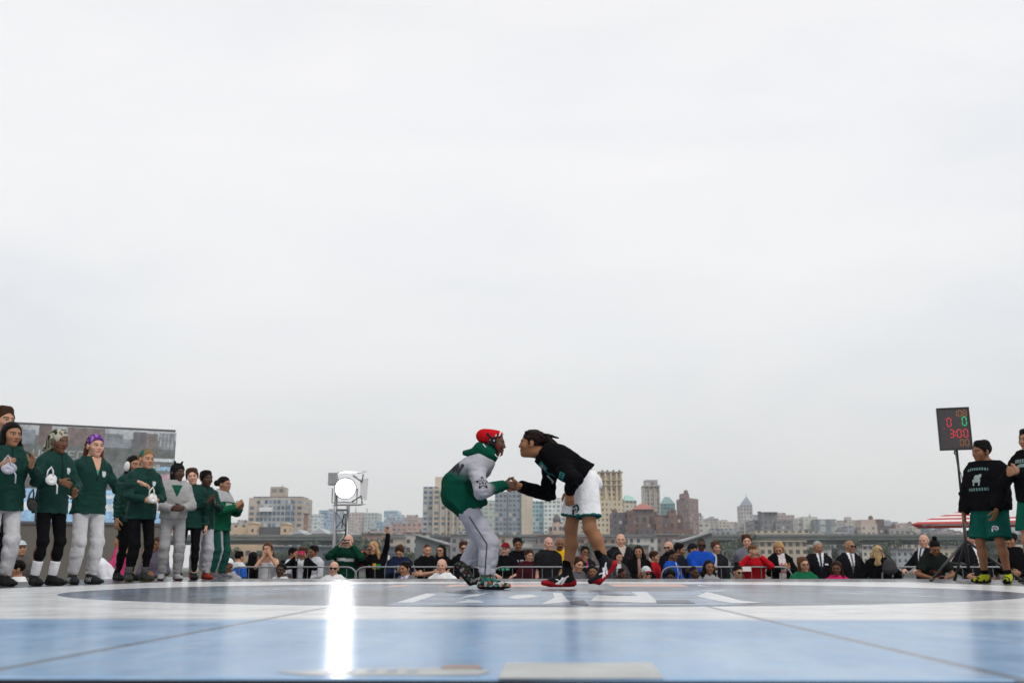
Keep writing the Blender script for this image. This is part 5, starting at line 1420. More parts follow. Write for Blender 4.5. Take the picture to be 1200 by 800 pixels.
# --- small kiosks with one pitched roof
def kiosk(px0, px1, ytop, D, flip, lab):
    a, c = at(px0, ytop, D), at(px1, ytop, D); w_ = c[0] - a[0]; h_ = a[2]
    k = empty('ticket_kiosk', (a[0], a[1], 0), 0, lab, 'kiosk')
    zl, zr = (h_, h_ - w_ * .30) if not flip else (h_ - w_ * .32, h_)
    mb = MB()
    f = [(0, 0), (w_, 0), (w_, 2), (0, 2)]
    mb.poly([(0, 0, 0), (w_, 0, 0), (w_, 0, zr), (0, 0, zl)]); mb.poly([(w_, 0, 0), (w_, 2, 0), (w_, 2, zr), (w_, 0, zr)]); mb.poly([(0, 2, 0), (0, 0, 0), (0, 0, zl), (0, 2, zl)]); mb.poly([(w_, 2, 0), (0, 2, 0), (0, 2, zl), (w_, 2, zr)])
    mb.build('wall', plain('kiosk_grey', (.13, .15, .155), .7, scale=1.2), k)
    mb = MB(); e = .10; t_ = .05
    lo = [(-e, -e, zl + .004 + e * (.3 if not flip else -.3)), (w_ + e, -e, zr + .004 - e * (.3 if not flip else -.3)), (w_ + e, 2 + e, zr + .004), (-e, 2 + e, zl + .004)]; hi = [(x_, y_, z_ + t_) for x_, y_, z_ in lo]
    mb.poly(lo[::-1]); mb.poly(hi)
    for i in range(4): mb.poly([lo[i], lo[(i + 1) % 4], hi[(i + 1) % 4], hi[i]])
    mb.build('roof', plain('kiosk_roof', (.28, .30, .31), .6), k)
    mb = MB(); mb.box((w_ * .2, -.03, 1.0), (w_ * .8, -.004, 1.55)); mb.build('hatch', plain('kiosk_hatch', (.05, .06, .065), .5), k)
    return k
kiosk(487, 519, 627, 31, False, 'grey kiosk with a sloping pale roof behind the man in the navy shirt')
kiosk(802, 834, 624, 31, True, 'grey kiosk with a sloping pale roof behind the man in blue with a pink scarf')
mb = MB(); p = at(488, 655, 30); mb.box((p[0] - .9, 30.4, 0), (p[0] - .86, 30.44, p[2] + .12)); tag(mb.build('pale_post', plain('paper', (.75, .74, .72), .8)), 'slim pale post standing left of the grey kiosk', 'post')
# ------------------------------------------------------------------ wrestlers, team mates
PALE, FAIR, TANS, BRN, DRK, DDK = (.56, .32, .235), (.47, .255, .17), (.34, .175, .105), (.23, .105, .055), (.14, .066, .038), (.080, .040, .027)
GREEN, GREEN2 = (.0045, .034, .027), (.008, .10, .055)
GREY, LGREY, BLACK, WHITE, NAVY, RBLUE = (.34, .34, .36), (.52, .52, .55), (.0055, .0055, .0065), (.76, .76, .77), (.015, .022, .045), (.02, .075, .42)
def rect(T, x0, x1, z0, z1, front=True):
    m = (T[:, 0] > x0) & (T[:, 0] < x1) & (T[:, 2] > z0) & (T[:, 2] < z1)
    return m & (T[:, 1] > 0.03) if front else m & (T[:, 1] < -0.03)
def person(px, Y, top, z0, phi, label, skin, H=None, J=None, near=0, group=None, hair=None, **pk):
    th = math.pi + R(phi)
    if J is None:
        zt = at(px, top or 640, Y)[2] - z0
        if H is None: H = zt * (.978 if hair and hair[0] in ('bald', 'balding') else .958 if not hair or hair[0] != 'afro' else .93)
        J = pose(H, **pk)
    body = make_body(J, skin, near, brow=(tuple(x * .6 for x in hair[1]) if hair and hair[0] != 'bald' else (.05, .035, .03)))
    p = at(px, 640, Y)
    # stand so that the head, not the feet, falls on the photo's column
    q = at(px, top if top else 640, Y)
    body.location = (q[0], Y, z0)
    hd = J['head']; off = V(hd[0] * math.cos(th) - hd[1] * math.sin(th), hd[0] * math.sin(th) + hd[1] * math.cos(th))
    body.location.x -= off[0]
    body.rotation_euler = (0, 0, th)
    tag(body, label, 'person', group)
    if hair and hair[0] != 'bald': make_hair(J, body, hair[0], hair[1], near)
    return body, J
HK, HBR, HBL, HGR, HRD = (.006, .0048, .0042), (.040, .019, .010), (.36, .22, .09), (.30, .29, .28), (.10, .035, .018)
def wl(root, th, px, py, Y):
    q = at(px, py, Y) - V(*root); c, s_ = math.cos(-th), math.sin(-th)
    return V(q[0] * c - q[1] * s_, q[0] * s_ + q[1] * c, q[2])
def custom(root, th, s, Jd, toes, curl, hands, lateral=0):
    J = pose(1.7 * s); J['hs'] = 1.0
    f = lambda p: wl(root, th, *p)
    J['right'] = V(1, 0, 0)
    for k in ('pelvis', 'neck', 'head', 'shR', 'shL', 'elR', 'elL', 'wrR', 'wrL', 'hipR', 'hipL', 'kneeR', 'kneeL', 'ankleR', 'ankleL'): J[k] = f(Jd[k])
    for k in ('pelvis', 'neck', 'head'): J[k][0] = lateral
    J['spine'] = [f(p) for p in Jd['spine']]
    for q in J['spine']: q[0] = lateral
    J['up'] = unit(J['neck'] - J['pelvis']); J['front'] = np.cross(J['up'], J['right'])
    J['toeR'], J['toeL'] = toes; J['curl'] = curl
    J['Rh'] = rot_head(*[R(a) for a in Jd['face']])
    for n in 'RL': J['fd' + n], J['pn' + n] = unit(V(*hands[n][0])), unit(V(*hands[n][1]))
    return J
# --- the wrestler on the left, facing right
root = (at(560, 690, 8.6)[0], 8.6, STAGE); th = R(-90)
Jd = dict(pelvis=(541, 590, 8.6), neck=(566, 541, 8.6), head=(579.5, 519, 8.6), face=(2, -6, 0), spine=[(547, 590, 8.6), (535, 574, 8.6), (546, 557, 8.6), (562, 545, 8.6)],
          shR=(559, 551, 8.44), shL=(566, 550, 8.76), elR=(564, 576, 8.27), wrR=(590, 568, 8.53), elL=(549, 572, 8.93), wrL=(548, 578, 8.66),
          hipR=(546, 596, 8.51), hipL=(546, 596, 8.69), kneeR=(573, 637, 8.49), kneeL=(564, 632, 8.72), ankleR=(570, 679, 8.47), ankleL=(545, 664, 8.72))
J = custom(root, th, .93, Jd, ((-4, 0), (6, 48)), .75, dict(R=((-.1, 1, -.02), (-1, -.1, .1)), L=((0, .6, -1), (1, .3, 0))))
J['width'] = .95; J['flipthumbR'] = False
body = make_body(J, (.115, .055, .036), 2); body.location = root; body.rotation_euler = (0, 0, th)
tag(body, 'young wrestler in grey to green hoodie and red beanie, stooping to shake hands', 'person', 'wrestlers shaking hands')
make_hair(J, body, 'crop', HK, 1)
G1, G2 = np.array((.37, .37, .41)), np.array((.004, .062, .038))
def ombre(T, P):
    out = []
    S, E_, W_ = J['shR'], J['elR'], J['wrR']
    t = np.clip((T[:, 2] - 1.12) / .22, 0, 1)
    def seg(a, bq):
        k = np.clip(((P - a) @ (bq - a)) / ((bq - a) @ (bq - a)), 0, 1); return k, np.linalg.norm(P - a - k[:, None] * (bq - a), axis=1)
    sp_ = J['spine']; ds = np.minimum.reduce([np.linalg.norm((P - a - np.clip(((P - a) @ (q - a)) / ((q - a) @ (q - a)), 0, 1)[:, None] * (q - a)) * V(.62, 1, 1), axis=1) for a, q in zip(sp_, sp_[1:])])
    for n in 'RL':
        S, E_, W_ = J['sh' + n], J['el' + n], J['wr' + n]
        k1, d1 = seg(S, E_); k2, d2 = seg(E_, W_)
        da = np.minimum(d1, d2)
        arm = (da / .075 < ds / .11) & (P[:, 0] * (1 if n == 'R' else -1) > .05)
        al = np.where(d1 < d2, k1 * .5, .5 + k2 * .5)
        wgt = np.clip((ds / .11 - da / .075) * 3, 0, 1)
        t = np.where(arm, t * (1 - wgt) + wgt * np.clip(1 - (al - .52) / .22, 0, 1), t)
    t = t * t * (3 - 2 * t)
    return [(np.ones(len(P), bool), G2 * (1 - t[:, None]) + G1 * t[:, None])]
hoodie = make_top(J, body, 'hoodie', G1, 2, paint=ombre, hem=-.02, ease=.038, fold=.015, extra=[([cone(wl(root, th, 536, 580, 8.6) * V(0, 1, 1), wl(root, th, 551, 596, 8.6) * V(0, 1, 1), .128, .126, .04, (V(1, 0, 0), 1.72)), cone(wl(root, th, 548, 578, 8.6) * V(0, 1, 1), wl(root, th, 560, 590, 8.6) * V(0, 1, 1), .09, .085, .04, (V(1, 0, 0), 1.8))], [(wl(root, th, 552.5, 599, 8.6) * V(0, 1, 1), V(0, .41, -.91))], .05)], cuff=.032, seed=4.2, elastic=True)
nk = J['neck']
hoodp = [cone(wl(root, th, 571, 531, 8.6) * V(0, 1, 1), wl(root, th, 545, 530.5, 8.6) * V(0, 1, 1), .085, .026, .03, (V(1, 0, 0), 1.35)), cone(wl(root, th, 563, 526, 8.6) * V(0, 1, 1), wl(root, th, 573, 533, 8.6) * V(0, 1, 1), .065, .082, .03, (V(1, 0, 0), 1.3)),
         cone(nk, J['head'], .05, .055, .01, None, 'sub')]
P, F = surf([(hoodp, [])], .006, fold=.008, seed=2.2); link_mesh('hood', P, F, np.tile((.004, .065, .038), (len(P), 1)), M_CLOTH, hoodie)
mb = MB(); a = wl(root, th, 577, 527, 8.53); mb.tube([a, a + V(.01, .03, -.05), a + V(.02, .055, -.07), a + V(.01, .07, -.03)], .005, 6); mb.tube([wl(root, th, 566, 520, 8.51), wl(root, th, 572, 527, 8.50), wl(root, th, 578, 533, 8.52)], .005, 6)
mb.build('drawstring', plain('string_white', (.7, .7, .7), .8), hoodie, True)
tr_ = make_bottom(J, body, (.40, .40, .46), 2, 'sweat', fold=.013, seed=6.1, length=.90, waist=-.03, bag=1.14, legcut=[(wl(root, th, 550.5, 597, 8.6) * V(0, 1, 1), V(0, -.41, .91))],
                  paint=None)
for side in (1,):
    pts = []
    me = tr_.data; bv = BVHTree.FromPolygons([v.co for v in me.vertices], [q.vertices for q in me.polygons])
    for k in np.linspace(.12, .97, 34):
        h_, k_, a_ = J['hipR'], J['kneeR'], J['ankleR']
        c = h_ + (k_ - h_) * k * 2 if k < .5 else k_ + (a_ - k_) * (k * 2 - 1)
        r_ = bv.ray_cast(Vector(c + V(.4, -.012, 0)), Vector((-1, 0, 0)), .6)
        if r_[0]: pts.append(np.array(r_[0]) + V(.002, 0, 0))
    mb = MB(); mb.tube(pts, .0045, 5); mb.build('piping', plain('piping_dark', (.03, .03, .035), .8), tr_, True)
def flor(hd, hs, hu, n):
    v1 = vnoise(hd * 40 + 9, hs * 40 + 9, hu * 40 + 9); v2 = vnoise(hd * 55 + 3, hs * 55, hu * 55 + 7)
    o = [(v1 > .56, (.02, .16, .13)), (v1 < .33, (.42, .40, .40)), (v2 > .70, (.35, .10, .05)), (v2 < .22, (.5, .5, .48))] if n == 'R' else [(v1 > .62, (.05, .09, .05)), (v1 < .30, (.30, .28, .27)), (v2 > .74, (.28, .06, .05))]
    return o + [(hu < -.058, (.012, .012, .014))]
make_shoes(J, body, 2, (.018, .02, .022), (.012, .012, .014), .05, paint=flor, name='wrestling_shoe')
for n in 'L':
    a, k = J['ankle' + n], J['knee' + n]; e = unit(k - a)
    P, F = surf([([cone(a, a + e * .16, .046, .050, .01)], [(a + e * .15, e), (a + e * .03, -e)])], .006, fold=.003)
    v = vnoise(P[:, 0] * 22, P[:, 1] * 22, P[:, 2] * 22); c = np.tile((.45, .22, .05), (len(P), 1)); c[v > .55] = (.16, .30, .06); c[v < .38] = (.50, .10, .06)
    link_mesh('sock', P, F, c, M_CLOTH, body)
bn = head_part(J, body, 'beanie', [([HE(J, (0, -.045, .052), (.088, .115, .075), .02), HE(J, (0, -.115, .055), (.07, .065, .062), .03), HE(J, (0, .02, .05), (.083, .075, .07), .02), HE(J, (0, .105, -.02), (.075, .06, .09), .01, 'sub')], [HL(J, (0, .025, .045), (0, .9, -1))])],
               (.46, .010, .014), 2, fold=.004, paint=lambda q: [(np.abs(q[:, 1] - .040 - .15 * (q[:, 2] - .06)) < .006, (.72, .68, .66)), (np.abs(q[:, 1] - .064 - .15 * (q[:, 2] - .06)) < .004, (.72, .68, .66))])
for sx in (-1, 1):
    head_part(J, body, 'ear_guard', [([HE(J, (.086 * sx, -.014, .0), (.020, .034, .042)), HC(J, (.094 * sx, -.0, .03), (.092 * sx, .02, .075), .012, .010), HC(J, (.092 * sx, -.035, -.02), (.06 * sx, -.085, -.035), .012, .010),
               HC(J, (.098 * sx, .0, -.03), (.078 * sx, .045, -.085), .009, .008), HC(J, (.094 * sx, -.03, .03), (.085 * sx, -.075, .07), .011, .010)], [])], (.014, .015, .018), 2, mat=M_SHOE,
               paint=lambda q: [((np.abs(q[:, 1] + .004) < .006) & (np.abs(q[:, 2] - .012) < .006), (.6, .6, .6)), ((np.abs(q[:, 1] - .0) < .012) & (q[:, 2] > .05), (.65, .65, .65)), ((np.abs(q[:, 1] + .05) < .010) & (np.abs(q[:, 2] - .018) < .008), (.6, .6, .6))])
head_part(J, body, 'cheek_strap', [([HC(J, (.085, .016, -.02), (.073, .036, -.05), .007, .006), HC(J, (.073, .036, -.05), (.05, .045, -.105), .006, .006)], [])], (.42, .012, .016), 2)
# printed star on the sleeve and the dark lettering down the back
def star(u, v):
    x, y = u * 2 - 1, 1 - v * 2; r = math.hypot(x, y); a = math.atan2(y, x)
    k = .42 + .5 * abs(math.cos(2.5 * (a - math.pi / 2))) ** 3
    if r < k * .98 and r > k * .62: return 0
    if abs(math.sin(9 * x + 4 * y)) > .8 and r < .8: return 1
    return 0 if r < k * .35 else None
c = (J['shR'] + (J['elR'] - J['shR']) * .62)
decal(hoodie, hoodie, c + V(0, .02, 0), V(1, .12, 0), J['shR'] - J['elR'] + V(0, 0, .2), .13, .13, star, [(.035, .035, .04), (.30, .30, .34)], n=34)
cb_ = J['spine'][2] - J['front'] * .02 + J['up'] * .02
decal(hoodie, hoodie, cb_, V(.55, -.8, .35), V(1, 0, 0), .10, .30, lambda u, v: 0 if abs(math.sin(v * 31)) > .35 and abs(u - .5) < .5 * abs(math.sin(v * 13 + u * 5)) + .12 else None, [(.035, .03, .045)], n=22)
# --- the wrestler on the right, facing left
root = (at(676, 690, 8.6)[0], 8.6, STAGE); th = R(90)
Jd = dict(pelvis=(683, 558, 8.6), neck=(639, 531.5, 8.6), head=(622.5, 520, 8.6), face=(-4, 3, 0), spine=[(685, 559, 8.6), (672, 551, 8.6), (657, 541, 8.6), (644, 535, 8.6)],
          shL=(660, 546, 8.43), shR=(645, 548, 8.77), elL=(673, 563, 8.17), wrL=(668, 573, 8.33), elR=(642, 579, 8.82), wrR=(610, 569.5, 8.64),
          hipL=(687, 567, 8.50), hipR=(679, 567, 8.71), kneeL=(691, 619, 8.44), kneeR=(669, 619, 8.70), ankleL=(709, 661, 8.46), ankleR=(664, 675.5, 8.71))
J = custom(root, th, 1.0, Jd, ((4, 0), (-6, 46)), .55, dict(R=((.06, 1, -.05), (-1, .1, .1)), L=((.05, .05, -1), (1, -.25, 0))))
J['curlR'] = .75
body = make_body(J, (.29, .135, .068), 2); body.location = root; body.rotation_euler = (0, 0, th)
tag(body, 'young wrestler in a black hoodie and white shorts, bowing to shake hands, facing left', 'person', 'wrestlers shaking hands')
make_hair(J, body, 'dreads', (.011, .007, .0055), 2, .008)
hoodie = make_top(J, body, 'hoodie', (.0045, .0045, .0055), 2, hem=-.03, ease=.036, fold=.018, cuff=.036, seed=9.3)
sh = make_bottom(J, body, (.78, .78, .80), 2, 'shorts', fold=.006, seed=3.3, length=.76, waist=.07,
                 paint=lambda T, P: [(np.minimum(np.abs((P - (J['hipL'] + (J['kneeL'] - J['hipL']) * .76)) @ unit(J['kneeL'] - J['hipL'])), np.abs((P - (J['hipR'] + (J['kneeR'] - J['hipR']) * .76)) @ unit(J['kneeR'] - J['hipR']))) < .016, (.012, .105, .098))])
def tig(hd, hs, hu, n): return [(hu < -.052 + .035 * np.clip((hd - .10) / .10, 0, 1) + .022 * np.clip((-hd - .02) / .04, 0, 1), (.36, .012, .02))]
sho = make_shoes(J, body, 2, (.012, .012, .015), (.36, .012, .02), .085, paint=tig, name='wrestling_shoe')
def crossl(u, v):
    y = 1 - v
    for (x0, y0, x1, y1, wd) in ((.05, .12, .95, .95, .07), (.22, .05, .55, .78, .07), (.45, .05, .75, .68, .07), (.08, .62, .62, .22, .05)):
        dx_, dy_ = x1 - x0, y1 - y0; t_ = max(0, min(1, ((u - x0) * dx_ + (y - y0) * dy_) / (dx_ * dx_ + dy_ * dy_)))
        if math.hypot(u - x0 - t_ * dx_, y - y0 - t_ * dy_) < wd: return 0
    return None
for n, o in zip('RL', sho):
    A = J['ankle' + n]; h_, d, u_ = foot_frame(J, n)
    decal(o, o, A + d * .04 - u_ * .028, V(-1, 0, 0), u_, .115, .075, crossl, [(.75, .75, .76)], n=44, off=.0025)
for n in 'RL':
    a, k = J['ankle' + n], J['knee' + n]; e = unit(k - a)
    P, F = surf([([cone(a + e * .05, a + e * .14, .045, .046, .01)], [(a + e * .135, e), (a + e * .06, -e)])], .006, fold=.002); link_mesh('sock', P, F, np.tile(BLACK, (len(P), 1)), M_CLOTH, body)
nf = V(-.75, .55, -.35)
chest = (J['spine'][2] + J['spine'][3]) * .5
TEAL = (.03, .20, .19)
decal(hoodie, hoodie, wl(root, th, 637, 552, 8.5), V(-1, .35, -.15), V(0, .5, .8), .085, .16, lambda u, v: (1 if (.22 < u < .78 and .12 < v < .42 and int(v * 30) % 2) else 0) if abs(u - .5) < .46 and (v < .50) and not (.2 < u < .8 and .1 < v < .45 and not int(v * 30) % 2) else (0 if v >= .5 and abs(u - .5 - .3 * math.sin(v * 9)) < .14 else None), [TEAL, (.45, .50, .50)], n=26)
decal(hoodie, hoodie, wl(root, th, 645, 567, 8.5), V(-1, .1, -.2), V(0, -.5, .8), .13, .07, lambda u, v: 0 if abs(v - .25 - .5 * u) < .09 or (math.hypot(u - .72, v - .6) < .25 and math.hypot(u - .72, v - .6) > .15) else None, [(.45, .52, .54)], n=36)
decal(hoodie, hoodie, wl(root, th, 656, 563, 8.4), V(-1, .05, -.15), V(0, -.35, 1), .045, .16, lambda u, v: (1 if int(v * 16) % 2 and .25 < u < .75 else 0), [TEAL, (.012, .03, .03)], n=18)
# horse-head like crest on the shorts leg
def crest(u, v):
    x, y = u * 2 - 1, 1 - 2 * v
    r = math.hypot(x + .05, y - .1); a = math.atan2(y - .1, x + .05)
    if .52 < r < .92 and -0.5 < a < 2.6: return 0
    if r < .30 and y < .25: return 1
    if x < -.45 and y < .2 and y > -.9 + abs(x + .6) * .5 and x > -.85: return 1
    if math.hypot(x - .35, y + .35) < .26 and math.hypot(x - .30, y + .30) > .12: return 0
    return None
decal(sh, sh, wl(root, th, 674.5, 597, 8.5), V(-1, .1, 0), V(0, 0, 1), .085, .09, crest, [(.015, .09, .09), (.03, .04, .05)], n=36)

# --- helper for the clothes of everyone else
def dress(b, J, near, top=None, bottom=None, shoes=((.015, .015, .016), (.25, .25, .25)), seed=1.0, low=True):
    o = {}
    if top: 
        kw = dict(top); kind = kw.pop('kind'); col = kw.pop('col'); o['top'] = make_top(J, b, kind, col, near, seed=seed, **kw)
    if bottom: 
        kw = dict(bottom); kind = kw.pop('kind'); col = kw.pop('col'); o['bottom'] = make_bottom(J, b, col, near, kind, seed=seed + 2, **kw)
    if shoes: o['shoes'] = make_shoes(J, b, near, *shoes)
    return o
TEAM = 'team mates watching from the left of the stage'
def team(px, Y, top, phi, label, skin, hair, jacket, bottom, arms='down', seed=1.0, shoes=((.015, .015, .016), (.02, .02, .02)), near=1, **pk):
    b, J = person(px, Y, top, STAGE, phi, label, skin, near=near, hair=hair, group=TEAM, arms=arms, **dict(dict(hs=1.14), **pk))
    J['limb'] = pk.get('limb', 1.0) if 'limb' in pk else 1.0
    o = dress(b, J, near, jacket, bottom, shoes, seed)
    return b, J, o
JK = dict(kind='jacket', paint=lambda T, P: [((np.abs(T[:, 0]) < .007) & (T[:, 1] > .02) & (T[:, 2] > 1.18), (.0015, .010, .008))], col=GREEN, hem=-.16, ease=.028, fold=.019, mat=M_NYLON, cuff=.036)
SW = dict(kind='sweat', col=(.47, .47, .49), fold=.010, bag=1.0)
SL = dict(kind='slim', col=(.006, .006, .007), fold=.009)
def wl2(b, J): return b.matrix_basis
def badge(o, J, col=(.55, .60, .62), x=.085, z=1.27, w_=.05, h_=.062):
    c = J['pelvis'] + J['right'] * x * J['s'] * -1 + J['up'] * (z - .95) * J['s']
    decal(o, o, c, J['front'], J['up'], w_, h_, lambda u, v: 0 if v < .72 or abs(u - .5) < .3 else None, [col], name='badge', n=10)
STR3 = lambda hd, hs, hu, n: [((np.abs(((hd - .02 + hu * .6) % .026) - .013) < .0055) & (np.abs(hd - .02) < .045) & (hu > -.055) & (hu < -.005), (.7, .7, .7))]
SOCKW = (.66, .66, .70)
def socks(b, J, col, h0=.03, h1=.2, r=(.046, .056)):
    for n in 'RL':
        a, k = J['ankle' + n], J['knee' + n]; e = unit(k - a); s = J['s']
        P, F = surf([([cone(a, a + e * h1 * s, r[0] * s, r[1] * s, .01)], [(a + e * (h1 - .01) * s, e), (a + e * h0 * s, -e)])], .0075, fold=.003); link_mesh('sock', P, F, np.tile(col, (len(P), 1)), M_CLOTH, b)
def headgear(p, yaw, col, label, s=1.0):
    s *= .78; mb_ = empty('wrestling_headgear', p, yaw, label, 'headgear', 'wrestling headgear hanging from hands')
    m = plain('gear_%02d' % int(col[2] * 99), col, .4)
    for k, c_ in enumerate((V(0, -.02, -.02), V(.035, .03, .01))):
        G = [([ell(c_ * s, rot_head(.3 * k, .15, .35), V(.075, .030, .055) * s, .01), ell((c_ + V(0, -.035, 0)) * s, np.eye(3), V(.030, .02, .022) * s, .01, 'sub')], [])]
        P, F = surf(G, .006); link_mesh('ear_cup', P, F, np.tile(col, (len(P), 1)), M_SHOE, mb_)
    mb = MB(); mb.tube([V(-.05, 0, .02) * s, V(-.045, -.01, .10) * s, V(-.01, -.02, .15) * s, V(.02, -.01, .10) * s, V(.03, 0, .02) * s], .010 * s, 6); mb.build('strap', m, mb_, True)
    mb = MB(); mb.tube([V(.06, 0, -.03) * s, V(.095, 0, -.08) * s, V(.10, 0, -.18) * s], .010 * s, 6); mb.build('chin_strap', m, mb_, True)
    return mb_
# clapping girl nearest the camera
b, J, o = team(17, 9.62, 491, 48, 'dark haired girl in a green jacket and grey sweatpants clapping, nearest of the team', TANS, ('bob', HK), JK, SW, seed=1.3, hy=8, hp=-2,
               arms=dict(R=(.17, .30, 1.24), L=(-.10, .40, 1.25), eR=(1, -.3, -1), eL=(-1, -.3, -1), fR=(-.5, .8, .35), fL=(.1, .7, .8), nR=(-1, .2, 0), nL=(1, .3, 0), curl=.25), width=1.06)
P, F = surf([([HC(J, (0, -.08, .0), (-.03, -.11, -.10), .07, .05), HC(J, (-.03, -.11, -.10), (-.05, -.10, -.2), .05, .03)], [])], .006, fold=.008); link_mesh('hair', P, F, np.tile(HK, (len(P), 1)), M_HAIR, b)
q = at(9, 548, 9.25); headgear(q, R(30), (.42, .42, .50), 'white and blue headgear with straps dangling from the clapping girl')
q = at(36, 590, 9.35); headgear(q, R(80), (.03, .03, .03), 'black headgear hanging at the hip of the clapping girl', 1.15)
# tall person behind her
b, J, o = team(8, 10.7, 473, 60, 'tall brown haired person in dark clothing behind the clapping girl', FAIR, ('short', HBR), dict(JK, col=(.012, .02, .022)), SL, arms='down', seed=2.1)
# camouflage hood
b, J, o = team(72, 10.07, 500, 62, 'team mate in a camouflage head wrap and green jacket with black trousers and white socks', DRK, None, JK, dict(SL, length=.62), seed=3.1, hy=-4, hp=-4, shoes=((.012, .012, .013), (.02, .02, .02)),
               arms=dict(R=(.13, .30, 1.13), L=(-.06, .30, 1.05), eR=(1, -.5, -.6), eL=(-1, -.5, -.6), fR=(-.9, .4, -.3), fL=(.3, .6, -.9), nR=(0, -1, 0), nL=(.8, .2, 0), curl=.5))
socks(b, J, SOCKW); badge(o['top'], J)
def camo(q):
    v = vnoise(q[:, 0] * 26 + 5, q[:, 1] * 26 + 5, q[:, 2] * 20 + 5); v2 = vnoise(q[:, 0] * 31 + 9, q[:, 1] * 31, q[:, 2] * 25)
    return [(v > .58, (.10, .11, .075)), (v < .33, (.17, .14, .10)), (v2 > .66, (.025, .03, .025)), (v2 < .25, (.55, .53, .46))]
head_part(J, b, 'head_wrap', [([HE(J, (0, -.025, .035), (.095, .118, .098)), HE(J, (0, -.05, -.06), (.085, .075, .09), .04), HE(J, (0, .112, -.03), (.066, .058, .105), .01, 'sub')], [HL(J, (0, .09, .0), (0, 1, .0))]),
                              ([HC(J, (.0, -.11, .07), (.0, -.19, -.01), .05, .03), HC(J, (.0, -.19, -.01), (.02, -.22, -.08), .03, .02)], [], .03)], (.40, .38, .31), 1, paint=camo, fold=.006)
head_part(J, b, 'collar', [([HC(J, (-.05, -.09, -.13), (.05, -.09, -.13), .022, .022), HC(J, (.05, -.09, -.13), (.085, -.0, -.17), .022, .016)], [])], (.66, .66, .68), 1)
q = at(59, 561, 9.72); headgear(q, R(50), (.70, .70, .70), 'white headgear hanging in front of the camouflage wrapped team mate')
# purple headband
b, J, o = team(114, 10.84, 506, 52, 'pale girl with a purple headband, green jacket and grey sweatpants, arm stretched to her neighbour', PALE, ('backbun', HRD), dict(JK, hem=-.15), dict(SW, col=(.48, .48, .50)), seed=4.4, hy=-2, hp=0,
               shoes=((.02, .022, .028), (.03, .03, .03), .03, STR3), arms=dict(R=(.09, .04, .98), L=(-.52, .16, 1.20), eR=(1, -.5, .2), eL=(-.6, .1, -1), fR=(-.7, .6, -.3), fL=(-.8, .5, -.3), nR=(-.6, -.6, 0), nL=(0, .3, -1), curl=.3))
badge(o['top'], J)
decal(o['top'], o['top'], J['pelvis'] + J['up'] * .37 * J['s'], J['front'] + J['up'] * .3, J['up'], .11, .22, lambda u, v: (1 if v > .7 else 0) if abs(u - .5) < .5 * (1 - v) else None, [PALE, (.10, .28, .20)], name='open_neck', n=24)
head_part(J, b, 'headband', [([HE(J, (0, -.012, .046), (.085, .104, .087)), HE(J, (0, .11, -.035), (.068, .058, .105), .01, 'sub')], [HL(J, (0, .05, .04), (0, .9, -1))])], (.11, .035, .19), 1, paint=lambda q: [(q[:, 1] < -.01, (.018, .012, .02)), ((vnoise(q[:, 0] * 40, q[:, 1] * 40, q[:, 2] * 40) > .62), (.30, .16, .42))], fold=.003)
head_part(J, b, 'hair', [([HC(J, (.03, -.09, -.03), (.05, -.10, -.14), .045, .03), HC(J, (-.075, .0, -.04), (-.075, .03, -.18), .02, .016)], [])], HRD, 1, mat=M_HAIR, fold=.008)
# hidden team mate and green headband
b, J, o = team(159, 13.9, 531, 62, 'dark haired team mate half hidden behind the girl with the green headband', TANS, ('long', HK), dict(JK, hem=-.16), SL, seed=5.5, hy=-10)
for sx in (-1, 1): head_part(J, b, 'ear_cup', [([HE(J, (.095 * sx, .0, -.02), (.028, .05, .065))], [])], (.70, .70, .70), 1, mat=M_SHOE)
head_part(J, b, 'collar', [([HC(J, (-.09, -.09, -.16), (.09, -.07, -.16), .03, .03)], [])], (.66, .66, .68), 1)
b, J, o = team(174, 13.15, 523, 46, 'fair girl with a green headband and green jacket over black trousers', FAIR, ('backbun', (.22, .13, .06)), dict(JK, hem=-.15), SL, seed=6.6, hy=2, hp=-3, arms='clasp', shoes=((.03, .035, .03), (.10, .08, .01)))
badge(o['top'], J)
for n in 'RL':
    a, e = J['ankle' + n], unit(J['knee' + n] - J['ankle' + n])
    P, F = surf([([cone(a, a + e * .12, .046, .05, .01)], [(a + e * .11, e), (a + e * .03, -e)])], .008); link_mesh('sock', P, F, np.tile((.10, .10, .105), (len(P), 1)), M_CLOTH, b)
head_part(J, b, 'headband', [([HE(J, (0, -.014, .042), (.084, .103, .088))], [HL(J, (0, .05, .06), (0, .8, -1)), HL(J, (0, .045, .05), (0, 1, .25)), HL(J, (0, -.03, .05), (0, -1, -.25))])], (.02, .12, .10), 1)
q = at(178, 583, 12.8); headgear(q, R(50), (.70, .70, .69), 'white headgear hanging from the hand of the girl with the green headband', 1.15)
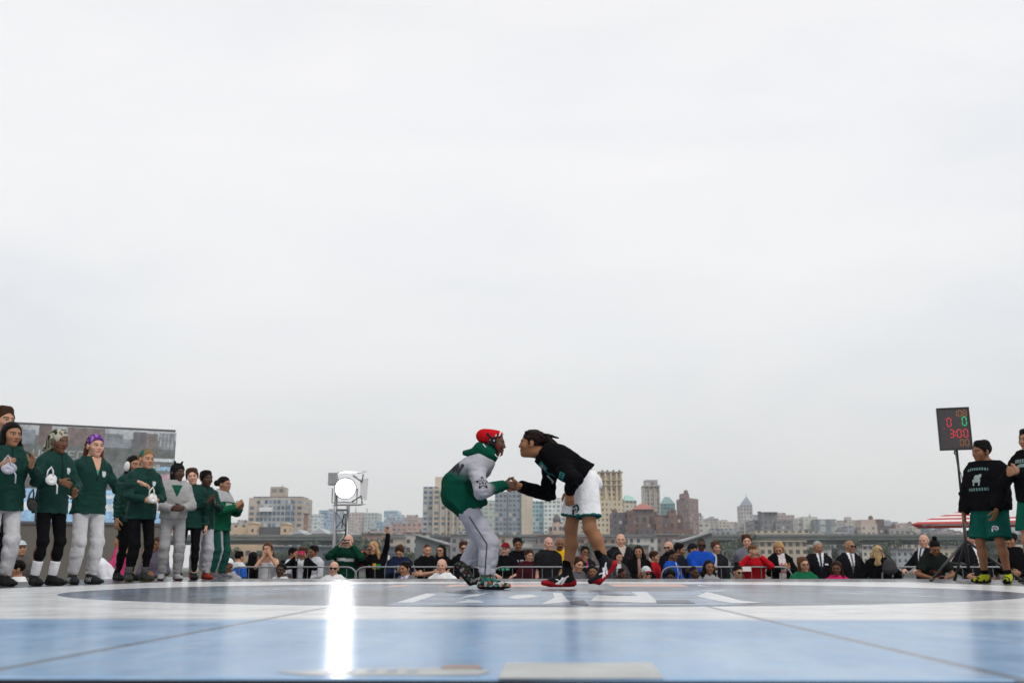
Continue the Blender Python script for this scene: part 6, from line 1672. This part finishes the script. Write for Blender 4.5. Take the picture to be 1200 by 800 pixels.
# grey hoodie
b, J, o = team(210, 14.0, 540, 30, 'dark skinned team mate in a grey hoodie and grey sweatpants with a black head cover', DDK, None, dict(kind='hoodie', col=(.33, .33, .33), hem=-.05, ease=.046, fold=.016, hood=True, cuff=.034, elastic=True), dict(SW, col=(.30, .30, .31)), seed=7.7, hy=22, hp=-3,
               arms='clasp', shoes=((.30, .30, .31), (.12, .04, .04)))
head_part(J, b, 'head_cover', [([HE(J, (0, -.018, .036), (.088, .106, .094)), HE(J, (0, -.03, -.05), (.08, .08, .09), .03), HE(J, (0, .108, -.025), (.060, .056, .095), .01, 'sub'), HC(J, (.045, -.01, .12), (.062, -.01, .150), .018, .010), HC(J, (-.045, -.01, .12), (-.062, -.01, .150), .018, .010)], [HL(J, (0, .1, 0), (0, 1, 0))])], (.012, .012, .013), 1)
decal(o['top'], o['top'], J['pelvis'] + J['up'] * .34 * J['s'], J['front'] + J['up'] * .2, J['up'], .15, .16, lambda u, v: 0 if abs(u - .5) < .5 * (1 - v * .9) else None, [(.01, .075, .05)], name='shirt_front', n=24)
# pale face behind, two more at the end of the line
b, J, o = team(227, 14.8, 546, 20, 'pale brown haired girl peering out from behind the grey hoodie', PALE, ('short', HBR), JK, SL, seed=8.8, hr=10)
b, J, o = team(243, 15.0, 549, 40, 'dark skinned team mate in a green jacket and grey sweatpants with red shoes', DDK, ('short', HK), dict(JK, hood=True), dict(SW, col=(.42, .42, .46)), seed=9.9, arms='clap', hy=10, shoes=((.26, .03, .02), (.2, .02, .02)))
b, J, o = team(264, 16.05, 556, 72, 'girl with a dark bun in a grey shouldered green hoodie, last in the team line', TANS, ('backbun', HK), dict(kind='hoodie', col=(.006, .085, .042), hem=-.14, ease=.05, fold=.010, hood=True, cuff=.036, paint=lambda T, P: [(T[:, 2] > 1.30, (.36, .37, .38)), (rect(T, -.09, .09, 1.22, 1.28), (.45, .47, .45))]),
               dict(SW, col=(.012, .07, .055), paint=lambda T, P: [(np.abs(T[:, 0] - .08) < .05, (.30, .32, .33))]), seed=11.1, arms='clap', shoes=((.10, .10, .12), (.5, .5, .5)))
# --- right side
BOYS = 'team mates watching from the right of the stage'
b, J = person(1148, 11.8, 513, STAGE, -52, 'large boy in a black sweatshirt, green shorts and yellow shoes watching from the right', BRN, near=1, hair=('short', HK), group=BOYS, hs=1.14, hy=-22, hp=-4, width=1.16,
              arms=dict(R=(.27, .16, .80), L=(-.20, .24, .82), eR=(1, -.7, .1), eL=(-1, -.6, .1), fR=(-.1, .2, -1), fL=(.3, .2, -1), nR=(-1, 0, 0), nL=(1, 0, 0), curl=.4), feet=dict(R=(.15, 0, 0, -16, 0), L=(-.15, .02, 0, 18, 0)))
J['limb'] = 1.30; J['belly'] = .052
bpy.data.objects.remove(b, do_unlink=True) if False else None
o = dress(b, J, 1, dict(kind='hoodie', col=BLACK, hem=-.08, ease=.040, fold=.014, collar=False, cuff=.036, elastic=True), dict(kind='shorts', col=(.006, .075, .058), length=.90, fold=.008),
          ((.40, .42, .02), (.012, .012, .014), .03, lambda hd, hs, hu, n: [(vnoise(hd * 30 + 7, hs * 30, hu * 42 + 3) > .56, (.014, .015, .014)), ((hd < -.02), (.03, .035, .02)), (hu < -.058, (.012, .012, .012))]), 12.2)
socks(b, J, BLACK, .03, .09, (.047, .05))
def dogm(u, v):
    x, y = u * 2 - 1, 1 - 2 * v
    if math.hypot((x - .1) / .45, (y - .25) / .42) < 1: return 0
    if math.hypot((x + .05) / .62, (y + .2) / .3) < 1: return 0
    if abs(x + .5) < .12 and -.95 < y < -.1: return 0
    if abs(x - .45 - .2 * y) < .11 and -.95 < y < -.1: return 0
    return 0 if abs(x - .55) < .16 and .3 < y < .75 else None
cc = J['pelvis'] + J['up'] * .30 * J['s'] + J['right'] * .02
decal(o['top'], o['top'], cc, J['front'], J['up'], .17, .15, dogm, [(.36, .42, .42)], n=40)
decal(o['top'], o['top'], cc + J['up'] * .115, J['front'], J['up'], .26, .05, lambda u, v: 0 if (int(u * 26) % 3) and abs(v - .5 - .3 * (2 * u - 1) ** 2 + .15) < .3 else None, [(.13, .22, .21)], n=52)
decal(o['top'], o['top'], cc - J['up'] * .115, J['front'], J['up'], .25, .045, lambda u, v: 0 if int(u * 23) % 3 and abs(v - .5) < .42 else None, [(.11, .20, .19)], n=46)
decal(o['bottom'], o['bottom'], J['hipL'] + (J['kneeL'] - J['hipL']) * .62, V(-.2, 1, 0), V(0, 0, 1), .09, .07, crest, [(.55, .45, .60), (.5, .5, .55)], n=30)
b, J = person(1201, 11.2, 497, STAGE, -60, 'boy with clasped hands in a black sweatshirt and green shorts at the right frame edge', TANS, near=1, hair=('short', HK), group=BOYS,
              arms=dict(R=(.06, .33, 1.20), L=(-.05, .33, 1.21), eR=(1, -.4, -.7), eL=(-1, -.4, -.7), fR=(-.8, .4, .3), fL=(.8, .4, .3), nR=(0, -1, 0), nL=(0, -1, 0), curl=.8), width=1.08, feet=dict(R=(.13, 0, 0, -10, 0), L=(-.13, .02, 0, 12, 0)))
J['limb'] = 1.12; J['belly'] = .015
o = dress(b, J, 1, dict(kind='hoodie', col=BLACK, hem=-.06, ease=.034, fold=.014, collar=False, elastic=True), dict(kind='shorts', col=(.006, .09, .06), length=.80, fold=.006, paint=lambda T, P: [(np.abs(P[:, 2] - (J['hipR'] + (J['kneeR'] - J['hipR']) * .80)[2]) < .016, (.6, .6, .6))]), ((.015, .015, .016), (.2, .2, .2)), 13.1)
decal(o['top'], o['top'], J['pelvis'] + J['up'] * .36 * J['s'], J['front'], J['up'], .22, .12, lambda u, v: 0 if (int(u * 22) % 3 and v < .35) or dogm(u, v) is not None and v > .4 else None, [(.22, .30, .29)], n=44)
# ------------------------------------------------------------------ the crowd behind the stage
CROWD = 'spectators behind the stage'
def world(b, p): return np.array(b.matrix_basis @ Vector(p))
def shirt(col, **k): return dict(dict(kind='polo', col=col, fold=.006, ease=.018, hem=-.06), **k)
def suit(col=(.010, .010, .013), sh=(.72, .72, .74), tie=(.02, .03, .08), sq=False):
    def pt(T, P):
        v = (T[:, 1] > 0) & (np.abs(T[:, 0]) < (T[:, 2] - 1.12) * .20) & (T[:, 2] > 1.12)
        o = [(v, sh), (v & (np.abs(T[:, 0]) < .020), tie)]
        if sq: o.append((rect(T, -.13, -.07, 1.26, 1.285), sh))
        return o
    return dict(kind='suit', col=col, fold=.004, ease=.022, hem=-.14, paint=pt)
def open_over(col, inner, w0=.055, bands=None):
    def pt(T, P):
        v = (T[:, 1] > 0) & (np.abs(T[:, 0]) < w0)
        o = [(v, inner)]
        if bands: o += [(v & (np.abs(T[:, 2] - z) < .02), c) for z, c in bands]
        return o
    return dict(kind='jacket', col=col, fold=.007, ease=.024, hem=-.12, paint=pt)
def blockprint(col, pc, x=.10, z0=1.20, z1=1.30, kind='tee', rows=2, **k):
    def pt(T, P):
        m = rect(T, -x, x, z0, z1) & (np.floor((T[:, 0] + 1) * 34) % 3 > 0) & (np.floor((T[:, 2] - z0) / (z1 - z0) * (rows * 2 - 1)) % 2 < 1)
        return [(m, pc)]
    return dict(dict(kind=kind, col=col, fold=.006, ease=.02, hem=-.08, paint=pt), **k)
DKJ, JEAN = (.02, .02, .024), (.03, .045, .08)
cseed = [20.0]
def man(px, top, Y, phi, label, skin, hair, tp, arms='down', bottom=DKJ, kneel=False, extra=(), **pk):
    if any(e_[0] == 'cap' for e_ in extra): hair = ('crop', hair[1]) if hair else None
    cseed[0] += 1.37
    rr = np.random.RandomState(int(px * 7 + top)); pk.setdefault('hy', rr.uniform(-24, 24)); pk.setdefault('hp', rr.uniform(-9, 3)); pk.setdefault('hr', rr.uniform(-7, 7)); pk.setdefault('side', rr.uniform(-4, 4)); pk.setdefault('turn', rr.uniform(-10, 10))
    b, J = person(px, Y, top, 0.0, phi, label, skin, hair=hair, group=CROWD, arms=arms, kneel=kneel, **pk)
    dress(b, J, 0, tp, dict(kind='suit', col=bottom, fold=.006), ((.02, .02, .02), (.05, .05, .05)), cseed[0])
    for e in extra:
        if e == 'shades': shades(J, b, 0)
        elif e == 'glasses': glasses(J, b, 0)
        elif e[0] == 'cap': cap_hat(J, b, e[1], 0, *e[2:])
        elif e[0] == 'beard': head_part(J, b, 'beard', [([HE(J, (0, .045, -.085), (.05, .04, .04)), HE(J, (0, .085, -.05), (.03, .014, .012))], [])], e[1], 0, mat=M_HAIR)
        elif e[0] == 'scarf':
            nk = J['neck']; P, F = surf([([cone(nk - J['up'] * .03, nk + J['up'] * .05, .095, .075, .02), cone(nk - J['up'] * .02 + J['front'] * .05, nk - J['up'] * .12 + J['front'] * .11, .06, .04, .03)], [])], .011, fold=.012)
            link_mesh('scarf', P, F, np.tile(e[1], (len(P), 1)), M_CLOTH, b)
        elif e[0] == 'phone':
            q = world(b, (J['wrR'] + J['wrL']) * .5 + (J['fdR'] + J['fdL']) * .05 + J['front'] * .02) if len(e) < 4 else world(b, J['wrR'] + J['fdR'] * .09 + J['front'] * .02)
            mb = MB(); mb.box((-.068, -.006, -.036), (.068, .006, .036)); o = mb.build('phone', plain('phone_%d' % int(e[1][0] * 999), e[1], .3), bevel=.004)
            mb = MB(); mb.box((-.052, -.0075, .012), (-.036, -.0062, .028)); mb.build('camera_lens', BLKP, o)
            o.location = q; o.rotation_euler = (0, 0, R(phi)); tag(o, e[2], 'phone')
    return b, J
K = dict(kneel=True)
# left of the lamp tower
man(268, 651, 17.6, 10, 'dark skinned spectator in a white cap and grey top, lowest at the left barrier end', DRK, None, shirt((.30, .30, .31)), 'clasp', extra=(('cap', (.72, .72, .72)),), **K)
man(281, 642, 18.4, 150, 'youngster seen from behind in a blue and white jersey', FAIR, ('short', HK), dict(kind='tee', col=(.62, .64, .68), fold=.006, paint=lambda T, P: [((T[:, 2] > 1.12) & (T[:, 2] < 1.36), (.03, .12, .50)), (rect(T, -.05, .05, 1.2, 1.3, False), (.7, .7, .72)), (T[:, 2] > 1.38, (.62, .64, .68))]))
man(298, 643, 18.7, 160, 'spectator in black with long black hair, back turned to the stage', BRN, ('long', HK), shirt(BLACK, kind='jacket'))
man(315, 631, 18.3, 2, 'long brown haired woman in a white tank top holding both hands to her mouth', FAIR, ('long', (.07, .03, .016)), dict(kind='tank', col=(.60, .60, .64), fold=.005, hem=-.02), 'mouth', (.02, .09, .46), width=.92)
man(330, 656.5, 17.45, 0, 'dark skinned child with a small bun peeking over the stage edge', DDK, ('bun', HK), shirt((.6, .6, .6), kind='tee'), **K)
man(345, 638, 18.5, 62, 'young man in profile with short dark hair and pale blue shirt', TANS, ('short', HK), dict(kind='tee', col=(.58, .62, .68), fold=.006, paint=lambda T, P: [(T[:, 2] < 1.12, (.10, .25, .50))]), 'clasp')
man(356, 637, 18.15, -6, 'woman in a black cardigan photographing with a pink phone before her face', TANS, ('short', (.04, .018, .01)), open_over(BLACK, (.62, .62, .66), .06, [(1.0, (.4, .4, .45)), (1.1, (.4, .4, .45))]), 'phone', width=.95, extra=(('phone', (.55, .02, .10), 'bright pink phone held up before a woman in a black cardigan'),))
man(368, 635, 18.9, -20, 'man in a pale grey jacket standing close behind the woman with the pink phone', BRN, ('short', HK), dict(kind='jacket', col=(.48, .49, .53), fold=.008), 'clasp')
man(392, 656, 17.45, 0, 'bald man in dark sunglasses and a white shirt, low below the lamp tower', PALE, ('balding', (.2, .15, .12)), shirt((.74, .74, .75)), width=1.1, extra=('shades',), **K)
man(409, 624, 18.3, 8, 'bald man in a green jacket with a white chest stripe taking a photograph', PALE, ('bald', HBR), dict(kind='jacket', col=(.005, .042, .024), fold=.012, ease=.035, hem=-.12, paint=lambda T, P: [(rect(T, -.15, .15, 1.25, 1.30), (.66, .68, .68))]), 'phone', width=1.1, extra=(('phone', (.03, .025, .03), 'dark phone held up by the bald man in the green jacket'),))
man(438, 630, 18.3, 4, 'curly blond woman in black raising one arm high while filming with a phone', FAIR, ('wavy', (.36, .22, .10)), dict(kind='jacket', col=BLACK, fold=.006, ease=.012, paint=lambda T, P: [(rect(T, -.11, -.05, 1.2, 1.29), (.03, .22, .08)), (rect(T, -.03, .03, 1.2, 1.3), (.55, .32, .03))]), 'raise', extra=(('phone', (.025, .02, .022), 'black phone held sideways by the curly blond woman', 1),))
mb = MB(); 
P, F = surf([([ell(V(0, 0, 1.0), np.eye(3), V(.13, .09, .15), .02), ell(V(0, .07, .93), np.eye(3), V(.09, .05, .08), .02)], [])], .01)
bk = link_mesh('backpack', P, F, np.tile((.40, .012, .02), (len(P), 1)), M_NYLON); q = at(424, 655, 18.75); bk.location = (q[0], 18.75, q[2] - 1.0); tag(bk, 'red backpack between the green jacket and the curly blond woman', 'backpack')
man(469, 634, 18.4, 10, 'man in a navy sweatshirt with pale blue lettering looking down', FAIR, ('short', HBR), blockprint((.012, .018, .045), (.22, .36, .50), .11, 1.17, 1.30, 'hoodie', 2, ease=.03), 'text', hp=-28, width=1.06)
man(475, 655, 17.45, -14, 'black haired man in a grey suit and striped tie low at the stage edge', TANS, ('short', HK), suit((.13, .13, .14), (.55, .50, .62), (.30, .26, .42)), width=1.06, **K)
man(501, 633, 18.3, 12, 'short haired man in a black polo shirt with folded arms', FAIR, ('crop', (.05, .02, .012)), shirt(BLACK, paint=lambda T, P: [(rect(T, -.10, -.07, 1.27, 1.29), (.5, .5, .55))]), 'cross', hp=-6, width=1.04)
man(517, 634, 18.5, -8, 'woman in glasses and black with long black hair and folded arms', FAIR, ('long', HK), shirt(BLACK), 'cross', extra=('glasses',))
man(518, 653, 17.45, 0, 'white haired balding man in a white shirt low at the stage edge', PALE, ('balding', (.45, .43, .42)), shirt((.74, .74, .75)), width=1.1, **K)
man(544, 630, 18.4, 6, 'man in sunglasses and black jacket left of the stooping wrestler leg', FAIR, ('short', (.05, .02, .012)), dict(kind='jacket', col=BLACK, fold=.007), 'clasp', extra=('shades',))
man(592, 632, 18.4, 4, 'spectator in a dark red cap and black shirt with a green print', PALE, ('short', HBR), blockprint(BLACK, (.08, .42, .28), .11, 1.20, 1.26, rows=1), 'rail', extra=(('cap', (.16, .012, .02)), ('beard', (.18, .12, .09))))
man(607, 626, 18.9, -4, 'young black haired man in a black shirt with white lettering', BRN, ('short', HK), blockprint(BLACK, (.50, .52, .54), .09, 1.19, 1.31, rows=2), width=1.04)
man(620, 640, 18.2, 8, 'brown haired man in a maroon jacket with clasped hands', FAIR, ('short', HBR), dict(kind='jacket', col=(.045, .008, .014), fold=.008, ease=.03), 'clasp', hp=-4)
man(643, 627, 18.25, 32, 'stout bald man in a black polo shirt, arms hanging', PALE, ('bald', HBR), shirt((.014, .014, .016), ease=.028), width=1.14, hy=-8)
man(656, 627, 19.0, -12, 'bald dark skinned man in a bright yellow shirt', BRN, ('bald', HBR), shirt((.68, .38, .01), kind='tee'), 'down', extra=(('beard', HK),), width=1.05)
man(677, 649, 17.5, 6, 'fair man with brown hair crouching left of the wrestler rear leg', FAIR, ('short', HBR), shirt((.10, .10, .11)), **K)
man(685, 636, 18.2, 14, 'man in glasses and dark jacket resting his chin on his hand', BRN, ('short', HK), dict(kind='jacket', col=(.014, .014, .018), fold=.008, ease=.03), 'chin', hr=-14, extra=('glasses', ('scarf', (.42, .05, .16))))
man(694, 659, 17.45, 0, 'round faced girl with black tied hair crouching between the wrestler legs', BRN, ('backbun', HK), shirt((.016, .05, .045), kind='jacket'), **K)
man(727, 623, 18.7, 2, 'tall bald man in a black jacket standing above the crowd', PALE, ('bald', HBR), dict(kind='jacket', col=(.012, .013, .016), fold=.007, ease=.03, paint=lambda T, P: [(rect(T, -.12, -.08, 1.28, 1.30), (.25, .03, .04)), ((np.abs(T[:, 0]) < (T[:, 2] - 1.3) * .4) & (T[:, 2] > 1.3) & (T[:, 1] > 0), (.5, .42, .36))]), 'behind', width=1.14)
man(724, 642, 18.1, 6, 'black haired woman in a dark top looking at a phone in both hands', FAIR, ('long', HK), open_over((.05, .045, .05), (.55, .54, .55), .05), 'text', width=.92, extra=(('phone', (.06, .012, .02), 'small dark phone in the hands of the black haired woman'),))
man(729, 662, 17.4, 4, 'smiling dark skinned boy peeking over the stage by the wrestler rear shoe', DDK, ('crop', HK), shirt((.05, .05, .05), kind='tee'), **K)
man(748, 635, 18.2, -2, 'woman in a black cardigan with thick long black hair and clasped hands', TANS, ('wavy', HK), open_over(BLACK, (.30, .18, .15), .03), arms=dict(R=(.05, .27, 1.13), L=(-.05, .28, 1.14), eR=(1, -.5, -.6), eL=(-1, -.5, -.6), fR=(-.3, .4, .9), fL=(.3, .4, .9), nR=(-1, 0, 0), nL=(1, 0, 0), curl=.3))
man(757, 660.5, 17.45, 10, 'child in a pale cap and sunglasses peeking over the stage', FAIR, ('short', HBR), shirt((.55, .52, .5), kind='tee'), extra=(('cap', (.50, .54, .56), (.45, .06, .10)), 'shades'), **K)
man(767, 642, 18.5, 55, 'child in a red jacket turned to the right', FAIR, ('short', HBR), dict(kind='jacket', col=(.42, .012, .02), fold=.008))
man(783, 632, 19.1, -30, 'bald man in dark glasses and dark jacket at the back of the crowd', PALE, ('balding', (.3, .25, .22)), dict(kind='jacket', col=(.012, .012, .016), fold=.007), extra=('shades',))
man(796, 632, 18.9, 60, 'dark haired man in profile wearing a dark jacket', TANS, ('short', HK), dict(kind='jacket', col=(.014, .018, .022), fold=.007))
man(788, 640, 18.15, 58, 'dark skinned woman in a bright blue jacket with hair tied back', DRK, ('backbun', HK), dict(kind='jacket', col=(.012, .06, .36), fold=.009, ease=.035, paint=lambda T, P: [(np.abs(T[:, 0] + .01) < .012, (.6, .6, .62)), (rect(T, -.12, -.07, 1.2, 1.27), (.5, .52, .55))]), 'clasp')
man(785, 662.5, 17.4, 0, 'dark skinned girl with braided hair peeking over the stage below the blue jacket', DDK, ('afro', HK), shirt((.04, .04, .045), kind='tee'), **K)
man(811, 632, 19.0, -50, 'spectator in a dark cap and olive jacket looking down', TANS, ('short', HK), dict(kind='jacket', col=(.045, .05, .028), fold=.008), hp=-22, extra=(('cap', (.015, .015, .016)),))
man(821, 626.5, 18.4, -6, 'dark skinned man in sunglasses, blue jacket and pink scarf', DDK, ('crop', HK), dict(kind='jacket', col=(.012, .07, .42), fold=.010, ease=.04), 'cross', extra=('shades', ('scarf', (.62, .20, .42))), width=1.1)
man(838, 630, 18.5, -18, 'young brown haired man in a dark jacket over a white shirt', FAIR, ('short', (.07, .03, .015)), open_over((.016, .018, .022), (.62, .62, .62), .05, [(1.12, (.2, .2, .22)), (1.2, (.2, .2, .22))]), 'down')
man(813, 660, 17.42, 20, 'dark skinned child in a yellow edged dark top peeking over the stage', DDK, ('crop', HK), shirt((.03, .03, .03), kind='tee'), **K)
man(830, 653, 17.5, 6, 'woman with thick dark curly hair in a grey top low at the stage', BRN, ('wavy', HK), shirt((.30, .30, .32), kind='jacket'), **K)
man(874, 622, 18.5, 4, 'tall brown haired man in a grey zip sweater', PALE, ('short', (.06, .026, .014)), dict(kind='jacket', col=(.15, .16, .185), fold=.008, ease=.03), 'behind', width=1.06)
man(881, 635, 18.1, -8, 'person in a red jacket photographing with a phone held at the face', FAIR, ('short', (.10, .045, .02)), dict(kind='jacket', col=(.46, .010, .018), fold=.009, ease=.035, hem=-.16), 'phone', extra=(('phone', (.50, .30, .16), 'gold phone held up by the person in the red jacket'),))
man(864, 659, 17.45, 0, 'person in sunglasses with a dark top knot peeking over the stage', FAIR, ('bun', HK), shirt((.05, .05, .05), kind='tee'), extra=('shades',), **K)
man(911, 629, 18.3, -6, 'blond woman in a black cardigan and pale printed shirt looking down', FAIR, ('bob', (.34, .21, .10)), open_over(BLACK, (.62, .56, .58), .065, [(1.26, (.45, .12, .16)), (1.2, (.5, .3, .34)), (1.14, (.45, .12, .16))]), 'text', hp=-30)
man(940, 649, 17.5, 2, 'brown haired person in glasses and a green printed shirt at the stage edge', FAIR, ('bob', (.09, .04, .018)), blockprint((.012, .13, .06), (.45, .45, .40), .10, 1.20, 1.25, 'tee', 1), extra=('glasses',), width=1.08, **K)
man(957, 629, 18.35, 0, 'grey haired man in a black suit with a white pocket square', TANS, ('crop', HGR), suit(sq=True), 'behind', width=1.1)
man(979, 654, 17.48, 0, 'smiling dark skinned woman in a bright pink top at the stage edge', DRK, ('long', (.03, .012, .008)), shirt((.55, .02, .12), kind='tee'), width=.98, **K)
man(995, 631, 18.3, 12, 'bald man in sunglasses, black suit and grey tie', TANS, ('bald', HBR), suit(tie=(.14, .14, .16)), 'hip', extra=('shades',), width=1.08)
b, J = man(1028, 635, 18.1, 172, 'blond woman in a black coat seen from behind', FAIR, ('wavy', (.38, .26, .13)), dict(kind='jacket', col=BLACK, fold=.009, ease=.04, hem=-.2), 'hip', width=1.05)
P, F = surf([([ell(V(0, 0, 0), np.eye(3), V(.12, .05, .13), .02), ell(V(0, 0, -.06), np.eye(3), V(.135, .06, .09), .03)], [])], .011, fold=.008); bg = link_mesh('shoulder_bag', P, F, np.tile((.045, .045, .05), (len(P), 1)), M_NYLON); q = at(1043, 663, 17.8); bg.location = q; bg.location.y = 17.82
mb = MB(); mb.tube([(-.09, 0, .09), (-.11, .02, .22), (-.13, .10, .30), (-.05, .04, .22), (.06, 0, .10)], .009, 6); mb.build('strap', BLKP, bg, True); tag(bg, 'dark grey shoulder bag at the back of the blond woman in black', 'bag')
man(1081, 624, 18.6, -62, 'bald man in a dark suit facing left above the leaning woman', PALE, ('balding', (.40, .34, .30)), suit(), 'rail', width=1.08)
# woman leaning on the stage over a phone
Y_ = 17.22
b, J = person(1089, Y_, None, 0.0, -4, 'woman in a printed black shirt leaning on the stage edge over a phone', BRN, H=1.66, hair=('bun', HK), group=CROWD, near=0, lean=20, hp=-32,
              arms=dict(R=(.11, .34, 1.03), L=(-.07, .37, 1.03), eR=(1, .2, -.8), eL=(-1, .2, -.8), fR=(-.9, .35, .1), fL=(.95, .3, .1), nR=(0, .3, -1), nL=(0, .3, -1), curl=.6, abs=True))
dress(b, J, 0, blockprint((.012, .016, .014), (.20, .05, .035), .10, 1.08, 1.22, 'tee', 2), dict(kind='suit', col=DKJ), ((.02, .02, .02), (.05, .05, .05)), 70.0)
q = world(b, (J['wrR'] + J['wrL']) * .5 + J['front'] * .09 + V(0, .05, .03)); mb = MB(); mb.box((-.04, -.07, -.006), (.04, .07, .006)); o = mb.build('phone', plain('phone_lit', (.05, .04, .04), .3), bevel=.004); o.location = q; o.rotation_euler = (R(-35), 0, R(10)); tag(o, 'phone held over the stage edge by the leaning woman', 'phone')
mb = MB(); mb.box((-.034, -.062, .0062), (.034, .062, .0075)); mb.build('screen', plain('phone_screen_orange', (.3, .12, .03), .3, emit=(.8, .25, .04), estr=.8), o)
man(1135, 617, 18.0, 16, 'man in a dark suit and white shirt beside the large boy', FAIR, ('short', HBR), suit(tie=(.72, .72, .74)), 'hip', width=1.12)
man(1150, 634, 18.3, -4, 'spectator in a dark patterned shirt behind the legs of the large boy', BRN, ('short', HK), blockprint((.02, .02, .022), (.30, .28, .28), .14, 1.0, 1.35, 'tee', 5), 'clasp')
man(1183, 620, 18.0, -20, 'dark haired spectator in black behind the large boy', TANS, ('short', HK), dict(kind='jacket', col=BLACK, fold=.007), 'clasp')
# beside the stage on the left
man(141, 621, 17.9, -78, 'woman in a pink jacket with tied black hair eating at the left of the stage', TANS, ('backbun', HK), dict(kind='jacket', col=(.50, .045, .16), fold=.009, ease=.03, hem=-.12), arms=dict(R=(.08, .34, 1.12), L=(-.08, .34, 1.10), eR=(1, -.4, -.7), eL=(-1, -.4, -.7), fR=(-.4, .8, .4), fL=(.4, .8, .4), nR=(-1, 0, 0), nL=(1, 0, 0), curl=.7))
man(116, 632, 17.3, -60, 'spectator in a white shirt bending forward beside the stage', TANS, ('short', HK), dict(kind='jacket', col=(.66, .66, .72), fold=.009, ease=.04, hem=-.16), 'clasp', bottom=(.5, .5, .55), H=1.62, lean=42, hp=-30)
man(27, 629, 15.2, 20, 'man in a pale knitted cap far left beside the trailer', FAIR, ('short', HBR), dict(kind='jacket', col=(.10, .09, .085), fold=.008), 'clasp', extra=(('cap', (.45, .52, .55)),))
man(22, 652, 14.2, -40, 'dark haired youngster in a white shirt low at the left stage side', TANS, ('fringe', HK), dict(kind='tee', col=(.70, .70, .70), fold=.006), 'text', **K)
man(185, 625, 17.9, 10, 'brown skinned woman in a purple grey top seen between the team legs', BRN, ('long', (.05, .02, .012)), dict(kind='jacket', col=(.10, .085, .12), fold=.008), 'clasp')
man(254, 650, 17.7, 0, 'spectator in a mustard top half hidden behind the last team girl', TANS, ('short', HBR), dict(kind='jacket', col=(.35, .22, .05), fold=.008), 'clasp', **K)
